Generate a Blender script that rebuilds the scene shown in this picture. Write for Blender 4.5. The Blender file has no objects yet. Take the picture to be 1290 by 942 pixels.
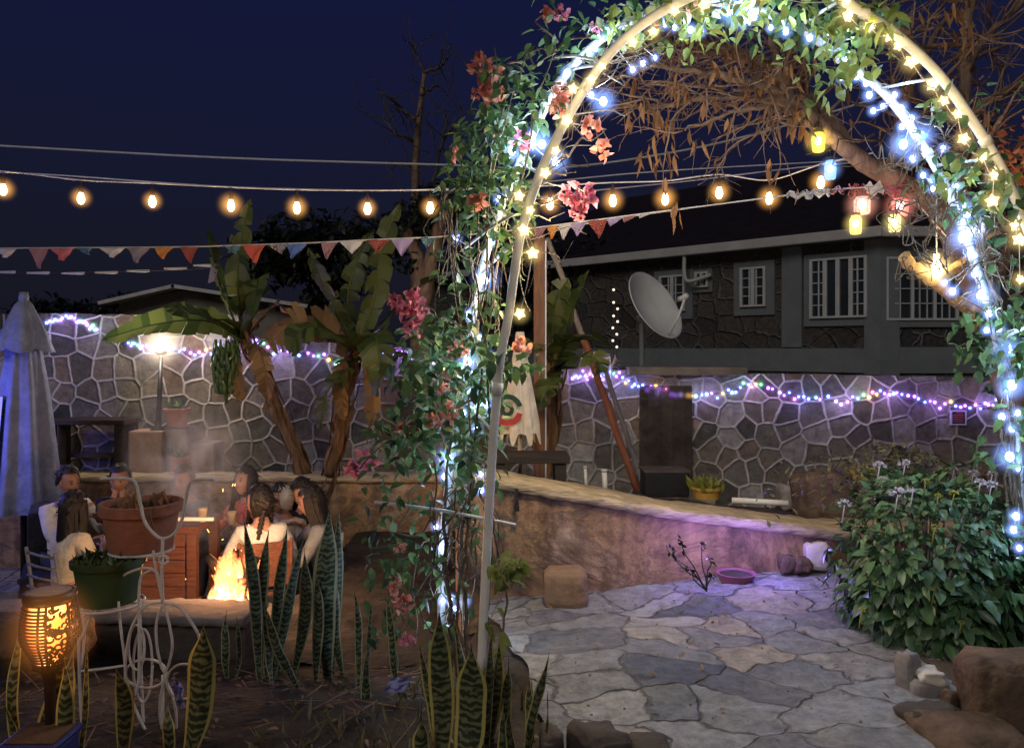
import bpy, bmesh, math, random
from mathutils import Vector, Matrix, noise, Quaternion
R = math.radians
rng = random.Random(11)
SC = bpy.context.scene
COL = SC.collection
CAMZ = 1.4
HOR = 440.0

def P(px, py, d):
    """photo pixel + distance along the view axis -> a point in the place (metres)"""
    return Vector(((px - 645) * d / 1000.0, d, CAMZ + (HOR - py) * d / 1000.0))

def lerp(a, b, t): return a + (b - a) * t
def V(*a): return Vector(a)

# ------------------------------------------------------------------ materials
def nodes_of(name):
    m = bpy.data.materials.new(name); m.use_nodes = True
    nt = m.node_tree
    b = nt.nodes['Principled BSDF']
    return m, nt, b

def link(nt, a, b): nt.links.new(a, b)

def mat(name, base, rough=0.7, var=0.35, scale=6.0, bump=0.15, bscale=None, col2=None, metal=0.0, spec=0.35, dist=0.6, emit=None, es=0.0, stretch=None):
    """noise-mottled surface; never one flat colour"""
    m, nt, b = nodes_of(name)
    tc = nt.nodes.new('ShaderNodeTexCoord')
    mp = nt.nodes.new('ShaderNodeMapping'); link(nt, tc.outputs['Object'], mp.inputs[0])
    if stretch: mp.inputs['Scale'].default_value = stretch
    n1 = nt.nodes.new('ShaderNodeTexNoise'); n1.inputs['Scale'].default_value = scale
    n1.inputs['Detail'].default_value = 8; n1.inputs['Roughness'].default_value = 0.62; n1.inputs['Distortion'].default_value = dist
    link(nt, mp.outputs[0], n1.inputs['Vector'])
    r = nt.nodes.new('ShaderNodeValToRGB')
    c = Vector(base[:3])
    lo = c * (1 - var); hi = Vector(col2[:3]) if col2 else c * (1 + var)
    r.color_ramp.elements[0].position = 0.3; r.color_ramp.elements[1].position = 0.72
    r.color_ramp.elements[0].color = (*lo, 1); r.color_ramp.elements[1].color = (*[min(0.95, x) for x in hi], 1)
    link(nt, n1.outputs['Fac'], r.inputs['Fac']); link(nt, r.outputs['Color'], b.inputs['Base Color'])
    b.inputs['Roughness'].default_value = rough; b.inputs['Metallic'].default_value = metal
    b.inputs['Specular IOR Level'].default_value = spec
    if bump:
        n2 = nt.nodes.new('ShaderNodeTexNoise'); n2.inputs['Scale'].default_value = bscale or scale * 4
        n2.inputs['Detail'].default_value = 6
        link(nt, mp.outputs[0], n2.inputs['Vector'])
        bp = nt.nodes.new('ShaderNodeBump'); bp.inputs['Strength'].default_value = bump; bp.inputs['Distance'].default_value = 0.02
        link(nt, n2.outputs['Fac'], bp.inputs['Height']); link(nt, bp.outputs[0], b.inputs['Normal'])
    if emit:
        b.inputs['Emission Color'].default_value = (*emit, 1); b.inputs['Emission Strength'].default_value = es
    return m

def emis(name, col, s, sample=False):
    m = bpy.data.materials.new(name); m.use_nodes = True
    nt = m.node_tree; nt.nodes.clear()
    o = nt.nodes.new('ShaderNodeOutputMaterial'); e = nt.nodes.new('ShaderNodeEmission')
    e.inputs[0].default_value = (*col, 1); e.inputs[1].default_value = s
    # a slightly uneven lamp: bright filament core
    link(nt, e.outputs[0], o.inputs[0])
    if not sample: m.cycles.emission_sampling = 'NONE'
    return m

def painted_glow_mat(name, col, s, p=3.0):  # see-through emissive shell standing in for bloom around a bulb
    """painted bloom round a lamp: clear shell whose emission fades toward its rim"""
    m = bpy.data.materials.new(name); m.use_nodes = True
    nt = m.node_tree; nt.nodes.clear()
    o = nt.nodes.new('ShaderNodeOutputMaterial')
    g = nt.nodes.new('ShaderNodeNewGeometry')
    dt = nt.nodes.new('ShaderNodeVectorMath'); dt.operation = 'DOT_PRODUCT'
    link(nt, g.outputs['Normal'], dt.inputs[0]); link(nt, g.outputs['Incoming'], dt.inputs[1])
    ab = nt.nodes.new('ShaderNodeMath'); ab.operation = 'ABSOLUTE'; link(nt, dt.outputs['Value'], ab.inputs[0])
    pw = nt.nodes.new('ShaderNodeMath'); pw.operation = 'POWER'; pw.inputs[1].default_value = p; link(nt, ab.outputs[0], pw.inputs[0])
    ml = nt.nodes.new('ShaderNodeMath'); ml.operation = 'MULTIPLY'; ml.inputs[1].default_value = s; link(nt, pw.outputs[0], ml.inputs[0])
    e = nt.nodes.new('ShaderNodeEmission'); e.inputs[0].default_value = (*col, 1); link(nt, ml.outputs[0], e.inputs[1])
    t = nt.nodes.new('ShaderNodeBsdfTransparent'); a = nt.nodes.new('ShaderNodeAddShader')
    link(nt, t.outputs[0], a.inputs[0]); link(nt, e.outputs[0], a.inputs[1]); link(nt, a.outputs[0], o.inputs[0])
    m.cycles.emission_sampling = 'NONE'
    return m

def leaf_mat(name, dark, light, trans=0.35, rough=0.45, spec=0.4):
    m, nt, b = nodes_of(name)
    g = nt.nodes.new('ShaderNodeNewGeometry')
    r = nt.nodes.new('ShaderNodeValToRGB')
    r.color_ramp.elements[0].color = (*dark, 1); r.color_ramp.elements[1].color = (*light, 1)
    tc = nt.nodes.new('ShaderNodeTexCoord'); n = nt.nodes.new('ShaderNodeTexNoise'); n.inputs['Scale'].default_value = 40; n.inputs['Detail'].default_value = 3
    link(nt, tc.outputs['Object'], n.inputs['Vector'])
    mx = nt.nodes.new('ShaderNodeMath'); mx.operation = 'MULTIPLY_ADD'; mx.inputs[1].default_value = 0.5; mx.inputs[2].default_value = -0.25
    link(nt, n.outputs['Fac'], mx.inputs[0])
    ad = nt.nodes.new('ShaderNodeMath'); ad.operation = 'ADD'
    link(nt, g.outputs['Random Per Island'], ad.inputs[0]); link(nt, mx.outputs[0], ad.inputs[1]); link(nt, ad.outputs[0], r.inputs['Fac'])
    link(nt, r.outputs['Color'], b.inputs['Base Color']); b.inputs['Roughness'].default_value = rough; b.inputs['Specular IOR Level'].default_value = spec
    tr = nt.nodes.new('ShaderNodeBsdfTranslucent'); link(nt, r.outputs['Color'], tr.inputs['Color'])
    ms = nt.nodes.new('ShaderNodeMixShader'); ms.inputs[0].default_value = trans
    link(nt, b.outputs[0], ms.inputs[1]); link(nt, tr.outputs[0], ms.inputs[2])
    link(nt, ms.outputs[0], nt.nodes['Material Output'].inputs[0])
    return m

def stone_mat(name, cols, mortar, scale=2.6, width=0.045, plane='XZ', bump=0.8, wob=0.12, rand=0.75, sy=1.0, mraise=True, crack=0.0, patchy=0.0):
    """irregular stones with mortar joints; cols = list of stone colours"""
    m, nt, b = nodes_of(name)
    N = nt.nodes.new
    tc = N('ShaderNodeTexCoord'); sp = N('ShaderNodeSeparateXYZ'); link(nt, tc.outputs['Object'], sp.inputs[0])
    cb = N('ShaderNodeCombineXYZ')
    link(nt, sp.outputs[plane[0]], cb.inputs[0])
    my = N('ShaderNodeMath'); my.operation = 'MULTIPLY'; my.inputs[1].default_value = sy; link(nt, sp.outputs[plane[1]], my.inputs[0]); link(nt, my.outputs[0], cb.inputs[1])
    nz = N('ShaderNodeTexNoise'); nz.inputs['Scale'].default_value = 3.0; nz.inputs['Detail'].default_value = 4; link(nt, cb.outputs[0], nz.inputs['Vector'])
    sb = N('ShaderNodeVectorMath'); sb.operation = 'MULTIPLY_ADD'
    link(nt, nz.outputs['Color'], sb.inputs[0]); sb.inputs[1].default_value = (wob * 2,) * 3; link(nt, cb.outputs[0], sb.inputs[2])
    ve = N('ShaderNodeTexVoronoi'); ve.voronoi_dimensions = '2D'; ve.feature = 'DISTANCE_TO_EDGE'; ve.inputs['Scale'].default_value = scale; ve.inputs['Randomness'].default_value = rand
    vc = N('ShaderNodeTexVoronoi'); vc.voronoi_dimensions = '2D'; vc.inputs['Scale'].default_value = scale; vc.inputs['Randomness'].default_value = rand
    link(nt, sb.outputs[0], ve.inputs['Vector']); link(nt, sb.outputs[0], vc.inputs['Vector'])
    sc = N('ShaderNodeSeparateColor'); link(nt, vc.outputs['Color'], sc.inputs[0])
    r = N('ShaderNodeValToRGB'); r.color_ramp.interpolation = 'LINEAR'
    els = r.color_ramp.elements
    els[0].color = (*cols[0], 1); els[1].color = (*cols[-1], 1)
    for i, c in enumerate(cols[1:-1]):
        e = els.new((i + 1) / (len(cols) - 1)); e.color = (*c, 1)
    link(nt, sc.outputs[0], r.inputs['Fac'])
    n2 = N('ShaderNodeTexNoise'); n2.inputs['Scale'].default_value = 14; n2.inputs['Detail'].default_value = 9; n2.inputs['Roughness'].default_value = 0.7
    link(nt, tc.outputs['Object'], n2.inputs['Vector'])
    mr = N('ShaderNodeMapRange'); mr.inputs[1].default_value = 0.25; mr.inputs[2].default_value = 0.75; mr.inputs[3].default_value = 0.45; mr.inputs[4].default_value = 1.6
    link(nt, n2.outputs['Fac'], mr.inputs[0])
    mul = N('ShaderNodeVectorMath'); mul.operation = 'SCALE'; link(nt, r.outputs['Color'], mul.inputs[0]); link(nt, mr.outputs[0], mul.inputs['Scale'])
    # joints, a little ragged
    jw = N('ShaderNodeMath'); jw.operation = 'MULTIPLY_ADD'; jw.inputs[1].default_value = width * 1.7; jw.inputs[2].default_value = -width * 0.85
    link(nt, n2.outputs['Fac'], jw.inputs[0])
    de = N('ShaderNodeMath'); de.operation = 'ADD'; link(nt, ve.outputs['Distance'], de.inputs[0]); link(nt, jw.outputs[0], de.inputs[1])
    jm = N('ShaderNodeMapRange'); jm.inputs[1].default_value = width * 0.55; jm.inputs[2].default_value = width; jm.inputs[3].default_value = 1; jm.inputs[4].default_value = 0
    link(nt, de.outputs[0], jm.inputs[0])
    mc = N('ShaderNodeMix'); mc.data_type = 'RGBA'
    link(nt, jm.outputs[0], mc.inputs['Factor']); link(nt, mul.outputs[0], mc.inputs[6])
    n4 = N('ShaderNodeTexNoise'); n4.inputs['Scale'].default_value = 1.1; n4.inputs['Detail'].default_value = 6; link(nt, tc.outputs['Object'], n4.inputs['Vector'])
    m4 = N('ShaderNodeMapRange'); m4.inputs[1].default_value = .35; m4.inputs[2].default_value = .65; m4.inputs[3].default_value = .45; m4.inputs[4].default_value = 1.15; link(nt, n4.outputs['Fac'], m4.inputs[0])
    m5 = N('ShaderNodeMath'); m5.operation = 'MULTIPLY'; link(nt, mr.outputs[0], m5.inputs[0]); link(nt, m4.outputs[0], m5.inputs[1])
    mcol = N('ShaderNodeVectorMath'); mcol.operation = 'SCALE'; mcol.inputs[0].default_value = mortar; link(nt, m5.outputs[0], mcol.inputs['Scale'])
    link(nt, mcol.outputs[0], mc.inputs[7])
    out = mc.outputs[2]
    if patchy:
        n3 = N('ShaderNodeTexNoise'); n3.inputs['Scale'].default_value = 2.2; n3.inputs['Detail'].default_value = 7; n3.inputs['Roughness'].default_value = .65; link(nt, tc.outputs['Object'], n3.inputs['Vector'])
        pm = N('ShaderNodeMapRange'); pm.inputs[1].default_value = .42; pm.inputs[2].default_value = .58; pm.inputs[3].default_value = 0; pm.inputs[4].default_value = patchy
        link(nt, n3.outputs['Fac'], pm.inputs[0])
        mp = N('ShaderNodeMix'); mp.data_type = 'RGBA'; link(nt, pm.outputs[0], mp.inputs['Factor']); link(nt, out, mp.inputs[6]); link(nt, mcol.outputs[0], mp.inputs[7])
        out = mp.outputs[2]
    link(nt, out, b.inputs['Base Color'])
    b.inputs['Roughness'].default_value = 0.8; b.inputs['Specular IOR Level'].default_value = 0.3
    # relief
    h1 = N('ShaderNodeMapRange'); h1.inputs[1].default_value = 0; h1.inputs[2].default_value = width * 1.6
    h1.inputs[3].default_value = 1.0 if mraise else 0.0; h1.inputs[4].default_value = 0.0 if mraise else 1.0
    link(nt, de.outputs[0], h1.inputs[0])
    h2 = N('ShaderNodeMath'); h2.operation = 'MULTIPLY_ADD'; h2.inputs[1].default_value = 0.9; link(nt, n2.outputs['Fac'], h2.inputs[0]); link(nt, h1.outputs[0], h2.inputs[2])
    bp = N('ShaderNodeBump'); bp.inputs['Strength'].default_value = bump; bp.inputs['Distance'].default_value = 0.055
    link(nt, h2.outputs[0], bp.inputs['Height']); link(nt, bp.outputs[0], b.inputs['Normal'])
    return m

def plaster_mat():
    m, nt, b = nodes_of('stained_plaster'); N = nt.nodes.new
    tc = N('ShaderNodeTexCoord')
    n1 = N('ShaderNodeTexNoise'); n1.inputs['Scale'].default_value = 1.25; n1.inputs['Detail'].default_value = 13; n1.inputs['Roughness'].default_value = .74; n1.inputs['Distortion'].default_value = .7
    link(nt, tc.outputs['Object'], n1.inputs['Vector'])
    r = N('ShaderNodeValToRGB'); e = r.color_ramp.elements
    e[0].position = .34; e[0].color = (.06, .04, .028, 1); e[1].position = .70; e[1].color = (.60, .52, .44, 1)
    for p_, c in ((.43, (.24, .14, .075)), (.49, (.42, .26, .13)), (.53, (.20, .12, .07)), (.60, (.46, .32, .20))):
        x = e.new(p_); x.color = (*c, 1)
    link(nt, n1.outputs['Fac'], r.inputs[0])
    # vertical streaks
    mp = N('ShaderNodeMapping'); mp.inputs['Scale'].default_value = (9, 9, 1.2); link(nt, tc.outputs['Object'], mp.inputs[0])
    n2 = N('ShaderNodeTexNoise'); n2.inputs['Scale'].default_value = 1.2; n2.inputs['Detail'].default_value = 6; link(nt, mp.outputs[0], n2.inputs['Vector'])
    mr = N('ShaderNodeMapRange'); mr.inputs[1].default_value = .3; mr.inputs[2].default_value = .7; mr.inputs[3].default_value = .6; mr.inputs[4].default_value = 1.25
    link(nt, n2.outputs['Fac'], mr.inputs[0])
    sc = N('ShaderNodeVectorMath'); sc.operation = 'SCALE'; link(nt, r.outputs[0], sc.inputs[0]); link(nt, mr.outputs[0], sc.inputs['Scale'])
    link(nt, sc.outputs[0], b.inputs['Base Color']); b.inputs['Roughness'].default_value = .85
    n3 = N('ShaderNodeTexNoise'); n3.inputs['Scale'].default_value = 7; n3.inputs['Detail'].default_value = 10; n3.inputs['Roughness'].default_value = .6; link(nt, tc.outputs['Object'], n3.inputs['Vector'])
    ad = N('ShaderNodeMath'); ad.operation = 'ADD'; link(nt, n3.outputs['Fac'], ad.inputs[0]); link(nt, n1.outputs['Fac'], ad.inputs[1])
    bp = N('ShaderNodeBump'); bp.inputs['Strength'].default_value = .7; bp.inputs['Distance'].default_value = .05
    link(nt, ad.outputs[0], bp.inputs['Height']); link(nt, bp.outputs[0], b.inputs['Normal'])
    return m

def snake_mat(name, g1, g2, edge):
    m, nt, b = nodes_of(name); N = nt.nodes.new
    uv = N('ShaderNodeUVMap'); uv.uv_map = 'UVMap'
    sp = N('ShaderNodeSeparateXYZ'); link(nt, uv.outputs[0], sp.inputs[0])
    tc = N('ShaderNodeTexCoord')
    nz = N('ShaderNodeTexNoise'); nz.inputs['Scale'].default_value = 30; nz.inputs['Detail'].default_value = 5; link(nt, tc.outputs['Object'], nz.inputs['Vector'])
    # v (metres along the blade) warped by noise and by |u| -> bands that bend
    au = N('ShaderNodeMath'); au.operation = 'ABSOLUTE'; link(nt, sp.outputs[0], au.inputs[0])
    a = N('ShaderNodeMath'); a.operation = 'MULTIPLY_ADD'; a.inputs[1].default_value = .06; link(nt, nz.outputs['Fac'], a.inputs[0]); link(nt, sp.outputs[1], a.inputs[2])
    a2 = N('ShaderNodeMath'); a2.operation = 'MULTIPLY_ADD'; a2.inputs[1].default_value = -.012; link(nt, au.outputs[0], a2.inputs[0]); link(nt, a.outputs[0], a2.inputs[2])
    f = N('ShaderNodeMath'); f.operation = 'MULTIPLY'; f.inputs[1].default_value = 230; link(nt, a2.outputs[0], f.inputs[0])
    s = N('ShaderNodeMath'); s.operation = 'SINE'; link(nt, f.outputs[0], s.inputs[0])
    n2 = N('ShaderNodeTexNoise'); n2.inputs['Scale'].default_value = 38; n2.inputs['Detail'].default_value = 5; link(nt, tc.outputs['Object'], n2.inputs['Vector'])
    t = N('ShaderNodeMath'); t.operation = 'MULTIPLY_ADD'; t.inputs[1].default_value = 4.6; t.inputs[2].default_value = -2.3; link(nt, n2.outputs['Fac'], t.inputs[0])
    s2 = N('ShaderNodeMath'); s2.operation = 'ADD'; link(nt, s.outputs[0], s2.inputs[0]); link(nt, t.outputs[0], s2.inputs[1])
    mr = N('ShaderNodeMapRange'); mr.inputs[1].default_value = -.5; mr.inputs[2].default_value = .9; link(nt, s2.outputs[0], mr.inputs[0])
    mx = N('ShaderNodeMix'); mx.data_type = 'RGBA'; mx.inputs[6].default_value = (*g2, 1); mx.inputs[7].default_value = (*g1, 1); link(nt, mr.outputs[0], mx.inputs['Factor'])
    er = N('ShaderNodeMapRange'); er.inputs[1].default_value = .74; er.inputs[2].default_value = .80; link(nt, au.outputs[0], er.inputs[0])
    m2 = N('ShaderNodeMix'); m2.data_type = 'RGBA'; link(nt, er.outputs[0], m2.inputs['Factor']); link(nt, mx.outputs[2], m2.inputs[6]); m2.inputs[7].default_value = (*edge, 1)
    link(nt, m2.outputs[2], b.inputs['Base Color']); b.inputs['Roughness'].default_value = .42
    return m

def zebra_mat(name, c1, c2, scale=60):
    m, nt, b = nodes_of(name); N = nt.nodes.new
    tc = N('ShaderNodeTexCoord'); w = N('ShaderNodeTexWave'); w.inputs['Scale'].default_value = scale; w.inputs['Distortion'].default_value = 5; w.inputs['Detail'].default_value = 2
    w.bands_direction = 'DIAGONAL'
    link(nt, tc.outputs['Object'], w.inputs['Vector'])
    r = N('ShaderNodeValToRGB'); r.color_ramp.elements[0].position = .45; r.color_ramp.elements[1].position = .55
    r.color_ramp.elements[0].color = (*c1, 1); r.color_ramp.elements[1].color = (*c2, 1)
    link(nt, w.outputs['Fac'], r.inputs[0])
    link(nt, r.outputs[0], b.inputs['Base Color']); b.inputs['Roughness'].default_value = .8
    tr = N('ShaderNodeBsdfTranslucent'); link(nt, r.outputs[0], tr.inputs[0]); ms = N('ShaderNodeMixShader'); ms.inputs[0].default_value = .55
    link(nt, b.outputs[0], ms.inputs[1]); link(nt, tr.outputs[0], ms.inputs[2]); link(nt, ms.outputs[0], nt.nodes['Material Output'].inputs[0])
    return m

def cloth_mat(name, c, var=.18, scale=9):
    m = mat(name, c, rough=.85, var=var + .08, scale=scale, bump=.9, bscale=13)
    return m

def glass_mat(name, col=(.02, .025, .03)):
    m, nt, b = nodes_of(name)
    tc = nt.nodes.new('ShaderNodeTexCoord'); n = nt.nodes.new('ShaderNodeTexNoise'); n.inputs['Scale'].default_value = 2.5; n.inputs['Detail'].default_value = 4
    link(nt, tc.outputs['Object'], n.inputs['Vector'])
    r = nt.nodes.new('ShaderNodeValToRGB'); r.color_ramp.elements[0].color = (*[c * .4 for c in col], 1); r.color_ramp.elements[1].color = (*[c * 2.6 for c in col], 1)
    link(nt, n.outputs['Fac'], r.inputs[0]); link(nt, r.outputs[0], b.inputs['Base Color'])
    b.inputs['Roughness'].default_value = .12; b.inputs['Specular IOR Level'].default_value = .6
    return m

M = {}
M['bark'] = mat('dry_bark', (.26, .17, .11), .9, .5, 9, .9, 30, stretch=(1, 1, .5))
M['twig'] = mat('dry_twig', (.22, .14, .09), .9, .4, 20, .4)
M['vine_stem'] = mat('vine_stem', (.13, .10, .07), .85, .5, 20, .5)
M['pvc'] = mat('painted_pipe', (.84, .82, .74), .4, .12, 7, .12, 40)
M['pvc_cool'] = mat('old_white_pipe', (.62, .64, .66), .4, .15, 7, .12, 40)
M['vine_leaf'] = leaf_mat('vine_leaf', (.018, .05, .02), (.11, .20, .065), .3)
M['vine_leaf_lit'] = leaf_mat('lit_vine_leaf', (.09, .13, .03), (.26, .30, .07), .5)  # yellow-green copy of the vine leaf; lit look put into its colour
M['hedge_leaf'] = leaf_mat('hedge_leaf', (.025, .07, .028), (.12, .23, .10), .15, .36, .5)
M['hedge_dry'] = leaf_mat('hedge_old_leaf', (.05, .05, .02), (.16, .15, .07), .2)
M['dry_leaf'] = leaf_mat('dry_leaf', (.20, .09, .035), (.5, .27, .12), .35, .7)
M['banana_leaf'] = leaf_mat('banana_leaf', (.035, .06, .015), (.13, .16, .04), .3, .35)
M['banana_dry'] = leaf_mat('banana_dry_leaf', (.15, .085, .035), (.34, .21, .08), .3, .7)
M['banana_stem'] = mat('banana_stem', (.18, .10, .048), .8, .55, 8, .7, 30, stretch=(3, 3, .4))
M['banana_fruit'] = leaf_mat('green_fruit', (.05, .10, .03), (.10, .17, .05), .05)
M['dark_leaf'] = leaf_mat('distant_leaf', (.008, .012, .006), (.025, .032, .015), .15)
M['petal_pink'] = leaf_mat('pink_bract', (.55, .13, .20), (.80, .34, .40), .45, .6)
M['petal_orange'] = leaf_mat('coral_bract', (.58, .17, .10), (.82, .42, .31), .45, .6)
M['petal_white'] = leaf_mat('pale_floret', (.55, .50, .62), (.85, .82, .88), .4, .6)
M['petal_yellow'] = leaf_mat('yellow_floret', (.35, .33, .05), (.55, .5, .12), .4, .6)
M['snake'] = snake_mat('snake_leaf', (.19, .195, .095), (.028, .042, .02), (.52, .45, .13))
M['snake_cool'] = snake_mat('snake_leaf_grey', (.17, .20, .12), (.022, .036, .02), (.36, .37, .19))
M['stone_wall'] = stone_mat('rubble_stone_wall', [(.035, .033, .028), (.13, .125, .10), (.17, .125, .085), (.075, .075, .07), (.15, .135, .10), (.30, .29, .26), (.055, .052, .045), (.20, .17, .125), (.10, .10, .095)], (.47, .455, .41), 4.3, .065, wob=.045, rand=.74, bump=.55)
M['stone_wall_brightened'] = stone_mat('rubble_stone_wall_brightened', [(.08, .078, .065), (.20, .195, .155), (.25, .19, .13), (.14, .14, .125), (.24, .22, .165), (.40, .39, .35), (.10, .096, .08), (.30, .26, .19), (.18, .18, .165)], (.75, .72, .64), 4.3, .065, wob=.045, rand=.74, bump=.55)  # same stone, colours brightened to stand in for light this wall lacks
M['house_stone'] = stone_mat('house_stone', [(.05, .046, .043), (.10, .09, .08), (.075, .065, .06)], (.17, .16, .155), 3.2, .055, rand=.85)
M['plaster'] = plaster_mat()
M['cap'] = mat('rough_cap', (.46, .36, .22), .85, .55, 5, 1.0, 14, stretch=(1, 3, 6))
M['cap_grey'] = mat('grey_cap', (.24, .215, .19), .85, .35, 4, .7, 14)
M['grey_plaster'] = mat('grey_plaster', (.18, .20, .215), .8, .14, 3, .15)
M['house_frame'] = mat('white_frame', (.55, .57, .57), .5, .1, 5, .05)
M['gutter'] = mat('gutter', (.50, .49, .47), .5, .14, 3, .1)
M['roof'] = mat('roof_tile', (.016, .009, .008), .8, .4, 4, .5, 18)
M['glass'] = glass_mat('dark_window_glass')
M['terracotta'] = mat('terracotta', (.36, .145, .085), .75, .35, 5, .35, 25)
M['green_glaze'] = mat('green_pot_glaze', (.04, .075, .028), .5, .5, 4, .2)
M['wire_white'] = mat('white_wire', (.62, .60, .56), .4, .2, 20, .1)
M['soil'] = mat('garden_soil', (.042, .032, .024), .95, .55, 3.2, 1.0, 18)
M['bed_brown'] = mat('terrace_soil', (.10, .075, .05), .95, .5, 3, 1.0, 14)
M['rock'] = mat('brown_rock', (.12, .078, .05), .9, .65, 6, 1.2, 18)
M['rock_grey'] = mat('grey_rock', (.24, .22, .21), .85, .4, 4.5, .8, 14)
M['rock_dark'] = mat('dark_rock', (.075, .062, .052), .85, .5, 5, .9, 14)
M['rock_white'] = mat('white_rock', (.62, .56, .48), .8, .25, 5, .6, 14)
M['brick'] = mat('rendered_brick', (.30, .19, .12), .85, .3, 5, .6, 20)
M['timber_dark'] = mat('dark_timber', (.035, .025, .02), .6, .4, 6, .4, stretch=(1, 8, 8))
M['timber_red'] = mat('red_timber', (.17, .062, .035), .6, .4, 5, .4, stretch=(1, 8, 8))
M['timber_post'] = mat('post_timber', (.20, .10, .055), .7, .4, 5, .4, stretch=(8, 8, 1))
M['bamboo'] = mat('pale_pole', (.34, .30, .24), .7, .35, 6, .4, stretch=(6, 6, 1))
M['rust_pole'] = mat('rust_pole', (.30, .115, .06), .7, .35, 6, .4, stretch=(6, 6, 1))
M['grey_pole'] = mat('grey_pole', (.20, .19, .18), .6, .3, 6, .2)
M['black_metal'] = mat('black_metal', (.018, .018, .02), .5, .3, 8, .15)
M['dish'] = mat('dish_grey', (.72, .76, .72), .5, .12, 2.5, .06)
M['cable'] = mat('cable', (.66, .66, .68), .6, .15, 3, 0)
M['cord_dark'] = mat('dark_cord', (.05, .03, .03), .7, .3, 3, 0)
M['cord_white'] = mat('white_cord', (.6, .57, .52), .7, .2, 8, 0)
M['parasol'] = cloth_mat('parasol_cloth', (.19, .225, .34))
M['parasol_white'] = cloth_mat('parasol_panel', (.70, .70, .74), .1)
M['cream_cloth'] = cloth_mat('cream_cloth', (.68, .60, .46), .15)
M['ink'] = mat('ink_blue', (.015, .02, .05), .7, .2, 9, 0)
M['ink_red'] = mat('ink_red', (.42, .05, .04), .7, .2, 9, 0)
M['ink_green'] = mat('ink_green', (.02, .06, .03), .7, .2, 9, 0)
M['skin'] = mat('skin', (.46, .25, .165), .5, .12, 12, .05, spec=.4)
M['skin_dark'] = mat('skin_deep', (.33, .175, .115), .5, .12, 12, .05, spec=.4)
M['hair'] = mat('dark_hair', (.014, .010, .009), .45, .5, 30, .5, 60, stretch=(3, 3, .6), spec=.5)
M['eye'] = mat('eye', (.02, .015, .012), .2, .1, 9, 0)
M['lips'] = mat('lips', (.34, .11, .09), .45, .1, 9, 0)
M['cl_white'] = cloth_mat('white_cotton', (.72, .68, .63))
M['cl_cream'] = cloth_mat('cream_knit', (.66, .56, .42))
M['cl_black'] = cloth_mat('black_fleece', (.022, .022, .028))
M['cl_purple'] = cloth_mat('purple_cotton', (.10, .06, .13))
M['cl_red'] = mat('red_floral', (.60, .04, .035), .8, .3, 16, .2, col2=(.75, .30, .2), dist=.2)
M['cl_grey'] = cloth_mat('grey_wool', (.22, .23, .24))
M['cl_hood'] = cloth_mat('pale_hood', (.42, .40, .38))
M['cl_jeans'] = cloth_mat('dark_denim', (.03, .035, .06))
M['paper'] = mat('paper_cup', (.72, .58, .36), .7, .1, 5, .05)
M['char'] = mat('charred_log', (.03, .022, .018), .95, .6, 9, 1, 25)
M['lantern_black'] = mat('lantern_shell', (.022, .014, .012), .45, .3, 9, .1)
M['blue_pot'] = mat('blue_plastic', (.02, .03, .16), .4, .3, 5, .1)
M['purple_scrap'] = mat('lilac_plastic', (.30, .32, .62), .5, .25, 7, .2)
M['pink_bowl'] = mat('pink_plastic', (.26, .09, .14), .5, .2, 7, .1)
M['yellow_pot'] = mat('yellow_crate', (.50, .29, .06), .6, .25, 7, .2)
M['orange_leaf'] = leaf_mat('orange_blossom', (.5, .14, .05), (.8, .34, .16), .4, .6)

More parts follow.
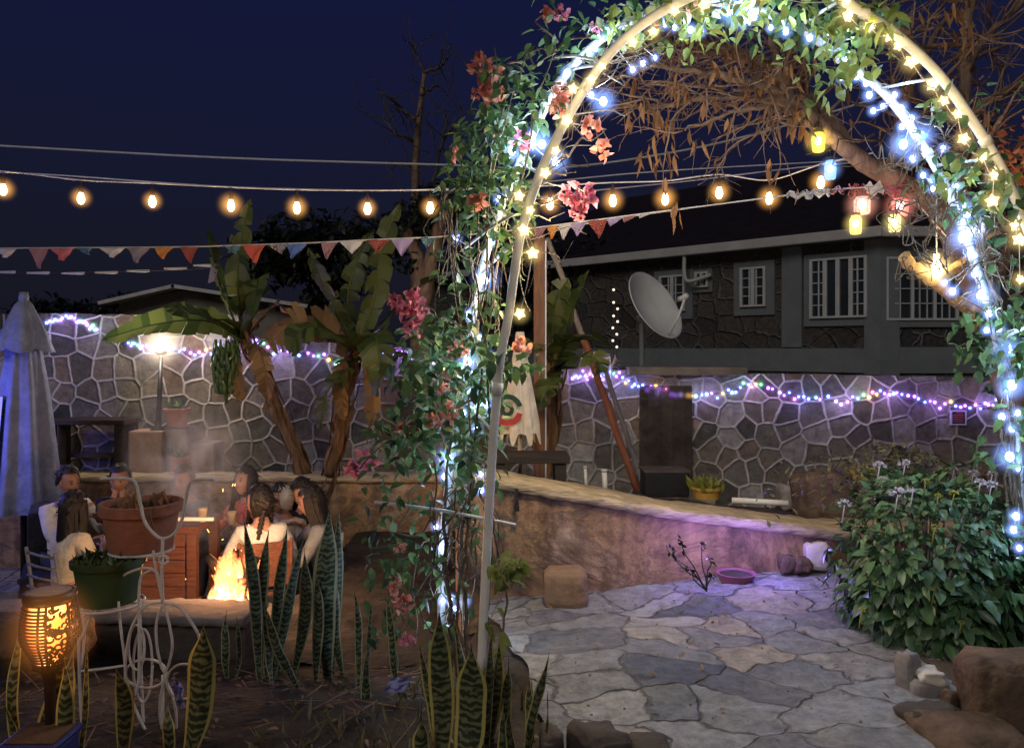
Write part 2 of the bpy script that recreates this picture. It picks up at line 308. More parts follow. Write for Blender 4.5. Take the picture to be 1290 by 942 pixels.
# ------------------------------------------------------------------ mesh collector
class MB:
    def __init__(s): s.v = []; s.f = []; s.mi = []; s.uv = None; s.sm = []
    def add(s, vs, fs, mi=0, smooth=False):
        o = len(s.v); s.v += [tuple(v) for v in vs]
        for f in fs: s.f.append([i + o for i in f]); s.mi.append(mi); s.sm.append(smooth)
    def box(s, c, size, rz=0, rx=0, ry=0, mi=0, bev=0.0):
        hx, hy, hz = [x / 2 for x in size]
        M4 = Matrix.Translation(c) @ Matrix.Rotation(rz, 4, 'Z') @ Matrix.Rotation(ry, 4, 'Y') @ Matrix.Rotation(rx, 4, 'X')
        if bev <= 0:
            vs = [M4 @ V(x * hx, y * hy, z * hz) for z in (-1, 1) for x, y in ((-1, -1), (1, -1), (1, 1), (-1, 1))]
            s.add(vs, [(0, 3, 2, 1), (4, 5, 6, 7), (0, 1, 5, 4), (1, 2, 6, 5), (2, 3, 7, 6), (3, 0, 4, 7)], mi)
        else:
            bm = bmesh.new(); bmesh.ops.create_cube(bm, size=1)
            for v in bm.verts: v.co = V(v.co.x * size[0], v.co.y * size[1], v.co.z * size[2])
            bmesh.ops.bevel(bm, geom=bm.edges[:], offset=min(bev, min(size) * .45), segments=2, affect='EDGES', profile=.6)
            bm.verts.index_update()
            s.add([M4 @ v.co for v in bm.verts], [[v.index for v in f.verts] for f in bm.faces], mi); bm.free()
    def tube(s, pts, r, n=6, mi=0, cap=True, smooth=True):
        pts = [Vector(p) for p in pts]; k = len(pts)
        if k < 2: return
        rs = r if isinstance(r, (list, tuple)) else [r] * k
        o = len(s.v); t0 = (pts[1] - pts[0]).normalized()
        a = t0.cross(V(0, 0, 1));  a = a.normalized() if a.length > 1e-4 else V(1, 0, 0)
        for i, p in enumerate(pts):
            t = (pts[min(i + 1, k - 1)] - pts[max(i - 1, 0)])
            t = t.normalized() if t.length > 1e-9 else t0
            a = (a - t * a.dot(t)); a = a.normalized() if a.length > 1e-6 else t.orthogonal().normalized()
            b = t.cross(a)
            for j in range(n):
                an = 2 * math.pi * j / n
                s.v.append(tuple(p + (a * math.cos(an) + b * math.sin(an)) * rs[i]))
        for i in range(k - 1):
            for j in range(n):
                s.f.append([o + i * n + j, o + i * n + (j + 1) % n, o + (i + 1) * n + (j + 1) % n, o + (i + 1) * n + j]); s.mi.append(mi); s.sm.append(smooth)
        if cap:
            s.f.append([o + j for j in range(n)][::-1]); s.mi.append(mi); s.sm.append(False)
            s.f.append([o + (k - 1) * n + j for j in range(n)]); s.mi.append(mi); s.sm.append(False)
    def lathe(s, c, prof, n=24, mi=0, fn=None, smooth=True, M4=None):
        """prof: list of (r, z); fn(theta, i)-> radius factor"""
        o = len(s.v); c = Vector(c)
        for i, (r, z) in enumerate(prof):
            for j in range(n):
                th = 2 * math.pi * j / n; k = fn(th, i) if fn else 1
                p = V(r * k * math.cos(th), r * k * math.sin(th), z)
                if M4: p = M4 @ p
                s.v.append(tuple(c + p))
        for i in range(len(prof) - 1):
            for j in range(n):
                s.f.append([o + i * n + j, o + i * n + (j + 1) % n, o + (i + 1) * n + (j + 1) % n, o + (i + 1) * n + j]); s.mi.append(mi); s.sm.append(smooth)
    def ball(s, c, r, seg=10, rings=6, mi=0, sc=(1, 1, 1), M4=None):
        prof = [(max(1e-4, math.sin(math.pi * i / rings)) * r, -math.cos(math.pi * i / rings) * r) for i in range(rings + 1)]
        o = len(s.v); s.lathe(c, prof, seg, mi, M4=M4)
        c = Vector(c)
        if sc != (1, 1, 1):
            for i in range(o, len(s.v)):
                v = Vector(s.v[i]) - c; s.v[i] = tuple(c + V(v.x * sc[0], v.y * sc[1], v.z * sc[2]))
    def leaf(s, base, d, up, L, W, curl=.25, fold=.25, mi=0):
        d = Vector(d).normalized(); up = Vector(up)
        side = d.cross(up); side = side.normalized() if side.length > 1e-4 else d.orthogonal().normalized()
        nrm = side.cross(d).normalized(); b = Vector(base)
        def pt(t, u): return b + d * (t * L) + side * (u * W * .5) + nrm * (abs(u) * fold * W * .5 - curl * L * t * t)
        vs = [pt(0, 0), pt(.3, -.85), pt(.3, 0), pt(.3, .85), pt(.62, -.75), pt(.62, 0), pt(.62, .75), pt(1, 0)]
        s.add(vs, [(0, 2, 1), (0, 3, 2), (1, 2, 5, 4), (2, 3, 6, 5), (4, 5, 7), (5, 6, 7)], mi, True)
    def build(s, name, m, parent=None, loc=None, smooth=None):
        me = bpy.data.meshes.new(name)
        me.from_pydata(s.v, [], s.f); me.validate(clean_customdata=False)
        for mm in (m if isinstance(m, (list, tuple)) else [m]): me.materials.append(mm)
        if len(me.polygons) == len(s.mi):
            me.polygons.foreach_set('material_index', s.mi)
            me.polygons.foreach_set('use_smooth', [bool(x) if smooth is None else smooth for x in s.sm])
        if s.uv and len(s.uv) == len(s.v):
            l = me.uv_layers.new(name='UVMap')
            for lp in me.loops: l.data[lp.index].uv = s.uv[lp.vertex_index]
        me.update()
        o = bpy.data.objects.new(name, me); COL.objects.link(o)
        if parent: attach(o, parent)
        return o

def world_of(o):
    m = Matrix.LocRotScale(o.location, o.rotation_euler, o.scale)
    return m if o.parent is None else world_of(o.parent) @ o.matrix_parent_inverse @ m
def attach(o, parent):
    o.parent = parent
    o.matrix_parent_inverse = world_of(parent).inverted()

def tag(o, label, cat, group=None, kind=None):
    if label: o['label'] = label
    if cat: o['category'] = cat
    if group: o['group'] = group
    if kind: o['kind'] = kind
    return o
def thing(name, label, cat, loc=(0, 0, 0), group=None):
    o = bpy.data.objects.new(name, None); COL.objects.link(o); o.location = Vector(loc); o.empty_display_size = .1
    return tag(o, label, cat, group)
SETTING = {'ground': 'dark bare earth stretching away beyond the walls', 'garden_soil': 'dark soil bed in the near corner under the snake plants', 'shrub_soil': 'dim soil slope under the bougainvillea beside the patio', 'stone_path': 'grey irregular flagstone path running through the arch', 'flower_bed': 'narrow soil bed under the flowering bush', 'patio': 'sunken stone patio where the people sit', 'paver_deck': 'strip of square pavers under the blue-grey parasol', 'upper_terrace_soil': 'brown earth terrace behind the retaining wall', 'planting_terrace_soil': 'brown earth strip under the banana plants'}
def struct(name, mb, m, label=None):
    o = mb.build(name, m); o['kind'] = 'structure'
    o['label'] = label or SETTING[name]
    return o
def lamp(name, loc, col, w, r=.03):
    l = bpy.data.lights.new(name, 'POINT'); l.energy = w; l.color = col; l.shadow_soft_size = r
    o = bpy.data.objects.new(name, l); COL.objects.link(o); o.location = Vector(loc)
    return o
def spline(pts, n=8):
    """Catmull-Rom through pts"""
    pts = [Vector(p) for p in pts]
    if len(pts) < 3: return [pts[0].lerp(pts[-1], i / n) for i in range(n + 1)]
    out = []
    q = [pts[0] * 2 - pts[1]] + pts + [pts[-1] * 2 - pts[-2]]
    for i in range(1, len(q) - 2):
        a, b, c, d = q[i - 1], q[i], q[i + 1], q[i + 2]
        for k in range(n):
            t = k / n
            out.append(.5 * ((2 * b) + (c - a) * t + (2 * a - 5 * b + 4 * c - d) * t * t + (3 * b - a - 3 * c + d) * t ** 3))
    out.append(pts[-1]); return out
def rv(s=1.0): return V(rng.gauss(0, s), rng.gauss(0, s), rng.gauss(0, s))
def taper(n, a, b): return [lerp(a, b, i / max(1, n - 1)) for i in range(n)]
#__MARK_A__
# ------------------------------------------------------------------ camera, sky, added fill sun
cd = bpy.data.cameras.new('camera'); cam = bpy.data.objects.new('camera', cd); COL.objects.link(cam)
cam.location = (0, 0, CAMZ); cam.rotation_euler = (R(90), 0, 0)
cd.sensor_width = 36; cd.lens = 36 * 1000 / 1290; cd.shift_y = -31 / 1290; cd.clip_start = .05; cd.clip_end = 2000
SC.camera = cam
w = bpy.data.worlds.new('World'); SC.world = w; w.use_nodes = True
nt = w.node_tree; nt.nodes.clear(); N = nt.nodes.new
wo = N('ShaderNodeOutputWorld'); bg = N('ShaderNodeBackground'); sky = N('ShaderNodeTexSky'); sky.sky_type = 'NISHITA'; sky.sun_disc = False
SUN_EL, SUN_ROT = 35, 200
sky.sun_elevation = R(-6.5); sky.sun_rotation = R(SUN_ROT); bg.inputs[1].default_value = .05
link(nt, sky.outputs[0], bg.inputs[0])
tc = N('ShaderNodeTexCoord'); sp = N('ShaderNodeSeparateXYZ'); link(nt, tc.outputs['Generated'], sp.inputs[0])
rp = N('ShaderNodeValToRGB'); e = rp.color_ramp.elements
e[0].position = 0.0; e[0].color = (.0075, .008, .0135, 1); e[1].position = .5; e[1].color = (.0062, .0090, .046, 1)
x = e.new(.10); x.color = (.0085, .0092, .018, 1); x = e.new(.22); x.color = (.0078, .0092, .028, 1)
wn = N('ShaderNodeTexNoise'); wn.inputs['Scale'].default_value = 2.5; wn.inputs['Detail'].default_value = 4; link(nt, tc.outputs['Generated'], wn.inputs['Vector'])
wm = N('ShaderNodeMath'); wm.operation = 'MULTIPLY_ADD'; wm.inputs[1].default_value = .06; wm.inputs[2].default_value = -.03; link(nt, wn.outputs['Fac'], wm.inputs[0])
wa = N('ShaderNodeMath'); wa.operation = 'ADD'; link(nt, sp.outputs[2], wa.inputs[0]); link(nt, wm.outputs[0], wa.inputs[1]); link(nt, wa.outputs[0], rp.inputs[0])
b2 = N('ShaderNodeBackground'); link(nt, rp.outputs[0], b2.inputs[0])
aw = N('ShaderNodeAddShader'); link(nt, bg.outputs[0], aw.inputs[0]); link(nt, b2.outputs[0], aw.inputs[1]); link(nt, aw.outputs[0], wo.inputs[0])
sl = bpy.data.lights.new('added_fill_sun', 'SUN'); sl.energy = .54; sl.angle = R(25); sl.color = (1, .93, .82)  # added warm fill light with no visible source, lifting the dark scene
so = bpy.data.objects.new('added_fill_sun', sl); COL.objects.link(so); so.rotation_euler = (R(58), 0, R(-24)); so.location = (-3, -5, 8)
SC.view_settings.view_transform = 'Standard'; SC.view_settings.look = 'None'; SC.view_settings.exposure = 0
cy = SC.cycles
cy.use_denoising = True; cy.max_bounces = 6; cy.diffuse_bounces = 3; cy.glossy_bounces = 2; cy.transmission_bounces = 3; cy.transparent_max_bounces = 40
cy.sample_clamp_indirect = 2.0; cy.sample_clamp_direct = 12.0; cy.caustics_reflective = False; cy.caustics_refractive = False
cy.use_light_tree = True; cy.volume_bounces = 1; cy.volume_step_rate = 2

# ------------------------------------------------------------------ ground sheets
def ns(x, y, s, a): return noise.noise(V(x * s, y * s, 3.1)) * a
def grid(x0, x1, nx, y0, y1, ny, fz, keep=None, lo=None, hi=None):
    mb = MB(); idx = {}
    for j in range(ny + 1):
        for i in range(nx + 1):
            y = lerp(y0, y1, j / ny); x = lerp(lo(y) if lo else x0, hi(y) if hi else x1, i / nx)
            idx[i, j] = len(mb.v); mb.v.append((x, y, fz(x, y)))
    for j in range(ny):
        for i in range(nx):
            cx = lerp(x0, x1, (i + .5) / nx); cy_ = lerp(y0, y1, (j + .5) / ny)
            if keep and not keep(cx, cy_): continue
            mb.f.append([idx[i, j], idx[i + 1, j], idx[i + 1, j + 1], idx[i, j + 1]]); mb.mi.append(0); mb.sm.append(True)
    return mb
def sm(t): t = max(0, min(1, t)); return t * t * (3 - 2 * t)

g = MB(); g.add([(-400, -60, -1.25), (400, -60, -1.25), (400, 900, -1.25), (-400, 900, -1.25)], [(0, 1, 2, 3)])
struct('ground', g, M['soil'])

def pedge(y): return lerp(.16, -.14, (y - 2.7) / 2.0) + ns(0, y, 3, .05)      # path's side edge
def bedz(x, y): return -.03 - .27 * sm((y - 3.0) / 1.3) + ns(x, y, 2.2, .035) + ns(x, y, 7, .014) + ns(x, y, 23, .007)
def sidez(x, y): return -.30 - .12 * sm((y - 4.3) / 3) + ns(x, y, 3, .05) + ns(x, y, 11, .015)
struct('shrub_soil', grid(-1.55, .0, 50, 4.25, 7.9, 90, sidez), M['soil'])

PATHSTONE = stone_mat('flagstone', [(.24, .26, .29), (.32, .335, .355), (.10, .115, .15), (.26, .27, .29), (.20, .215, .24), (.29, .30, .31), (.35, .315, .26), (.37, .385, .40), (.15, .16, .185)], (.30, .295, .285), 2.9, .024, 'XY', .8, .16, 1.0, sy=1.25, mraise=False, patchy=.45)
def pathz(x, y):
    z = lerp(-.10, .035, max(-.3, min(1.6, x / 2))) * sm((y - 3.5) / 1.2)
    q = V(x * 1.7 + noise.noise(V(x * 3, y * 3, 0)) * .2, y * 2.0 + noise.noise(V(x * 3, y * 3, 9)) * .2, 0)
    d, _ = noise.voronoi(q, distance_metric='DISTANCE'); gap = d[1] - d[0]
    z += ns(x, y, 1.3, .026) + ns(x, y, 6, .010) + ns(x, y, 19, .006) + abs(ns(x, y, 9, .016))
    z += .02 * sm((noise.noise(V(x * 1.1, y * 2.4, 7))) * 3)
    return z
struct('stone_path', grid(-.35, 4.6, 200, 1.0, 5.7, 190, pathz, None, lambda y: pedge(y)), PATHSTONE)
struct('garden_soil', grid(-4.5, .5, 140, 1.0, 4.36, 90, lambda x, y: lerp(bedz(x, y), pathz(x, y) - .02, sm((x - pedge(y) + .25) / .22)), None, None, lambda y: pedge(y) + .12), M['soil'])
def fbz(x, y): return .012 + ns(x, y, 4, .03) + ns(x, y, 14, .012) + .05 * sm((x - 1.9) / .5)
struct('flower_bed', grid(1.5, 4.8, 60, 2.7, 5.3, 60, fbz, lambda x, y: x > 1.86 - .04 * (y - 3) + ns(0, y, 4, .08)), M['bed_brown'])

# sunken patio, paver deck, kerb of the fire pit
PAVER = stone_mat('patio_paver', [(.17, .15, .13), (.22, .20, .18), (.14, .13, .12)], (.06, .055, .05), 2.4, .02, 'XY', .5, .03, .35, mraise=False)
struct('patio', grid(-9, .0, 60, 4.4, 7.9, 40, lambda x, y: -.84 + ns(x, y, 5, .01)), PAVER)
dk = MB()
for j in range(3):
    for i in range(9):
        x0 = -7.6 + i * .46 + (j % 2) * .2; dk.box((x0, 7.18 + j * .26, -.79 + rng.uniform(-.004, .004)), (.45, .25, .09), bev=.008)
struct('paver_deck', dk, PAVER)

def wallstrip(name, pts, thick, ztop, zbase, label, m, capm, capt=.07, over=.03, seg=60, lump=.02):
    """a low wall along pts [(x,y)], with its own lumpy coping; ztop = heights at pts"""
    root = thing(name, label, 'garden wall', (pts[0][0], pts[0][1], zbase[0]))
    pth = []; n = len(pts) - 1
    for i in range(n):
        for k in range(seg):
            t = k / seg; pth.append((lerp(pts[i][0], pts[i + 1][0], t), lerp(pts[i][1], pts[i + 1][1], t), lerp(ztop[i], ztop[i + 1], t), lerp(zbase[i], zbase[i + 1], t)))
    pth.append((*pts[-1], ztop[-1], zbase[-1]))
    nr = []
    for i in range(len(pth)):
        a, b_ = pth[max(0, i - 3)], pth[min(len(pth) - 1, i + 3)]
        d = V(b_[0] - a[0], b_[1] - a[1], 0).normalized(); nr.append(V(-d.y, d.x, 0))          # points to the back
    f = MB(); rows = 12; c = MB()
    for i, (x, y, zt, zb) in enumerate(pth):
        for j in range(rows + 1):
            z = lerp(zb - .1, zt - capt + .01, j / rows); q = V(x, y, z)
            o = noise.noise(q * 2.3) * lump + noise.noise(q * 7) * lump * .35
            f.v.append(tuple(q + nr[i] * o))
        f.v.append(tuple(V(x, y, zt - capt + .01) + nr[i] * thick)); f.v.append(tuple(V(x, y, zb - .1) + nr[i] * thick))
    st = rows + 3
    for i in range(len(pth) - 1):
        for j in range(st - 1):
            f.f.append([i * st + j, (i + 1) * st + j, (i + 1) * st + j + 1, i * st + j + 1]); f.mi.append(0); f.sm.append(j < rows)
    L = len(pth) - 1
    f.f.append([j for j in range(st)]); f.mi.append(0); f.sm.append(False); f.f.append([L * st + j for j in range(st)][::-1]); f.mi.append(0); f.sm.append(False)
    prof = [(-over + .01, -capt), (-over - .008, -capt * .8), (-over - .01, -.012), (-over + .012, .0), (thick * .25, .004), (thick * .6, .0), (thick + over - .02, -.006), (thick + over, -capt * .6), (thick + over - .01, -capt)]
    for i, (x, y, zt, zb) in enumerate(pth):
        for j, (u, dz) in enumerate(prof):
            q = V(x, y, zt); hh = noise.noise(V(x * 3 + j * .7, y * 3, j)) * .014 + noise.noise(V(x * 11, y * 11, j * 2.)) * .011 + noise.noise(V(x * 29, y * 29, j * 3.)) * .005
            c.v.append(tuple(q + nr[i] * (u + hh) + V(0, 0, dz + hh * .6)))
    k = len(prof)
    for i in range(len(pth) - 1):
        for j in range(k):
            c.f.append([i * k + j, (i + 1) * k + j, (i + 1) * k + (j + 1) % k, i * k + (j + 1) % k]); c.mi.append(0); c.sm.append(True)
    c.f.append(list(range(k))); c.f.append([L * k + j for j in range(k)][::-1]); c.mi += [0, 0]; c.sm += [False, False]
    f.build('masonry', m, root); c.build('coping', capm, root)
    return root

rw = wallstrip('retaining_wall', [(-.30, 4.70), (-.06, 4.74), (.98, 4.86), (2.06, 5.02), (3.6, 5.5)], .36, [.66, .635, .43, .265, .16], [-.2, -.14, -.08, .0, .02],
               'stained brown plaster retaining wall with rough stone coping along the flagstone path', M['plaster'], M['cap'])
wallstrip('return_wall', [(-.34, 7.8), (-.31, 5.0)], .2, [.12, .6], [-.7, -.3], 'plaster return wall behind the bougainvillea joining both terraces', M['plaster'], M['cap'])
hk = MB(); p = P(651, 628, 4.70); hk.box(p, (.02, .02, .12)); hk.box(p + V(0, -.02, -.05), (.03, .05, .03)); hk.build('drain_spout', M['black_metal'], rw)
wallstrip('terrace_wall', [(-9, 7.9), (-4, 7.92), (-.35, 7.9)], .34, [.14, .14, .135], [-.9, -.9, -.9], 'low terrace wall with pale coping behind the seated people', M['plaster'], M['cap'], .06)
wallstrip('fire_pit_kerb', [(-4.3, 4.38), (-2.3, 4.42), (-1.46, 4.36)], .30, [-.10, -.075, -.07], [-.45, -.4, -.4], 'low cement kerb between the planting bed and the fire pit', M['rock_dark'], mat('kerb_cement', (.15, .135, .13), .9, .4, 4, .8, 14), .05)
def trz(x, y):
    t = sm((y - 5.1) / 3.4); a = lerp(.50, .12, max(0, min(1, x / 2.4))); b_ = lerp(-.06, -.36, max(0, min(1, x / 3.2)))
    return lerp(a, b_, t) + ns(x, y, 3, .03) + ns(x, y, 11, .01)
struct('upper_terrace_soil', grid(-.35, 8, 80, 5.1, 8.75, 50, trz, lambda x, y: y > 5.12 + .14 * max(0, x) ), M['bed_brown'])
struct('planting_terrace_soil', grid(-9, -.2, 80, 8.0, 8.75, 12, lambda x, y: .05 + ns(x, y, 4, .03)), M['bed_brown'])

def stonewall(name, prof, y, th, zb, label, mk='stone_wall'):
    root = thing(name, label, 'stone wall', (prof[0][0], y, zb))
    mb = MB(); n = len(prof)
    for x, z in prof:
        mb.v += [(x, y, zb), (x, y, z), (x, y + th, z), (x, y + th, zb)]
    for i in range(n - 1):
        for j in range(4):
            mb.f.append([i * 4 + j, (i + 1) * 4 + j, (i + 1) * 4 + (j + 1) % 4, i * 4 + (j + 1) % 4]); mb.mi.append(0); mb.sm.append(False)
    mb.f.append([0, 1, 2, 3]); mb.f.append([(n - 1) * 4 + j for j in (3, 2, 1, 0)]); mb.mi += [0, 0]; mb.sm += [False, False]
    o = mb.build('masonry', M[mk], root)
    return root
def wx(px, y): return (px - 645) * y / 1000
YW = 8.6
def wz(py): return CAMZ + (HOR - py) * YW / 1000
def prof_from(pts):
    out = []
    for (a, za), (b_, zb) in zip(pts[:-1], pts[1:]):
        k = max(1, int((b_ - a) / 22))
        for i in range(k): out.append((wx(lerp(a, b_, i / k), YW), wz(lerp(za, zb, i / k) + rng.uniform(-1.2, 1.2))))
    out.append((wx(pts[-1][0], YW), wz(pts[-1][1]))); return out
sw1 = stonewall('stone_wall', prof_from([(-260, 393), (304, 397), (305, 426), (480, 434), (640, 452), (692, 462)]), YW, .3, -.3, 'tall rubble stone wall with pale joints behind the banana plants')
sw2 = stonewall('stone_wall', prof_from([(693, 468), (728, 464), (735, 440), (768, 446), (772, 466), (938, 470), (1260, 476), (1700, 484)]), YW, .3, -1.0, 'rubble stone wall with pale joints below the dark house', 'stone_wall_brightened')
mb = MB(); p0 = P(790, 466, 8.56); p1 = P(938, 468, 8.56); mb.box((p0 + p1) / 2 + V(0, .12, .0), ((p1 - p0).length, .5, .09), bev=.02); mb.build('coping', M['cap_grey'], sw2)
mb = MB(); a = P(806, 486, 8.5); b_ = P(872, 606, 8.5); mb.box((a + b_) / 2 + V(0, .02, 0), (b_.x - a.x, .05, a.z - b_.z), bev=.01)  # dark slab put where the wall only has a shaded recess
for i in range(4): mb.box((lerp(a.x, b_.x, (i + .5) / 4), 8.487, (a.z + b_.z) / 2), (.012, .012, a.z - b_.z - .1))
tag(mb.build('recess_shade_panel', M['rock_dark']), 'dark panel standing in for the shaded door recess in the stone wall', 'panel')
# small framed notice on the wall
pc = P(1207, 526, 8.56); sg = thing('wall_sign', 'small dark notice with red lettering in a white frame on the stone wall', 'sign', pc)
mb = MB(); W_, H_ = .155, .145
for sx in (-1, 1): mb.box(pc + V(sx * W_ / 2, 0, 0), (.014, .03, H_ + .014))
for sz in (-1, 1): mb.box(pc + V(0, 0, sz * H_ / 2), (W_ - .014, .03, .014))
mb.build('frame', M['house_frame'], sg)
mb = MB(); mb.box(pc + V(0, .004, 0), (W_ - .014, .02, H_ - .014)); pl_ = mb.build('panel', M['ink'], sg)
mb = MB()
for r_, (n_, h_) in enumerate(((3, .010), (7, .014), (8, .012), (6, .010), (7, .010))):
    xx = -W_ * .36
    for i in range(n_):
        wd = W_ * .72 / n_ * rng.uniform(.6, .85); mb.box(pc + V(xx + wd / 2 + (W_ * .22 if r_ == 0 else 0), -.008, H_ * .36 - r_ * .0235), (wd, .004, h_)); xx += W_ * .72 / n_ * (.55 if r_ == 0 else 1)
mb.build('lettering', mat('sign_red', (.55, .16, .12), .6, .2, 9, 0), sg)

# ------------------------------------------------------------------ houses
def quad_wall(mb, a, b_, z0, z1, mi=0):
    mb.add([(a.x, a.y, z0), (b_.x, b_.y, z0), (b_.x, b_.y, z1), (a.x, a.y, z1)], [(0, 1, 2, 3)], mi)
HC = V(5.98, 13.0, 0)
DA = V(-1, 1, 0).normalized()        # side facade runs away to the back
NA = V(-1, -1, 0).normalized()       # its outward normal
DB = V(1, 0, 0); NB = V(0, -1, 0)
house = thing('stone_house', 'dark single storey stone house with white casement windows behind the wall', 'house', (HC.x, HC.y, -1))
def sA(px): u = (px - 645) / 1000; return (5.98 - 13 * u) / (1 + u)
def ptA(s, z, o=0): return V(HC.x - s, HC.y + s, z) + NA * o
def zA(py, s): return CAMZ + (HOR - py) * (13 + s) / 1000
def ptB(s, z, o=0): return V(HC.x + s, HC.y, z) + NB * o
def sB(px): return (px - 645) * 13 / 1000 - HC.x
def zB(py): return CAMZ + (HOR - py) * 13 / 1000
wl = MB()
LA, LB = 8.2, 3.4
wl.add([ptA(LA, -1), ptA(0, -1), ptA(0, 3.22), ptA(LA, 3.22), ptB(LB, -1), ptB(LB, 3.22), ptB(LB, -1, -6), ptB(LB, 3.22, -6)], [(0, 1, 2, 3), (1, 4, 5, 2), (4, 6, 7, 5)])
wl.build('wall', M['house_stone'], house)
def slab(pt, s0, s1, z0, z1, o, m, name, th=.1):
    mb = MB(); vs = []
    for oo in (-th, o):
        vs += [pt(s0, z0, oo), pt(s1, z0, oo), pt(s1, z1, oo), pt(s0, z1, oo)]
    mb.add(vs, [(0, 1, 2, 3), (4, 7, 6, 5), (0, 4, 5, 1), (1, 5, 6, 2), (2, 6, 7, 3), (3, 7, 4, 0)])
    bm = bmesh.new(); me = bpy.data.meshes.new('t'); me.from_pydata(mb.v, [], mb.f); bm.from_mesh(me); bmesh.ops.recalc_face_normals(bm, faces=bm.faces)
    mb2 = MB(); bm.verts.index_update(); mb2.add([v.co for v in bm.verts], [[v.index for v in f.verts] for f in bm.faces]); bm.free(); bpy.data.meshes.remove(me)
    return mb2.build(name, m, house) if name else mb2
zpl0, zpl1 = zB(470), zB(437)
slab(ptA, .12, LA, zpl0, zpl1 - .02, .05, M['grey_plaster'], 'plinth')
slab(ptB, .34, LB, zpl0, zpl1, .05, M['grey_plaster'], 'plinth')
slab(ptB, .34, LB, zB(412), zB(402), .07, M['grey_plaster'], 'sill_band')
slab(ptB, .34, LB, zB(324), 3.20, .04, M['grey_plaster'], 'lintel_band')
# light jointed stone strip under the bay window
slab(ptB, .36, LB, zB(436.5), zB(412.5), .012, stone_mat('pale_joint_stone', [(.05, .05, .05), (.08, .075, .07)], (.26, .26, .26), 3.2, .06, rand=.9), 'stone_strip')
cm = MB(); cm.add([ptA(.13, -1, .07), ptB(.0, -1, .1) + NA * .0, ptB(.33, -1, .08), ptB(.33, 3.2, .08), ptB(.0, 3.2, .1), ptA(.13, 3.2, .07)], [(0, 1, 4, 5), (1, 2, 3, 4)]); cm.build('corner_post', M['grey_plaster'], house)
s = sA(999); slab(ptA, s - .13, s + .13, zpl1, 3.2, .06, M['grey_plaster'], 'pilaster')
def window(pt, s0, s1, z0, z1, cols, rows, surround=.16, lights=None):
    sgn = 1
    fr = slab(pt, s0 - surround, s1 + surround, z0 - surround - .05, z1 + surround, .045, M['grey_plaster'], 'window_surround', .05) if surround else None
    pn = slab(pt, s0, s1, z0, z1, .06, M['glass'], 'window', .0)
    mb = MB(); t = .035
    def bar(a0, a1, c0, c1, o=.085):
        vs = []
        for oo in (.061, o): vs += [pt(a0, c0, oo), pt(a1, c0, oo), pt(a1, c1, oo), pt(a0, c1, oo)]
        mb.add(vs, [(0, 1, 2, 3), (4, 5, 6, 7), (0, 1, 5, 4), (1, 2, 6, 5), (2, 3, 7, 6), (3, 0, 4, 7)])
    bar(s0 - t, s0, z0 - t, z1 + t, .10); bar(s1, s1 + t, z0 - t, z1 + t, .10); bar(s0, s1, z0 - t, z0, .10); bar(s0, s1, z1, z1 + t, .10)
    for c in lights or []:
        q = lerp(s0, s1, c); bar(q - t * .7, q + t * .7, z0, z1, .095)
    for (c0, c1, cc, rr) in cols:
        a, b_ = lerp(s0, s1, c0), lerp(s0, s1, c1)
        for i in range(1, cc): q = lerp(a, b_, i / cc); bar(q - .008, q + .008, z0, z1)
        for i in range(1, rr): q = lerp(z0, z1, i / rr); bar(a, b_, q - .008, q + .008)
    mb.build('frame', M['house_frame'], pn)
window(ptA, sA(1091), sA(1026), zA(398, .45), zA(327, .4), [(0, .25, 2, 5), (.75, 1, 2, 5)], 5, .12, [.25, .5, .75])
window(ptA, sA(964), sA(938), zA(384, 1.5), zA(339, 1.5), [(0, 1, 3, 4)], 4, .14, [.5])
window(ptA, sA(863), sA(836), zA(390, 2.7), zA(349, 2.7), [(0, 1, 3, 4)], 4, .14, [.5])
window(ptA, sA(892), sA(881), zA(360, 2.3), zA(345, 2.3), [], 1, .08, [.5])
window(ptB, sB(1116), sB(1228), zB(401), zB(327), [(0, .27, 2, 4), (.27, .52, 3, 4), (.52, .77, 3, 4), (.77, 1, 3, 4)], 4, 0, [.27, .52, .77])
gt = MB()
for (a, b_, o) in ((ptA(LA + .2, 3.2, .34), ptA(-.13, 3.2, .34), 0), (ptB(-.12, 3.2, .34), ptB(LB + .3, 3.2, .34), 0)):
    d = (b_ - a); q = (a + b_) / 2; gt.box(q + V(0, 0, .08), (d.length + .05, .10, .17), rz=math.atan2(d.y, d.x), bev=.02)
gt.build('gutter', M['gutter'], house)
sf = MB(); sf.add([ptA(LA + .2, 3.195, .3), ptA(-.12, 3.195, .3), ptA(0, 3.195, 0), ptA(LA + .2, 3.195, 0)], [(0, 1, 2, 3)]); sf.add([ptB(-.12, 3.195, .3), ptB(LB + .3, 3.195, .3), ptB(LB + .3, 3.195, 0), ptB(0, 3.195, 0)], [(0, 1, 2, 3)]); sf.build('soffit', M['grey_plaster'], house)
rf = MB()
e0, e1, e2 = ptA(LA + .2, 3.36, .36), ptA(-.15, 3.36, .36), ptB(LB + .3, 3.36, .36)
r0, r1 = V(3.2, 22, 5.6), V(8.4, 17.2, 5.6)
rf.add([e0, e1, e2, r0, r1, V(12, 17.2, 5.6)], [(0, 1, 4, 3), (1, 2, 5, 4)]); rf.build('roof', M['roof'], house)
dp = MB(); s = 2.05
a = ptA(sA(873), 3.2, .3)
dp.tube(spline([a, a + V(0, 0, -.35), a + V(.08, -.05, -.5), ptA(sA(900), zA(346, 2), .12)], 5), .04, 8); dp.build('downpipe', M['gutter'], house)

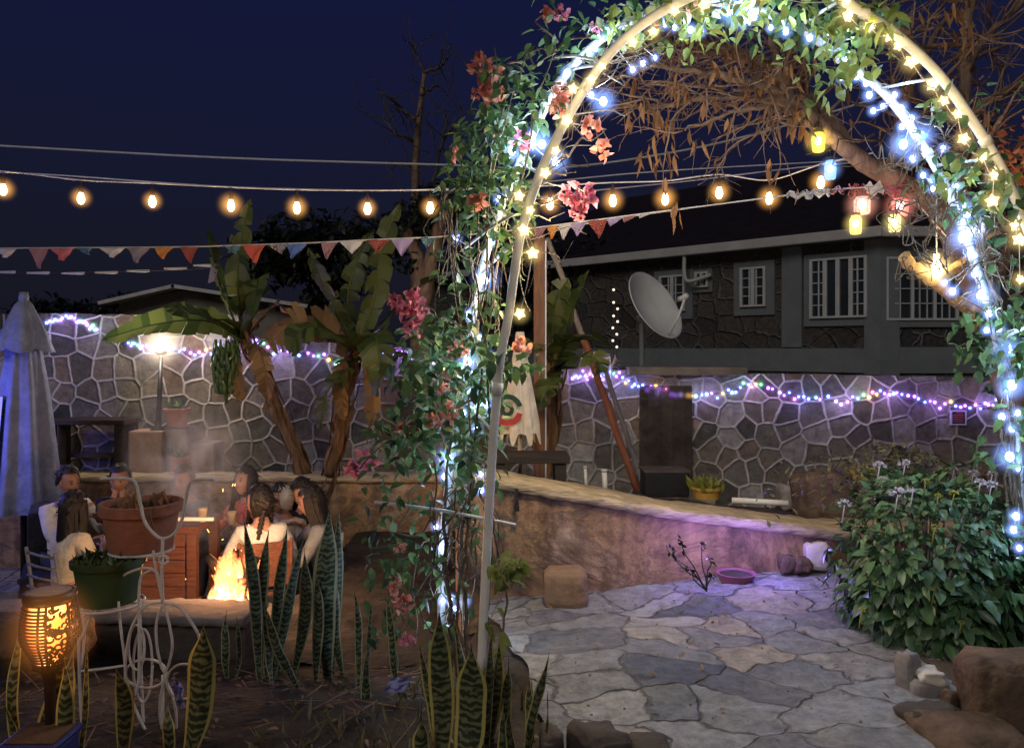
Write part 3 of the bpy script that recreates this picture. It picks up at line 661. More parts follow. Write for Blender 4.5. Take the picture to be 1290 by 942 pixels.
hb = thing('gabled_house', 'low pale house with a shallow gable roof beyond the tall stone wall', 'house', P(240, 420, 16))
mb = MB(); d = 16
g0, g1, g2 = P(150, 381, d), P(228, 366, d), P(420, 394, d)
mb.add([P(150, 470, d), P(420, 470, d), g2, g1, g0], [(0, 1, 2, 3, 4)]); mb.build('wall', mat('faded_wall', (.26, .24, .21), .9, .3, 1.5, .2), hb)
mb = MB()
for a, b_ in ((P(138, 384, d), P(228, 363.5, d)), (P(228, 363.5, d), P(432, 394, d))):
    q = (a + b_) / 2; dd = b_ - a; mb.box(q + V(0, -.2, .02), (dd.length + .06, .4, .07), ry=-math.atan2(dd.z, dd.x))
mb.build('bargeboard', mat('faded_board', (.62, .60, .58), .8, .2, 4, .1), hb)
mb = MB(); b0 = V(0, 4, 0)
for a, b_ in ((P(136, 385, d), P(228, 362, d)), (P(228, 362, d), P(434, 395, d))): mb.add([a, b_, b_ + b0, a + b0], [(0, 1, 2, 3)])
mb.build('roof', M['roof'], hb)
#__MARK_B__
# ------------------------------------------------------------------ garden arch
FH = [(606, 848), (610, 760), (616, 640), (622, 545), (630, 455), (641, 395), (655, 300), (680, 220), (714, 150), (757, 82), (800, 38), (850, 6), (905, -16), (960, -27), (1015, -20), (1060, 0), (1110, 30), (1150, 62), (1186, 98), (1222, 148), (1255, 200), (1282, 255), (1305, 320), (1320, 400), (1330, 500), (1336, 650), (1340, 860)]
BH = [(556, 790), (557, 700), (566, 600), (580, 500), (592, 420), (606, 345), (628, 270), (655, 205), (690, 130), (718, 88), (760, 48), (820, 16), (880, 2), (950, 12), (1006, 35), (1039, 58), (1071, 84), (1108, 112), (1136, 144), (1155, 172), (1178, 209), (1199, 251), (1217, 300), (1237, 360), (1256, 430), (1270, 500), (1280, 560), (1284, 640), (1285, 826)]
def dF(px): return lerp(3.52, 3.30, (px - 606) / 730)
def dB(px): return lerp(4.05, 3.72, (px - 556) / 730)
arch = thing('garden_arch', 'white pipe garden arch with two hoops over the stone path', 'arch', P(606, 848, 3.52))
for pts, dd, m in ((FH, dF, M['pvc']), (BH, dB, M['pvc_cool'])):
    mb = MB(); sp_ = spline([P(x, y, dd(x)) for x, y in pts], 4); mb.tube(sp_, .0205, 10)
    h = mb.build('hoop', m, arch)
    js = MB()
    for k in (14, 34, 62, 78):
        if k + 1 < len(sp_): js.tube([sp_[k], sp_[k].lerp(sp_[k + 1], .7)], .026, 10)
    js.build('pipe_joint', m, h)
for i, j in ((9, 9), (7, 7), (6, 5), (13, 12), (15, 14), (18, 17), (20, 20), (23, 24), (3, 3)):
    mb = MB(); a = P(*FH[i], dF(FH[i][0])); b_ = P(*BH[j], dB(BH[j][0])); mb.tube([a, (a + b_) / 2 + V(0, 0, .004), b_], .007, 6); mb.build('rung', M['pvc_cool'], arch)
for a, b_ in ((P(472, 632, 3.75), P(650, 661, 3.6)), (P(586, 312, 3.75), P(646, 270, 3.5)), (P(700, 72, 3.95), P(752, 76, 3.55))):
    mb = MB(); mb.tube([a, (a + b_) / 2 + V(0, 0, .012), b_], .0075, 6); mb.build('tie_rod', M['pvc_cool'], arch)

# ------------------------------------------------------------------ climbers on the arch
def rdir(down=.45, out=V(0, -.35, 0)):
    v = V(rng.gauss(0, 1), rng.gauss(0, .8), rng.gauss(0, .8)).normalized()
    return (v + V(0, 0, -down) + out).normalized()
def leaves(mb, blobs, size=(.045, .07), down=.5, wid=.62, mi=0):
    for (px, py, rx, ry, n, *ex) in blobs:
        d0 = ex[0] if ex else 3.8; dd = ex[1] if len(ex) > 1 else .28
        for _ in range(n):
            a = rng.random() * 6.283; r = rng.random() ** .55
            p = P(px + math.cos(a) * r * rx, py + math.sin(a) * r * ry, d0) + V(0, rng.uniform(-dd, dd), 0)
            L = rng.uniform(*size)
            mb.leaf(p, rdir(down), V(rng.gauss(0, .5), -.3 + rng.gauss(0, .4), 1), L, L * wid * rng.uniform(.8, 1.15), rng.uniform(.05, .45), rng.uniform(.1, .5), mi)
def wander(a, b_, n, j):
    pts = []
    for i in range(n + 1):
        t = i / n; k = math.sin(math.pi * t); pts.append(a.lerp(b_, t) + V(rng.gauss(0, j), rng.gauss(0, j), rng.gauss(0, j)) * (k * .9 + .1))
    return spline(pts, 3)
vine = thing('bougainvillea', 'leafy bougainvillea with coral and pink blooms climbing the arch beside the snake plants', 'climbing plant', P(575, 880, 3.7))
lb = MB()
LEFT = [(690, 28, 16, 18, 14), (712, 66, 36, 18, 46), (640, 98, 40, 26, 70), (655, 132, 52, 32, 130), (622, 168, 44, 36, 170), (606, 212, 42, 36, 150), (622, 256, 46, 34, 110), (586, 250, 26, 30, 60), (650, 205, 30, 50, 40),
        (596, 300, 34, 34, 50), (640, 305, 22, 44, 34), (566, 335, 18, 40, 26), (590, 398, 40, 42, 110), (548, 432, 44, 38, 130), (604, 452, 42, 42, 150), (526, 472, 38, 36, 110), (562, 500, 52, 44, 180), (606, 508, 26, 52, 90),
        (512, 530, 36, 34, 90), (552, 562, 50, 38, 130), (484, 562, 26, 26, 36), (505, 604, 36, 28, 46), (562, 622, 44, 42, 70), (482, 655, 20, 38, 30), (500, 722, 34, 52, 90), (534, 690, 34, 50, 60), (522, 775, 42, 40, 44), (600, 684, 22, 44, 20),
        (652, 456, 34, 20, 46, 3.55), (470, 705, 10, 50, 24), (590, 560, 24, 30, 40), (620, 580, 14, 40, 16), (575, 745, 30, 40, 24), (480, 800, 20, 30, 10)]
leaves(lb, [(a, b, c * 1.12, d, int(e * (1.0 if b < 280 else .62 if b > 585 else .85)), *f) for a, b, c, d, e, *f in LEFT], (.045, .078))
lb.build('foliage', M['vine_leaf'], vine)
lb = MB()
leaves(lb, [(640, 720, 22, 24, 26, 3.5, .1), (650, 708, 14, 14, 14, 3.5, .06), (625, 800, 12, 30, 8, 3.4, .1)], (.06, .085), .6)
leaves(lb, [(792, 30, 30, 24, 36, 3.65), (842, 20, 40, 20, 46, 3.65), (902, 16, 52, 20, 60, 3.65), (962, 22, 40, 24, 40, 3.65), (1032, 48, 32, 32, 44, 3.6), (1058, 76, 26, 36, 40, 3.6), (1086, 46, 22, 40, 30, 3.45), (1040, 8, 40, 20, 40, 3.5), (1104, 8, 26, 22, 24, 3.4), (880, 52, 20, 10, 8, 3.65), (1046, 112, 14, 20, 14, 3.6)], (.05, .085), .8, .68)
lb.build('foliage', M['vine_leaf_lit'], vine)
lb = MB(); leaves(lb, [(760, 26, 40, 26, 60, 3.8), (830, 10, 60, 26, 90, 3.85), (920, 6, 60, 20, 100, 3.85), (1000, 20, 50, 24, 90, 3.8), (1050, 40, 40, 40, 80, 3.75), (1100, 20, 40, 30, 60, 3.6)], (.05, .08), .7); lb.build('foliage', M['vine_leaf'], vine)
st = MB()
for a, b_, c, r in (((600, 905), (580, 690), (604, 400), .012), ((578, 890), (556, 640), (590, 430), .011), ((566, 850), (600, 600), (575, 330), .009), ((588, 860), (596, 640), (628, 300), .010), ((596, 905), (620, 560), (600, 345), .008), ((622, 850), (634, 760), (618, 650), .007)):
    d = rng.uniform(3.55, 3.95); q = spline([P(a[0], a[1], d - .1), P(b_[0] + rng.uniform(-8, 8), b_[1], d), P(c[0], c[1], d)], 10); st.tube([p + rv(.006) for p in q], taper(len(q), r, r * .55), 6)
for a, c in (((628, 290), (625, 60)), ((604, 400), (648, 110)), ((640, 260), (700, 62)), ((690, 70), (760, 30)), ((635, 115), (700, 68)), ((640, 250), (560, 215)), ((640, 80), (690, 64)), ((700, 64), (690, 15)), ((650, 120), (604, 92)), ((590, 420), (520, 380)), ((600, 500), (455, 590)), ((700, 205), (760, 165)), ((680, 260), (730, 245)), ((560, 640), (470, 690)), ((560, 700), (490, 800))):
    q = wander(P(*a, 3.75), P(*c, 3.75), 5, .035); st.tube(q, taper(len(q), .006, .003), 5)
for i in range(34):      # bare hanging runners
    x = rng.uniform(556, 660); y = rng.uniform(230, 330); q = wander(P(x, y, rng.uniform(3.6, 4.0)), P(x + rng.uniform(-30, 26), y + rng.uniform(60, 150), rng.uniform(3.6, 4.0)), 4, .03); st.tube(q, taper(len(q), .0042, .002), 4)
for i in range(40):
    x = rng.uniform(540, 620); y = rng.uniform(560, 700); q = wander(P(x, y, rng.uniform(3.6, 4.0)), P(x + rng.uniform(-40, 40), y + rng.uniform(60, 160), rng.uniform(3.6, 4.0)), 4, .04); st.tube(q, taper(len(q), .005, .002), 4)
for i in range(36):
    t = rng.uniform(0, 1); k = int(t * 8) + 6; x, y = FH[k]; q = wander(P(x + rng.uniform(-30, 10), y + rng.uniform(-10, 30), rng.uniform(3.4, 3.9)), P(x + rng.uniform(30, 90), y + rng.uniform(-50, 30), rng.uniform(3.4, 3.9)), 4, .05); st.tube(q, taper(len(q), .004, .002), 4)
st.build('stems', M['vine_stem'], vine)
def blooms(parent, lst):
    for px, py, rpx, d, key in lst:
        mb = MB(); c = P(px, py, d); r = rpx * d / 1000
        for i in range(int(9 + rpx)):
            u = rv(1).normalized(); p = c + u * r * rng.uniform(.15, .75)
            mb.leaf(p, (u + V(0, -.3, .1) + rv(.3)), rv(1), r * rng.uniform(.6, .95), r * rng.uniform(.75, 1.05), rng.uniform(-.1, .5), rng.uniform(.3, .9))
        mb.build('bloom', M[key], parent)
blooms(vine, [(706, 18, 10, 3.75, 'petal_pink'), (692, 20, 10, 3.75, 'petal_orange'), (606, 84, 14, 3.75, 'petal_orange'), (622, 92, 13, 3.75, 'petal_orange'), (616, 112, 18, 3.7, 'petal_orange'), (600, 118, 8, 3.75, 'petal_orange'), (573, 194, 9, 3.75, 'petal_orange'), (600, 256, 14, 3.6, 'petal_orange'),
              (708, 114, 12, 3.6, 'petal_orange'), (703, 136, 14, 3.6, 'petal_orange'), (744, 162, 13, 3.6, 'petal_orange'), (760, 188, 12, 3.6, 'petal_orange'), (734, 250, 18, 3.6, 'petal_pink'), (718, 246, 12, 3.6, 'petal_pink'), (728, 268, 11, 3.6, 'petal_pink'), (656, 178, 13, 3.7, 'petal_pink'), (752, 32, 9, 3.8, 'petal_pink'),
              (514, 381, 18, 3.9, 'petal_pink'), (496, 377, 9, 3.9, 'petal_pink'), (528, 388, 12, 3.9, 'petal_pink'), (519, 415, 13, 3.9, 'petal_pink'), (532, 405, 10, 3.9, 'petal_pink'), (576, 437, 14, 3.7, 'petal_orange'), (557, 488, 9, 3.7, 'petal_orange'), (568, 519, 13, 3.65, 'petal_orange'), (546, 528, 10, 3.65, 'petal_orange'), (507, 543, 11, 3.65, 'petal_orange'),
              (458, 580, 15, 3.8, 'petal_pink'), (446, 590, 11, 3.8, 'petal_pink'), (503, 688, 8, 3.55, 'petal_orange'), (498, 738, 10, 3.5, 'petal_orange'), (508, 762, 12, 3.5, 'petal_orange'), (514, 806, 9, 3.4, 'petal_pink'), (658, 436, 12, 3.55, 'petal_orange'), (820, 25, 10, 3.6, 'petal_orange'), (872, 10, 9, 3.6, 'petal_orange')])
vr = thing('climbing_vine', 'sparse leafy climber with bare tangled runners on the arch beside the flowering hedge', 'climbing plant', P(1290, 826, 3.7))
lb = MB()
leaves(lb, [(1170, 150, 18, 16, 12, 3.55), (1202, 206, 22, 22, 40, 3.55), (1222, 238, 18, 34, 40, 3.55), (1238, 130, 16, 16, 8, 3.45), (1246, 256, 24, 34, 50, 3.45), (1256, 402, 28, 28, 80, 3.6), (1250, 440, 22, 18, 44, 3.6), (1248, 468, 12, 8, 10, 3.6), (1280, 420, 18, 46, 90, 3.6), (1268, 520, 16, 14, 20, 3.6), (1285, 330, 14, 40, 40, 3.5), (1270, 570, 18, 20, 26, 3.6), (1282, 470, 14, 30, 30, 3.6)], (.05, .08), .6)
lb.build('foliage', M['vine_leaf'], vr)
lb = MB(); leaves(lb, [(1256, 240, 16, 26, 18, 3.4, .1), (1205, 225, 20, 40, 14, 3.5, .1), (1176, 125, 12, 12, 8, 3.4, .1), (1100, 75, 16, 24, 10, 3.4, .1)], (.05, .08), .6, .7); lb.build('foliage', M['vine_leaf_lit'], vr)
st = MB()
for i in range(110):
    x = rng.uniform(1120, 1285); y = rng.uniform(135, 330) if x < 1220 else rng.uniform(200, 420)
    a = P(x, y, rng.uniform(3.5, 3.95)); q = wander(a, a + V(rng.gauss(0, .12), rng.gauss(0, .1), rng.gauss(0, .1)), 5, .05); st.tube(q, taper(len(q), .0038, .0018), 4)
for i in range(5):
    q = spline([P(1288 + i * 3, 830, 3.65), P(1276 + rng.uniform(-8, 10), 600, 3.7), P(1262 + rng.uniform(-8, 12), 420, 3.65), P(1225 + rng.uniform(-8, 14), 280, 3.6)], 8); st.tube([p + rv(.008) for p in q], taper(len(q), .009, .005), 5)
st.build('stems', M['vine_stem'], vr)

# ------------------------------------------------------------------ cool white string lights
LED = emis('cool_led', (.50, .68, 1.0), 26); LEDG = painted_glow_mat('cool_led_painted_glow', (.22, .38, 1.0), .9, 10)
led = thing('string_lights', 'cool white bulbs wound round the garden arch', 'string lights', P(567, 760, 3.9))
BIG = [(565, 578), (612, 352), (670, 178), (760, 128), (683, 182), (1160, 172), (1138, 182), (1222, 292), (1236, 372), (1275, 485), (935, 20), (1268, 440), (1218, 268), (1213, 300), (700, 204), (1272, 575), (920, 14), (645, 190), (604, 505), (590, 455)]
SML = [(613, 510), (606, 597), (606, 617), (549, 663), (567, 755), (585, 757), (558, 757), (573, 766), (616, 447), (640, 200), (655, 175), (745, 120), (714, 92), (750, 62), (797, 88), (810, 80), (825, 73), (765, 40), (850, 35), (870, 38), (883, 40), (950, 22), (990, 40), (971, 35), (1045, 42), (1058, 62), (1068, 75), (1060, 98), (1079, 97), (1091, 106), (1095, 120), (1127, 120), (1112, 134), (1135, 137),
       (1136, 160), (1150, 200), (1188, 187), (1163, 221), (1174, 227), (1175, 238), (1213, 262), (1228, 345), (1190, 356), (1200, 367), (1258, 414), (1243, 416), (1265, 460), (1268, 494), (1262, 525), (1275, 540), (1283, 590), (1280, 650), (1277, 667), (1284, 690), (596, 470), (588, 445), (604, 425), (590, 395), (584, 520), (600, 540), (575, 300), (620, 305), (628, 250), (560, 600), (555, 690), (592, 400), (612, 470), (1205, 235), (1228, 322), (1148, 150), (1246, 395), (1282, 520), (730, 76), (778, 58), (838, 30), (1020, 48), (1100, 140), (1190, 240), (1222, 320)]
wr = MB(); bulbs = []
for k, (px, py) in enumerate(BIG + SML):
    big = k < len(BIG); c = P(px, py, dB(px) - rng.uniform(.02, .16))
    mb = MB(); r = .018 if big else rng.uniform(.009, .0135)
    mb.ball(c, r, 8, 6, sc=(1, 1, 1.25)); bo = mb.build('bulb', LED, led)
    mb = MB(); mb.ball(c, r * (6 if big else 4.4), 20, 12); mb.build('painted_glow', LEDG, bo, smooth=True)
    bulbs.append((c, big))
for k in range(len(BH) - 1):
    pass
sp_ = spline([P(x, y, dB(x)) for x, y in BH], 6); wp = []
for i, p in enumerate(sp_):
    an = i * 1.1; wp.append(p + V(math.cos(an) * .034, math.sin(an) * .034, math.sin(an * 1.3) * .012))
wr.tube(wp, .0016, 4)
for c, b_ in bulbs:
    q = min(wp, key=lambda t: (t - c).length); 
    if (q - c).length < .5: wr.tube([q, (q + c) / 2 + V(0, 0, -.012), c], .0014, 4)
wr.build('wire', M['cord_white'], led)
for k, (c, b_) in enumerate(bulbs):
    e_ = 1.1 if c.x < .2 and c.z < 2.6 else (.8 if c.x > 1.6 else 2.6)
    if b_: lamp('led_lamp', c + V(-.02, -.13, 0), (.52, .70, 1.0), 2.0 * e_, .03)
    elif k % 3 == 0: lamp('led_lamp', c + V(-.02, -.13, 0), (.52, .70, 1.0), 1.1 * e_, .03)

# ------------------------------------------------------------------ warm star lights
STARM = emis('warm_star', (1.0, .78, .34), 2.2); STARC = emis('warm_star_core', (1.0, .88, .55), 8); STARG = painted_glow_mat('warm_star_painted_glow', (1.0, .72, .25), .28, 7)
star = thing('star_lights', 'warm yellow star shaped lights strung along the nearer hoop of the arch', 'string lights', P(655, 395, 3.5))
SL = [(654, 247), (668, 265), (671, 319), (655, 395), (660, 290), (687, 218), (700, 190), (714, 152), (722, 112), (745, 100), (758, 84), (797, 54), (823, 40), (850, 14), (887, 6), (1068, 20), (1095, 34), (1120, 46), (1132, 58), (1148, 78), (1175, 107), (1189, 127), (1206, 144), (1214, 175), (1238, 198), (1252, 221), (1250, 253), (1279, 284), (1285, 352), (1066, 2), (960, -6), (1284, 302)]
wr = MB(); prev = None
for px, py in sorted(SL, key=lambda t: (t[0] > 900, t[1] * (1 if t[0] > 900 else -1))):
    d = dF(px) - .05; c = P(px, py, d); mb = MB(); n = 10; tilt = rng.uniform(0, 6); r = rng.uniform(.022, .034)
    nx = V(rng.uniform(-.5, .5), -1, rng.uniform(-.4, .4)).normalized(); ax = nx.orthogonal().normalized(); ay = nx.cross(ax)
    ring = [c + (ax * math.cos(tilt + i * math.pi / 5) + ay * math.sin(tilt + i * math.pi / 5)) * (r if i % 2 == 0 else r * .64) for i in range(n)]
    vs = [c + nx * r * .42] + ring + [c - nx * r * .42]
    mb.add(vs, [(0, 1 + i, 1 + (i + 1) % n) for i in range(n)] + [(n + 1, 1 + (i + 1) % n, 1 + i) for i in range(n)])
    so_ = mb.build('star', STARM, star)
    mb = MB(); mb.ball(c + nx * r * .25, r * .38, 8, 5); mb.build('bulb', STARC, so_)
    mb = MB(); mb.ball(c, r * 2.3, 20, 12); mb.build('painted_glow', STARG, so_, smooth=True)
    if prev is not None and (prev - c).length < .8: wr.tube([prev, (prev + c) / 2 + V(0, 0, -.02), c], .002, 4)
    prev = c
wr.build('wire', M['cord_white'], star)
for i, (px, py) in enumerate(SL[::2]):
    wall_fill = px < 720 and py > 180  # these lamps sit behind the hoop, boosted as added fill for the retaining wall
    lamp('star_and_fill_lamp', P(px, py, dF(px) - .2) + (V(.16, .55, -.1) if wall_fill else V(0, 0, 0)), (1, .74, .42), 18.0 if wall_fill else .8, .03)

# ------------------------------------------------------------------ festoon of warm bulbs overhead
FB = emis('warm_filament', (1.0, .72, .34), 22); FG = painted_glow_mat('warm_bulb_painted_glow', (1.0, .46, .11), .65, 10)
fes = thing('festoon_lights', 'row of amber glass bulbs on a cable over the sunken patio', 'string lights', P(290, 240, 6))
BL = [(4, 238, 6.2), (102, 249, 6.15), (192, 253, 6.1), (291, 258, 6.05), (374, 261, 6.0), (463, 262, 6.0), (542, 261, 6.0), (693, 256, 6.0), (772, 252, 6.0), (838, 250, 6.0), (906, 242, 6.0), (969, 249, 6.0), (1034, 229, 5.8)]
ctop = [P(x, y - 22, d) for x, y, d in [(-120, 232, 6.3)] + BL + [(1100, 215, 5.6)]]
mb = MB(); mb.tube(spline(ctop, 5), .006, 5); mb.build('cord', M['cable'], fes)
for px, py, d in BL:
    c = P(px, py, d); mb = MB()
    mb.lathe(c, [(.001, -.052), (.014, -.047), (.024, -.03), (.027, -.012), (.022, .012), (.015, .03), (.013, .04)], 12); bo = mb.build('bulb', FB, fes)
    mb = MB(); mb.lathe(c, [(.014, .036), (.017, .042), (.017, .085), (.008, .098), (.006, .125), (.001, .128)], 10); mb.build('socket', M['cord_dark'], bo)
    mb = MB(); mb.ball(c, .125 * rng.uniform(.85, 1.1), 24, 14); mb.build('painted_glow', FG, bo, smooth=True)
    lamp('festoon_lamp', c + V(0, 0, -.02), (1, .68, .38), 13.0, .03)

# ------------------------------------------------------------------ bunting
def flagm(name, c): 
    m = leaf_mat(name, tuple(x * .8 for x in c), tuple(min(.9, x * 1.15) for x in c), .5, .8, .2); return m
FM = {'w': flagm('flag_white', (.72, .70, .66)), 'p': flagm('flag_pink', (.70, .22, .24)), 'r': flagm('flag_red', (.68, .15, .10)), 'o': flagm('flag_orange', (.78, .34, .08)), 'b': flagm('flag_blue', (.13, .22, .55)), 'l': flagm('flag_lilac', (.50, .40, .62)),
      'zr': zebra_mat('flag_red_zebra', (.75, .18, .13), (.03, .02, .02), 40), 'zp': zebra_mat('flag_pink_zebra', (.75, .45, .45), (.14, .03, .05), 40), 'zw': zebra_mat('flag_grey_zebra', (.66, .60, .60), (.05, .03, .05), 40), 'zb': zebra_mat('flag_teal_zebra', (.28, .55, .62), (.02, .03, .05), 40)}
bun = thing('bunting', 'cord of coloured and zebra striped triangular flags below the amber bulbs', 'bunting', P(320, 310, 5.5))
def bdep(px): return lerp(5.7, 5.0, px / 1060)
cords = [(-60, 315), (0, 313), (120, 312), (235, 311), (300, 309), (390, 306), (470, 302), (560, 298), (640, 291), (690, 285), (760, 276), (820, 268), (900, 258), (1000, 245), (1060, 238), (1100, 236)]
mb = MB(); cs = spline([P(x, y, bdep(x)) for x, y in cords], 4); mb.tube(cs, .005, 5); mb.build('cord', M['cord_white'], bun)
FL = [(8, 'w', 30, 12, .0), (48, 'zp', 26, 26, .3), (78, 'p', 30, 16, .1), (106, 'zb', 24, 9, .6), (141, 'w', 34, 13, .1), (174, 'zw', 30, 20, .0), (207, 'o', 26, 15, -.1), (238, 'zr', 24, 21, .3), (292, 'zb', 22, 11, .5), (321, 'r', 30, 23, .0), (349, 'zw', 26, 13, .5), (374, 'b', 28, 20, -.4), (415, 'zp', 22, 22, -.3), (443, 'w', 32, 17, .1), (477, 'zr', 30, 17, .0), (507, 'l', 30, 23, .0), (540, 'zb', 22, 14, -.2), (567, 'r', 18, 10, .3),
      (681, 'zp', 18, 18, -.5), (697, 'o', 16, 18, -.3), (712, 'w', 18, 20, -.3), (729, 'l', 22, 18, -.2), (753, 'zr', 26, 24, .1), (776, 'l', 22, 12, -.7), (795, 'zp', 20, 10, -.9), (815, 'w', 20, 7, -1.0)]
def cord_at(px):
    for (a, ya), (b_, yb) in zip(cords[:-1], cords[1:]):
        if a <= px <= b_: return lerp(ya, yb, (px - a) / (b_ - a))
    return 240
for px, key, wpx, hpx, skew in FL:
    d = bdep(px); n = 8; mb = MB(); vs = []
    tipx = px + skew * wpx * .5; wb = rng.uniform(.01, .03)
    for j in range(n + 1):
        t = j / n
        for i in range(7):
            u = i / 6 - .5
            x = lerp(px + u * wpx, tipx + u * 1.5, t); y = lerp(cord_at(px + u * wpx), cord_at(px) + hpx, t)
            vs.append(P(x, y, d) + V(0, math.sin(u * 7 + t * 4 + px) * wb * (.3 + t) - .02 * t, 0))
    fs = [(j * 7 + i, j * 7 + i + 1, (j + 1) * 7 + i + 1, (j + 1) * 7 + i) for j in range(n) for i in range(6)]
    mb.add(vs, fs, 0, True); mb.build('flag', FM[key], bun)
for px, py, key, L in ((1008, 246, 'w', 34), (1030, 243, 'w', 30), (1052, 240, 'zp', 26), (1080, 240, 'zr', 22), (1100, 238, 'w', 26), (1128, 240, 'p', 30), (1142, 236, 'zr', 26)):
    mb = MB(); d = 5.0; vs = []
    for i in range(9):
        for j in range(6):
            x = px + (i / 8 - .5) * L; y = py + (j / 5 - .5) * (7 if px < 1060 else 14) + 3 * math.sin(i * 1.7 + px)
            vs.append(P(x, y, d) + V(0, rng.uniform(-.025, .025), 0))
    mb.add(vs, [(i * 6 + j, i * 6 + j + 1, (i + 1) * 6 + j + 1, (i + 1) * 6 + j) for i in range(8) for j in range(5)], 0, True); mb.build('flag', FM[key], bun)
b2_ = thing('bunting', 'far line of pale flags blown flat, seen edge-on above the tall stone wall', 'bunting', P(130, 343, 8.2))
mb = MB(); mb.tube(spline([P(-60, 342, 8.3), P(60, 343.5, 8.25), P(180, 341.5, 8.2), P(262, 338, 8.2), P(330, 330, 8.2)], 6), .003, 4); mb.build('cord', M['cord_dark'], b2_)
for px, py in ((5, 342.5), (48, 343.5), (92, 344), (134, 343), (174, 341), (221, 338), (258, 334)):
    mb = MB(); c = P(px, py, 8.2); mb.add([c + V(-.12, 0, .006), c + V(.12, 0, .012), c + V(.12, 0, -.012), c + V(.0, .16, -.004), c + V(-.12, 0, -.012)], [(0, 1, 2, 4), (4, 2, 3)]); mb.build('flag', FM['w'], b2_)
mb = MB(); c = P(268, 346, 8.1); mb.add([c + V(-.02, 0, .09), c + V(.05, 0, .05), c + V(.03, 0, -.06), c + V(-.05, 0, -.09)], [(0, 1, 2, 3)]); mb.build('flag', FM['zw'], b2_)

# ------------------------------------------------------------------ overhead cables
for k, (pts, d, r, lab) in enumerate((([(-100, 178), (0, 184), (280, 199), (560, 208), (700, 212), (860, 190), (992, 158), (1150, 110)], 12, .018, 'thick pale overhead cable crossing the sky highest of all'),
                        ([(-100, 214), (60, 220), (300, 236), (560, 240), (690, 229), (830, 216), (1076, 202), (1200, 196)], 9, .008, 'thin overhead wire running just above the amber bulbs'),
                        ([(640, 262), (700, 246), (860, 229), (1000, 212), (1090, 204)], 8.5, .008, 'thin overhead wire below the pale cable behind the arch'),
                        ([(690, 290), (800, 272), (900, 258), (1010, 244), (1060, 238)], 6.4, .006, 'thin white line rising toward the hanging lanterns'))):
    mb = MB(); mb.tube(spline([P(x, y, d) for x, y in pts], 6), r, 5); tag(mb.build('overhead_cable', M['cable']), lab, 'cable')

# ------------------------------------------------------------------ coloured fairy lights on the stone walls
FC = [emis('fairy_' + n, c, 13) for n, c in (('violet', (.45, .12, 1.0)), ('pink', (1.0, .22, .62)), ('blue', (.12, .2, 1.0)), ('green', (.12, 1.0, .35)), ('amber', (1.0, .6, .12)), ('aqua', (.25, .75, 1.0)), ('lilac', (.75, .55, 1.0)))]
FGL = [painted_glow_mat('fairy_painted_glow_' + n, c, .35, 8) for n, c in (('violet', (.4, .15, 1.0)), ('pink', (1.0, .2, .7)), ('blue', (.15, .2, 1.0)), ('green', (.1, 1.0, .4)), ('amber', (1.0, .55, .15)), ('aqua', (.25, .6, 1.0)), ('lilac', (.55, .4, 1.0)))]
def fairy(label, lines, n, seed):
    r_ = random.Random(seed); root = thing('fairy_lights', label, 'fairy lights', P(*lines[0][0], 8.5))
    mb = MB(); allp = []
    for ln in lines:
        q = spline([P(x, y, 8.53) for x, y in ln], 8); mb.tube(q, .004, 4); allp.append(q)
    mb.build('wire', M['cord_dark'], root)
    tot = sum(len(q) for q in allp); cnt = 0
    for q in allp:
        m = max(2, round(n * len(q) / tot))
        for i in range(m):
            t = (i + r_.random() * .5) / m * (len(q) - 1); k = int(t); p = q[k].lerp(q[min(k + 1, len(q) - 1)], t - k) + V(0, -.02, r_.uniform(-.05, .05) if i % 2 else r_.uniform(-.015, .015))
            ci = r_.choice([0, 0, 1, 2, 2, 2, 3, 4, 5, 6, 0, 2, 0]); mb = MB(); mb.ball(p, r_.uniform(.011, .017), 7, 5); bo = mb.build('bulb', FC[ci], root)
            mb = MB(); mb.ball(p, .06, 12, 8); mb.build('painted_glow', FGL[ci], bo, smooth=True)
fairy('multicoloured fairy lights drooping along the tall stone wall behind the banana plants', [[(60, 407), (78, 402), (97, 403), (112, 410), (126, 418)], [(162, 432), (178, 437), (205, 441), (240, 443), (268, 441), (296, 435), (318, 433), (350, 441), (395, 447), (430, 455), (455, 454)], [(472, 452), (490, 446), (505, 444), (522, 450)], [(545, 456), (560, 460)]], 99, 3)
fairy('multicoloured fairy lights draped along the stone wall below the dark house', [[(720, 478), (735, 472), (752, 474), (770, 470), (790, 480), (815, 487), (850, 496), (885, 497), (920, 493), (948, 485), (985, 494), (1020, 502), (1065, 505), (1100, 499), (1128, 494), (1165, 505), (1200, 510), (1235, 509), (1262, 508)]], 99, 5)
for px, py in ((70, 408), (110, 412), (180, 440), (240, 446), (300, 440), (345, 447), (395, 452), (450, 458), (500, 452), (735, 478), (775, 478), (830, 494), (890, 500), (950, 488), (1010, 504), (1070, 508), (1130, 500), (1190, 512), (1250, 512)):
    lamp('fairy_lamp', P(px, py, 8.49), rng.choice([(.42, .28, 1), (.34, .30, 1), (.55, .30, 1)]), 1.0, .05)

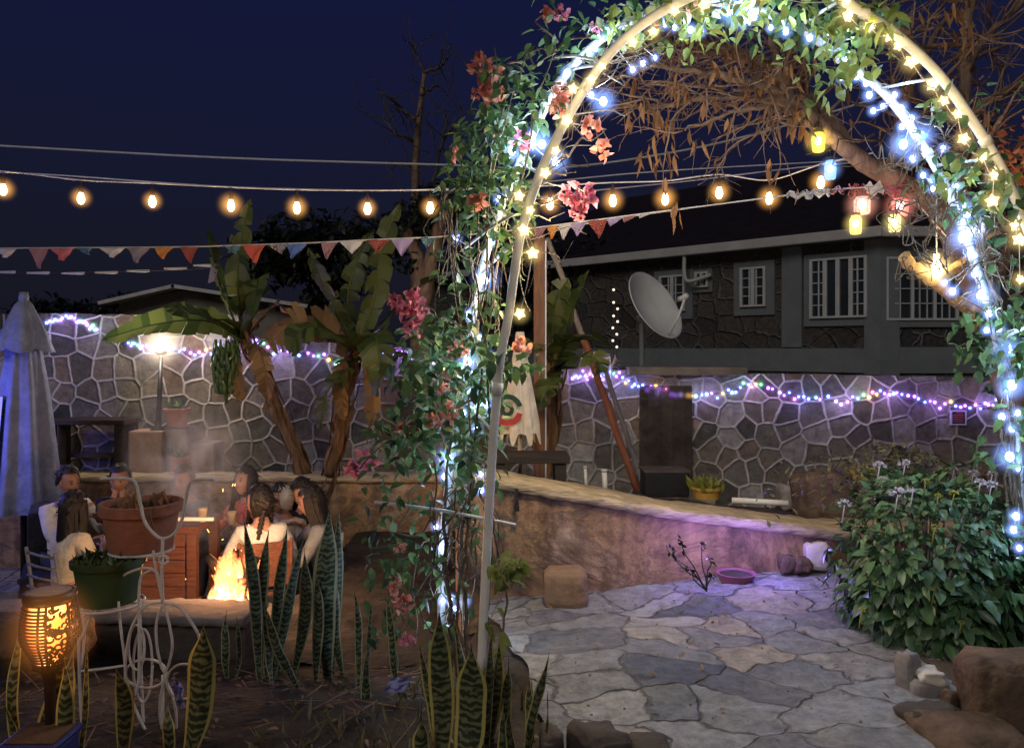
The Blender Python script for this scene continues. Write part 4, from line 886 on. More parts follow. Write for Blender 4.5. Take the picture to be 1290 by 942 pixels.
# ------------------------------------------------------------------ jar lanterns on the tree
def jar(px, py, d, col, shell, label, w_=9, h_=13, energy=7.0):
    c = P(px, py, d); s_ = d / 1000; root = thing('jar_lantern', label, 'lantern', c, 'jar lanterns hanging from the tree')
    r = w_ * s_; h = h_ * s_
    m_, nt_, b_ = nodes_of('tinted_glass'); b_.inputs['Base Color'].default_value = (*shell, 1); b_.inputs['Emission Color'].default_value = (*col, 1); b_.inputs['Emission Strength'].default_value = .9; b_.inputs['Roughness'].default_value = .2
    tr = nt_.nodes.new('ShaderNodeBsdfTransparent'); mx = nt_.nodes.new('ShaderNodeMixShader'); mx.inputs[0].default_value = .55
    link(nt_, tr.outputs[0], mx.inputs[1]); link(nt_, b_.outputs[0], mx.inputs[2]); link(nt_, mx.outputs[0], nt_.nodes['Material Output'].inputs[0]); m_.cycles.emission_sampling = 'NONE'
    mb = MB(); mb.lathe(c, [(.001, -h), (r * .75, -h), (r * .85, -h * .8), (r * .9, h * .45), (r * .66, h * .72), (r * .66, h)], 14); mb.build('jar', m_, root)
    mb = MB(); mb.lathe(c, [(r * .7, h * .8), (r * .72, h), (r * .3, h * 1.12), (.001, h * 1.12)], 14); mb.tube([c + V(0, 0, h * 1.1), c + V(.004, 0, h * 2.4)], .002, 4)
    for s2 in (-1, 1): mb.tube([c + V(s2 * r * .68, 0, h * .9), c + V(s2 * r * .4, 0, h * 1.7), c + V(0, 0, h * 1.9)], .0015, 4)
    mb.build('lid', M['black_metal'], root)
    mb = MB(); mb.ball(c + V(0, 0, h * .05), r * .45, 10, 7, sc=(1, 1, 1.3)); bo = mb.build('bulb', emis('jar_bulb', tuple(.5 * x + .5 for x in col), 16), root)
    mb = MB(); mb.ball(c, r * 2.6, 22, 12); mb.build('painted_glow', painted_glow_mat('jar_painted_glow', col, .5, 8), root, smooth=True)
    lamp('jar_lamp', c, col, energy, .03)
jar(1031, 178, 5.2, (1, .74, .10), (.5, .4, .08), 'yellow glass jar lantern, highest of those on the branch')
jar(1046, 213, 5.1, (.25, .45, 1.0), (.2, .3, .6), 'blue glass jar lantern below the yellow one', 8, 13)
jar(1086, 258, 5.0, (1, .42, .32), (.6, .25, .2), 'pinkish jar lantern wrapped in flags, nearer the centre of the arch', 11, 12, 7.5)
jar(1078, 282, 4.95, (1, .76, .22), (.5, .42, .12), 'amber jar lantern directly under the pinkish one', 8, 13)
jar(1134, 260, 5.0, (1, .28, .22), (.6, .15, .12), 'red jar lantern wrapped in a pink flag', 11, 12, 7.5)
jar(1127, 280, 4.95, (1, .80, .34), (.5, .42, .15), 'pale amber jar lantern directly under the red one', 8, 12)
# lamp post by the wall
lp = thing('lamp_post', 'slim dark garden lamp post with a glowing round head beside the terracotta pots', 'lamp', P(203, 545, 8.25))
mb = MB(); mb.tube([P(199, 545, 8.25), P(203, 450, 8.25)], [.03, .022], 8); mb.lathe(P(199, 545, 8.25), [(.09, 0), (.085, .03), (.035, .07), (.03, .12)], 12); mb.build('post', M['black_metal'], lp)
mb = MB(); c = P(203, 435, 8.25); mb.ball(c, .075, 16, 10); mb.build('globe', emis('globe', (1, .84, .6), 20), lp)
mb = MB(); mb.lathe(c + V(0, 0, -.1), [(.03, 0), (.06, .02), (.05, .05)], 12); mb.build('collar', M['black_metal'], lp)
mb = MB(); mb.ball(c, .30, 24, 14); mb.build('painted_glow', painted_glow_mat('globe_painted_glow', (1, .80, .55), .8, 8), lp, smooth=True)
lamp('post_lamp', c + V(0, -.1, .0), (1, .84, .66), 34, .08)
# hanging driftwood pendant
dw = thing('driftwood_pendant', 'forked driftwood branch with a bare bulb hung on cord before the bay window', 'pendant lamp', P(1180, 330, 4.5))
mb = MB(); q = spline([P(1138, 322, 4.5), P(1160, 342, 4.5), P(1190, 366, 4.5), P(1218, 386, 4.5), P(1250, 404, 4.48)], 5); mb.tube([p + rv(.006) for p in q], [.036 + rng.uniform(-.005, .006) for _ in q], 10)
q = spline([P(1178, 352, 4.5), P(1196, 338, 4.46), P(1214, 328, 4.44), P(1262, 290, 4.4)], 4); mb.tube([p + rv(.004) for p in q], taper(len(q), .028, .018), 8)
mb.build('branch', mat('bleached_driftwood', (.42, .28, .12), .8, .4, 10, .8, 30), dw)
mb = MB(); mb.tube([P(1180, 232, 4.5), P(1180, 322, 4.5)], .004, 5); mb.tube([P(1150, 250, 4.5), P(1196, 302, 4.45)], .004, 5); mb.build('cord', M['cord_white'], dw)
mb = MB(); c = P(1180, 338, 4.46); mb.lathe(c, [(.001, -.06), (.02, -.05), (.03, -.02), (.024, .02), (.014, .045), (.014, .08)], 12); mb.build('bulb', emis('pendant_bulb', (1, .78, .40), 24), dw)
mb = MB(); mb.ball(c, .15, 24, 12); mb.build('painted_glow', painted_glow_mat('pendant_painted_glow', (1, .7, .3), .9, 10), dw, smooth=True)
lamp('pendant_lamp', c + V(-.02, -.1, 0), (1, .72, .38), 2.2, .03)
#__MARK_C__
# ------------------------------------------------------------------ snake plants
def blade(base, tip, W, bow=.06, face=0.0, twist=.5, fold=.35, m='snake', parent=None, side=None):
    base = Vector(base); tip = Vector(tip); ax = tip - base; L = ax.length; t_ = ax.normalized()
    sd = side or V(math.cos(face), math.sin(face), 0); sd = (sd - t_ * sd.dot(t_)).normalized(); nr = t_.cross(sd)
    mb = MB(); mb.uv = []; n = 22; us = [-1, -.86, -.76, -.4, 0, .4, .76, .86, 1]; ph = rng.uniform(0, 6)
    for i in range(n + 1):
        t = i / n; wprof = (.42 + .58 * sm(t / .45)) * (1 - sm((t - .62) / .38) ** 1.25) if t < 1 else .0
        wprof = max(wprof, .015) * (1 + .07 * noise.noise(V(t * 6, ph, 1)) + .03 * noise.noise(V(t * 25, ph, 5)))
        q = Quaternion(t_, twist * (t - .4)); s2 = q @ sd; n2 = q @ nr
        c = base + ax * t + nr * (math.sin(t * math.pi) * bow) + sd * (math.sin(t * math.pi) * bow * .4) + s2 * math.sin(t * 9 + ph) * .003
        for u in us:
            mb.v.append(tuple(c + s2 * (u * W * .5 * wprof) + n2 * (abs(u) ** 1.5 * fold * W * .5 * wprof + math.sin(t * 22 + u * 2 + ph) * .0018)))
            mb.uv.append((u, t * L))
    k = len(us)
    mb.f = [[i * k + j, i * k + j + 1, (i + 1) * k + j + 1, (i + 1) * k + j] for i in range(n) for j in range(k - 1)]; mb.mi = [0] * len(mb.f); mb.sm = [True] * len(mb.f)
    o = mb.build('leaf', M[m], parent)
    return o
def snake(label, d, lv, m='snake', group='snake plants', cat='snake plant'):
    """lv: (base px, base py, tip px, tip py, width px, face, depth offset)"""
    r = thing('snake_plant', label, cat, P(lv[0][0], lv[0][1], d), group)
    for (bx, by, tx, ty, wpx, face, do) in lv:
        b0 = P(bx, by, d + do)
        if b0.x < pedge(b0.y) + .1: b0.z = min(b0.z, bedz(b0.x, min(b0.y, 4.3)) - .03)
        blade(b0, P(tx, ty, d + do + rng.uniform(-.05, .05)), wpx * d / 1000 * (.92 if m == 'snake' else .86), rng.uniform(-.05, .05), face, rng.uniform(-.9, .9), rng.uniform(.15, .5), m, r)
    return r
snake('broad snake plant blades standing tallest in the bed, beside the bougainvillea', 4.0, [(412, 842, 416, 632, 34, .2, 0), (420, 842, 428, 636, 20, .5, .1), (396, 840, 398, 716, 18, -.3, -.1), (432, 845, 424, 720, 14, .1, .05)], 'snake_cool')
snake('snake plant clump of crossing blades right in front of the fire', 3.9, [(328, 840, 307, 645, 18, .3, 0), (330, 842, 341, 658, 20, -.2, .1), (346, 842, 362, 655, 17, .3, .05), (340, 845, 386, 664, 17, .6, -.1), (352, 842, 352, 700, 14, .1, .2), (368, 842, 384, 690, 22, -.2, .15), (322, 842, 330, 690, 14, .2, .2), (344, 838, 332, 760, 12, .7, -.15), (380, 842, 330, 755, 13, .4, -.2)], 'snake_cool')
snake('thin pale snake plant sprigs at the end of the fire pit kerb', 4.05, [(288, 836, 286, 768, 12, .2, 0), (296, 838, 297, 775, 9, -.2, .02)], 'snake_cool')
snake('single tall snake plant blade with an orange-lit edge beside the wire plant stand', 2.75, [(232, 962, 255, 782, 38, .1, 0), (222, 962, 213, 884, 16, .4, .05)])
snake('short single snake plant blade between the lantern and the wire plant stand', 2.75, [(150, 975, 146, 838, 24, .05, 0), (158, 975, 146, 850, 8, 1.0, .04)])
snake('snake plant blades crowding round the glowing garden lantern', 2.5, [(30, 965, 29, 770, 16, .3, .12), (12, 968, 82, 818, 26, .5, -.1), (92, 965, 96, 808, 30, -.1, .06), (76, 905, 80, 826, 24, .1, -.08), (52, 962, 64, 858, 15, .6, -.05), (8, 965, 2, 880, 10, .3, .02), (98, 960, 112, 800, 9, .9, .1)])
snake('large snake plant in front of the arch foot by the path edge', 2.72, [(556, 975, 552, 762, 34, .15, 0), (576, 980, 592, 808, 44, -.2, -.08), (614, 975, 621, 790, 17, .5, .1), (604, 978, 570, 770, 18, .6, .12), (600, 980, 628, 800, 22, -.3, .16), (560, 975, 528, 805, 16, .4, .08), (630, 975, 640, 830, 18, .2, .14), (536, 985, 530, 900, 24, .3, -.1), (618, 985, 634, 880, 16, .8, -.12)])
snake('slender dark snake plant leaning over the edge of the stone path', 2.7, [(656, 972, 692, 822, 15, .4, 0), (664, 972, 668, 850, 14, -.2, .05), (648, 972, 640, 890, 12, .3, -.06), (668, 976, 690, 870, 8, .9, .03)])
snake('pale variegated blade tucked among the bougainvillea stems', 3.5, [(505, 788, 488, 735, 11, .3, 0), (498, 840, 496, 800, 10, .5, .1)], 'snake_cool')
snake('thin snake plant sprouts on the dark soil below the bougainvillea', 3.4, [(450, 865, 446, 740, 12, .2, .3), (460, 870, 470, 750, 9, .8, .2), (455, 925, 456, 842, 15, .1, -.1), (462, 930, 463, 812, 12, .6, 0)], 'snake_cool')
# litter, twigs and small weeds in the bed
lt = MB()
for i in range(230):
    x = rng.uniform(-2.4, -.1); y = rng.uniform(2.6, 4.25); z = bedz(x, y) + .012; a = rng.uniform(0, 6.3); L = rng.uniform(.03, .16) if i % 7 else rng.uniform(.2, .45)
    lt.tube([V(x, y, z), V(x + math.cos(a) * L, y + math.sin(a) * L, bedz(x + math.cos(a) * L, y + math.sin(a) * L) + rng.uniform(.004, .03 + L * .15))], rng.uniform(.0015, .004), 4)
for i in range(160):
    x = rng.uniform(-2.4, .1); y = rng.uniform(2.6, 4.2); lt.leaf(V(x, y, bedz(x, y) + .01), V(rng.gauss(0, 1), rng.gauss(0, 1), .1), V(0, 0, 1), rng.uniform(.03, .07), rng.uniform(.015, .03), .1, .4)
tag(lt.build('leaf_litter', M['twig']), 'dry twigs and dead leaves scattered over the soil bed', 'litter', None, 'stuff')
wd = MB()
for i in range(420):
    x = rng.uniform(-1.0, .15); y = rng.uniform(2.55, 3.7); k = V(x, y, 0)
    if noise.noise(k * 2.2) < -.05: continue
    b_ = V(x, y, bedz(x, y)); wd.leaf(b_, V(rng.gauss(0, .5), rng.gauss(0, .5), .8), V(rng.gauss(0, 1), -1, 0), rng.uniform(.03, .11), rng.uniform(.006, .018), .4, .3)
pl_ = MB()
for i in range(45):
    x = rng.uniform(.2, 2.2); y = rng.uniform(2.7, 4.6); pl_.leaf(V(x, y, pathz(x, y) + .008), V(rng.gauss(0, 1), rng.gauss(0, 1), .12), V(rng.gauss(0, .2), rng.gauss(0, .2), 1), rng.uniform(.02, .05), rng.uniform(.012, .025), -.2, .5)
for i in range(70):
    x = rng.uniform(.1, 2.0); y = rng.uniform(2.6, 4.6); q = V(x, y, pathz(x, y)); pl_.ball(q, rng.uniform(.003, .008), 5, 4)
tag(pl_.build('path_litter', M['twig']), 'small dead leaves and grit strewn on the flagstone path', 'litter', None, 'stuff')
tag(wd.build('weeds', M['hedge_dry']), 'thin weeds sprouting from the soil below the bougainvillea', 'weeds', None, 'stuff')

# ------------------------------------------------------------------ banana plants
def banana_leaf(mb, pts, W, roll=0.0, tear=.35, mi=0, fold=.25, ribmi=1):
    q = spline(pts, 7); n = len(q); L = 0
    for side in (-1, 1):
        i = 0
        while i < n - 1:
            k = min(n - 1, i + (rng.choice([1, 1, 2]) if rng.random() < tear + .3 else 2))
            droop = rng.uniform(-.1, .7) * tear * 1.6
            vs = []
            for j in range(i, k + 1):
                t = j / (n - 1); w_ = W * .5 * (math.sin(math.pi * min(1, t * .93 + .07)) ** .55) * (1 - .08 * rng.random())
                tg = (q[min(j + 1, n - 1)] - q[max(j - 1, 0)]).normalized(); up = V(0, -.25, 1); sd = tg.cross(up)
                sd = sd.normalized() if sd.length > .05 else V(1, 0, 0); sd = Quaternion(tg, roll) @ sd; nn = sd.cross(tg)
                shrink = .86 if (j in (i, k) and rng.random() < tear) else 1
                for u in (0, .5, 1):
                    vs.append(q[j] + sd * (side * u * w_ * shrink) + nn * (u * fold * w_) - V(0, 0, 1) * (droop * u * u * w_) + tg * (u * w_ * .18))
            m_ = k - i
            mb.add(vs, [(j * 3 + u, j * 3 + u + 1, (j + 1) * 3 + u + 1, (j + 1) * 3 + u) for j in range(m_) for u in range(2)], mi, True)
            i = k
    mb.tube(q, taper(n, .016, .004), 5, mi=ribmi)
def banana(label, d, stem, lvs, r0=.11, fruit=None):
    root = thing('banana_plant', label, 'banana plant', P(*stem[0], d), 'banana plants along the stone wall')
    mb = MB(); q = spline([P(x, y, d) for x, y in stem], 6); mb.tube([p + rv(.006) for p in q], taper(len(q), r0, r0 * .6), 10)
    for i in range(46):      # loose dry sheaths
        k = rng.randrange(len(q) - 1); a = rng.uniform(0, 6.28); p = q[k] + V(math.cos(a), math.sin(a), 0) * r0 * .8
        tg = (q[k + 1] - q[k]).normalized(); mb.leaf(p, tg * rng.choice([1, -1]) + V(math.cos(a), math.sin(a), 0) * .25, V(math.cos(a), math.sin(a), 0), rng.uniform(.2, .45), rng.uniform(.04, .08), .1, .3)
    mb.build('stem', M['banana_stem'], root)
    for pts, W, roll, tear, key in lvs:
        mb = MB(); banana_leaf(mb, [P(x, y, d + o) for x, y, o in pts], W, roll, tear); mb.build('leaf', [M[key], M['banana_leaf'] if key != 'banana_dry' else M['banana_dry']], root)
    for fx, fy, fr, fh in fruit or []:
        mb = MB(); c = P(fx, fy, d - .25)
        for row in range(7):
            for k in range(11):
                a = 6.283 * k / 11 + row * .37 + rng.uniform(-.2, .2); z = (row / 6 - .5) * fh; rr = fr * (1 - .5 * abs(row / 6 - .45))
                p = c + V(math.cos(a) * rr * .55, math.sin(a) * rr * .55, -z); o = V(math.cos(a), math.sin(a), 0)
                mb.tube([p, p + o * rr * .5 + V(0, 0, .015), p + o * rr * .62 + V(0, 0, .075), p + o * rr * .55 + V(0, 0, .13)], [.012, .02, .019, .006], 6)
        mb.tube([P(fx + 12, fy - 40, d - .05), c + V(0, 0, fh * .7), c - V(0, 0, fh * .75)], .02, 6)
        mb.build('fruit_bunch', M['banana_fruit'], root)
    return root
banana('leaning banana plant with a hanging green fruit bunch and a long drooping leaf', 8.05, [(385, 598), (362, 545), (335, 480), (308, 425)],
       [([(306, 425, 0), (300, 380, -.05), (302, 310, -.15), (316, 250, -.2)], .27, 1.2, .95, 'banana_leaf'), ([(306, 428, 0), (262, 405, -.2), (200, 408, -.3), (128, 428, -.3)], .46, -.5, .2, 'banana_leaf'), ([(302, 420, 0), (280, 370, .1), (268, 320, .2), (262, 285, .3)], .27, .9, .8, 'banana_leaf'),
        ([(304, 424, 0), (262, 400, -.3), (232, 392, -.5), (208, 384, -.5)], .3, -.3, .3, 'banana_leaf'), ([(308, 420, 0), (286, 404, -.2), (262, 404, -.3)], .16, .2, .2, 'banana_leaf'), ([(308, 425, 0), (322, 385, -.2), (326, 350, -.3), (318, 400, -.6)], .34, .4, .5, 'banana_leaf'), ([(310, 432, 0), (326, 440, -.2), (336, 480, -.25), (334, 525, -.2)], .22, .4, .95, 'banana_dry'), ([(304, 430, 0), (292, 440, -.2), (300, 480, -.3), (306, 505, -.3)], .16, .4, .95, 'banana_dry'), ([(308, 430, 0), (330, 400, .1), (350, 385, .2), (380, 400, .2)], .4, -.3, .5, 'banana_dry')],
       .068, [(285, 470, .12, .40)])
banana('upright banana plant with a tattered brown hanging leaf between the leaning one and the arch', 7.9, [(416, 598), (428, 545), (440, 480), (450, 440)],
       [([(448, 440, 0), (428, 400, -.1), (404, 350, -.2), (388, 312, -.3)], .30, .75, .7, 'banana_leaf'), ([(452, 438, 0), (470, 380, 0), (482, 310, 0), (504, 256, 0)], .28, .9, .9, 'banana_leaf'), ([(446, 440, 0), (400, 408, -.2), (362, 410, -.3), (338, 432, -.35)], .5, -.6, .8, 'banana_dry'), ([(444, 442, 0), (410, 415, -.4), (380, 415, -.5), (364, 445, -.5)], .44, -.3, .5, 'banana_leaf'),
        ([(456, 446, 0), (470, 460, -.2), (470, 510, -.25), (462, 560, -.2)], .24, .4, .95, 'banana_dry'), ([(446, 446, 0), (432, 456, -.2), (430, 490, -.3), (434, 530, -.3)], .2, .4, .95, 'banana_dry'), ([(454, 440, 0), (490, 400, .1), (530, 360, .1), (566, 348, .1)], .4, -.2, .6, 'banana_leaf'), ([(452, 445, 0), (490, 440, -.3), (520, 460, -.4), (528, 500, -.4)], .4, -.2, .7, 'banana_leaf'), ([(448, 438, 0), (438, 380, .2), (450, 330, .3), (470, 290, .4)], .26, .7, .9, 'banana_leaf'), ([(450, 446, 0), (430, 470, -.3), (410, 500, -.4), (402, 540, -.4)], .3, .2, .8, 'banana_leaf'), ([(450, 442, 0), (470, 420, -.4), (478, 450, -.6), (474, 500, -.6)], .36, .3, .6, 'banana_leaf')],
       .068)
banana('dark green banana plant behind the arch leg beside the cream parasol', 6.6, [(684, 600), (688, 560), (694, 500), (700, 462)],
       [([(700, 462, 0), (712, 420, -.1), (726, 380, -.2), (742, 340, -.3)], .34, .5, .5, 'banana_leaf'), ([(700, 462, 0), (715, 430, -.2), (745, 424, -.3), (770, 440, -.3)], .32, -.3, .4, 'banana_leaf'), ([(700, 464, 0), (680, 440, -.2), (668, 430, -.3), (655, 450, -.3)], .3, -.2, .4, 'banana_leaf'), ([(700, 464, 0), (724, 450, -.4), (750, 452, -.5), (756, 470, -.5)], .3, .1, .5, 'banana_leaf'), ([(698, 462, 0), (696, 420, 0), (700, 380, .1), (716, 350, .1)], .3, .9, .6, 'banana_leaf'), ([(700, 465, 0), (694, 480, -.4), (684, 500, -.5), (676, 520, -.5)], .24, .2, .4, 'banana_leaf')],
       .075, None)

# ------------------------------------------------------------------ trees
def bough(mb, a, dirv, L, r, depth, spread=.55, twigs=None, droop=0.0, seg=5):
    pts = [a]; d = dirv.normalized(); p = a
    for i in range(seg):
        d = (d + rv(.16) + V(0, 0, -droop)).normalized(); p = p + d * (L / seg); pts.append(p)
    mb.tube(pts, taper(len(pts), r, r * .55), 6 if r > .02 else 4)
    if twigs is not None and depth <= 1: twigs.append((pts[-1], d)); twigs.append((pts[2], d))
    if depth <= 0: return
    for k in range(rng.choice([2, 3, 3])):
        j = rng.choice([2, 3, 4, 5]); nd = (d + rv(spread)).normalized()
        bough(mb, pts[min(j, seg)], nd, L * rng.uniform(.55, .8), r * .55 * (.9 if j > 3 else .75), depth - 1, spread, twigs, droop, seg)
big = thing('dry_tree', 'spreading dry tree with bare tangled branches and hanging brown leaves behind the arch', 'tree', P(1300, 640, 5.6))
tk = MB(); limb = MB(); tips = []
D5 = 5.5
q = spline([P(1312, 660, 5.6), P(1280, 520, 5.55), P(1240, 400, 5.5), P(1206, 305, 5.45), P(1160, 245, 5.4), P(1090, 205, 5.35), P(1052, 175, 5.3), P(1010, 135, 5.2)], 6)
tk.tube([p + rv(.008) for p in q], taper(len(q), .10, .045), 10)
tk.build('trunk', M['bark'], big)
def limbpath(pts, r0, r1, depth=2, n=5, L=.5, sp=.6):
    q = spline(pts, 5); limb.tube([p + rv(.008) for p in q], taper(len(q), r0, r1), 7)
    for i in range(n):
        k = rng.randrange(2, len(q) - 1); d = (q[k + 1] - q[k - 1]).normalized(); bough(limb, q[k], d + rv(.7), L * rng.uniform(.6, 1.2), lerp(r0, r1, k / len(q)) * .5, depth, sp, tips, 0)
    bough(limb, q[-1], q[-1] - q[-2], L, r1, depth, sp, tips, 0)
limbpath([P(1052, 178, 5.3), P(1020, 150, 5.3), P(975, 128, 5.25), P(900, 122, 5.2), P(840, 132, 5.2), P(800, 134, 5.2)], .035, .010, 1, 14, .3, .55)
limbpath([P(1090, 205, 5.35), P(1020, 122, 5.5), P(985, 90, 5.6), P(920, 62, 5.6), P(860, 55, 5.6)], .045, .014, 2, 12, .4)
limbpath([P(1040, 166, 5.3), P(1000, 132, 5.2), P(960, 110, 5.1), P(890, 92, 5.05), P(820, 84, 5.0), P(790, 95, 5.0)], .036, .010, 1, 14, .34)
limbpath([P(1030, 160, 5.3), P(985, 138, 5.1), P(935, 140, 5.0), P(900, 150, 5.0), P(860, 165, 5.0)], .02, .006, 1, 6, .26)
limbpath([P(1035, 170, 5.35), P(1010, 110, 5.5), P(960, 80, 5.5), P(900, 70, 5.5), P(840, 78, 5.5)], .04, .012, 2, 10, .34)
limbpath([P(1000, 135, 5.3), P(980, 100, 5.3), P(975, 60, 5.3), P(960, 20, 5.3)], .04, .015, 2, 7, .4)
limbpath([P(1206, 305, 5.45), P(1210, 220, 5.5), P(1214, 120, 5.55), P(1220, 20, 5.6), P(1225, -60, 5.6)], .06, .03, 2, 12, .6)
limbpath([P(1214, 130, 5.55), P(1180, 90, 5.5), P(1130, 30, 5.5), P(1090, -10, 5.5)], .035, .015, 2, 8, .45)
limbpath([P(1210, 160, 5.5), P(1240, 130, 5.6), P(1290, 105, 5.6), P(1350, 90, 5.6)], .035, .015, 2, 9, .45)
limbpath([P(1216, 90, 5.55), P(1240, 50, 5.6), P(1280, 10, 5.6), P(1310, -30, 5.6)], .03, .012, 2, 9, .5)
limbpath([P(1150, 240, 5.4), P(1200, 225, 5.6), P(1250, 200, 5.8), P(1310, 190, 5.8)], .04, .016, 2, 9, .45)
limbpath([P(1120, 215, 5.4), P(1140, 150, 5.6), P(1160, 80, 5.7), P(1200, 10, 5.8)], .04, .016, 2, 9, .5)
limbpath([P(1240, 400, 5.5), P(1265, 330, 5.6), P(1290, 250, 5.8), P(1330, 180, 5.9)], .05, .02, 2, 7, .5)
limbpath([P(1000, 150, 5.2), P(960, 165, 5.2), P(925, 185, 5.2), P(905, 215, 5.2)], .012, .004, 1, 4, .2)
limbpath([P(870, 125, 5.1), P(850, 150, 5.1), P(842, 175, 5.1), P(836, 215, 5.1)], .010, .004, 1, 3, .18)
for i in range(60):
    x = rng.uniform(800, 1000); y = rng.uniform(60, 150); a = P(x, y, rng.uniform(4.9, 5.6)); bough(limb, a, V(rng.gauss(-.8, .5), rng.gauss(0, .4), rng.gauss(0, .45)), rng.uniform(.25, .5), .008, 1, .5, tips, 0)
for i in range(50):
    x = rng.uniform(1100, 1300); y = rng.uniform(-10, 220); a = P(x, y, rng.uniform(5.2, 6.0)); bough(limb, a, rv(1), rng.uniform(.3, .6), .009, 1, .6, tips, 0)
limb.build('branches', M['bark'], big)
dl = MB()
for p, d in tips:
    if rng.random() < .035:
        for k in range(rng.choice([1, 1, 2, 3])): dl.leaf(p + rv(.02), V(rng.gauss(0, .25), rng.gauss(0, .25), -1), V(rng.gauss(0, 1), rng.gauss(0, 1), .1), rng.uniform(.07, .15), rng.uniform(.02, .04), rng.uniform(-.1, .3), .6)
for (px, py, n) in ((836, 200, 9), (850, 262, 4), (1006, 145, 12), (975, 205, 4), (850, 100, 8), (795, 130, 6), (960, 100, 6), (990, 85, 6), (925, 68, 6), (1222, 40, 7), (1200, 5, 8), (826, 140, 10), (880, 165, 3), (900, 140, 4), (946, 120, 5), (802, 95, 4), (870, 60, 4), (1010, 70, 3), (950, 88, 4), (820, 165, 3)):
    for k in range(n): dl.leaf(P(px + rng.gauss(0, 7), py + rng.gauss(0, 9), 5.1), V(rng.gauss(0, .2), rng.gauss(0, .25), -1), V(rng.gauss(0, 1), rng.gauss(0, 1), .1), rng.uniform(.09, .16), rng.uniform(.025, .045), rng.uniform(-.1, .3), .6)
dl.build('crown', M['dry_leaf'], big)
ob = MB()
for i in range(160):
    p = P(1284 + rng.gauss(0, 16), 215 + rng.gauss(0, 26), 4.9) + V(0, rng.gauss(0, .1), 0); ob.leaf(p, rv(1), rv(1), rng.uniform(.04, .08), rng.uniform(.03, .05), .2, .4)
for i in range(5): ob.tube(wander(P(1330, 330, 4.95), P(1284 + rng.gauss(0, 12), 215 + rng.gauss(0, 18), 4.9), 4, .03), .005, 4)
tag(ob.build('flowering_branch', M['orange_leaf']), 'orange flowering branch tips lit at the frame edge beside the arch', 'plant')
bt = thing('bare_tree', 'tall thin leafless tree against the navy sky', 'tree', P(525, 440, 14))
tb = MB(); d = 14; q = spline([P(524, 470, d), P(523, 330, d), P(524, 200, d), P(529, 140, d), P(535, 90, d)], 5); tb.tube(q, taper(len(q), .10, .035), 7); tb.build('trunk', M['bark'], bt)
tb = MB()
for pts in ([(535, 90), (524, 68), (519, 46)], [(535, 92), (552, 85), (562, 76), (567, 60)], [(524, 150), (508, 140), (490, 122), (472, 116)], [(523, 178), (500, 170), (484, 152), (468, 144)], [(523, 150), (512, 142), (498, 136)], [(545, 238), (553, 190), (566, 165), (582, 140)], [(553, 190), (560, 160), (558, 130)], [(524, 260), (536, 250), (545, 236)], [(530, 120), (545, 110), (556, 108)], [(527, 215), (505, 205), (485, 205)]):
    q = spline([P(x, y, d + rng.uniform(-.5, .5)) for x, y in pts], 5); tb.tube([p + rv(.012) for p in q], taper(len(q), .035, .012), 5)
    for k in range(5): j = rng.randrange(1, len(q)); bough(tb, q[j], q[j] - q[j - 1] + rv(.1), rng.uniform(.3, .8), .012, 1, .6)
tb.build('branches', mat('pale_bark', (.11, .085, .075), .9, .4, 9, .5), bt)
ft = thing('forked_tree', 'forked dull trunk with a dark crown just behind the upright banana plant', 'tree', P(540, 460, 9.6))
tb = MB(); d = 9.6
for pts, r in (([(528, 470), (530, 380), (528, 330), (512, 290)], .12), ([(530, 390), (545, 330), (556, 280), (585, 250)], .10)):
    q = spline([P(x, y, d) for x, y in pts], 5); tb.tube([p + rv(.01) for p in q], taper(len(q), r, r * .5), 8)
tb.build('trunk', M['bark'], ft)
def darkcrown(mb, c, r, n, size=.22):
    for i in range(n):
        u = rv(1).normalized(); k = rng.random() ** .45; p = c + V(u.x * r[0], u.y * r[1], u.z * r[2]) * k
        if noise.noise(p * 1.6) < -.12: continue
        mb.leaf(p, rdir(.3), V(rng.gauss(0, .6), -.4, 1), size * rng.uniform(.6, 1.2), size * .5, .2, .3)
tb = MB()
for x, y in ((500, 285), (560, 262), (600, 290), (470, 300), (530, 310)): darkcrown(tb, P(x, y, 9.8), (.5, .5, .36), 420, .14)
tb.build('crown', M['dark_leaf'], ft)
for px, py, d, r, lab in ((40, 400, 13, (1.2, .8, .5), 'low dark bushy tree beyond the wall behind the blue-grey parasol'), (400, 335, 12, (1.0, .8, .8), 'dark rounded tree between the gabled house and the banana plants'), (690, 360, 18, (2.2, 1.2, 1.5), 'black tree mass next to the far end of the stone house'), (140, 392, 22, (1.0, .8, .35), 'small dark tree beside the gable roof')):
    t = thing('tree', lab, 'tree', V(P(px, py, d).x, d, -1)); tb = MB(); c = P(px, py, d)
    for k in range(6): darkcrown(tb, c + V(rng.gauss(0, r[0] * .5), rng.gauss(0, .3), rng.gauss(0, r[2] * .35)), (r[0] * .6, r[1] * .6, r[2] * .6), 420, .2)
    tb.build('crown', M['dark_leaf'], t); tb = MB(); tb.tube([V(c.x, d, -1), c + V(.1, 0, -.3), c + V(0, 0, .3)], [.16, .11, .05], 7); tb.build('trunk', M['bark'], t)

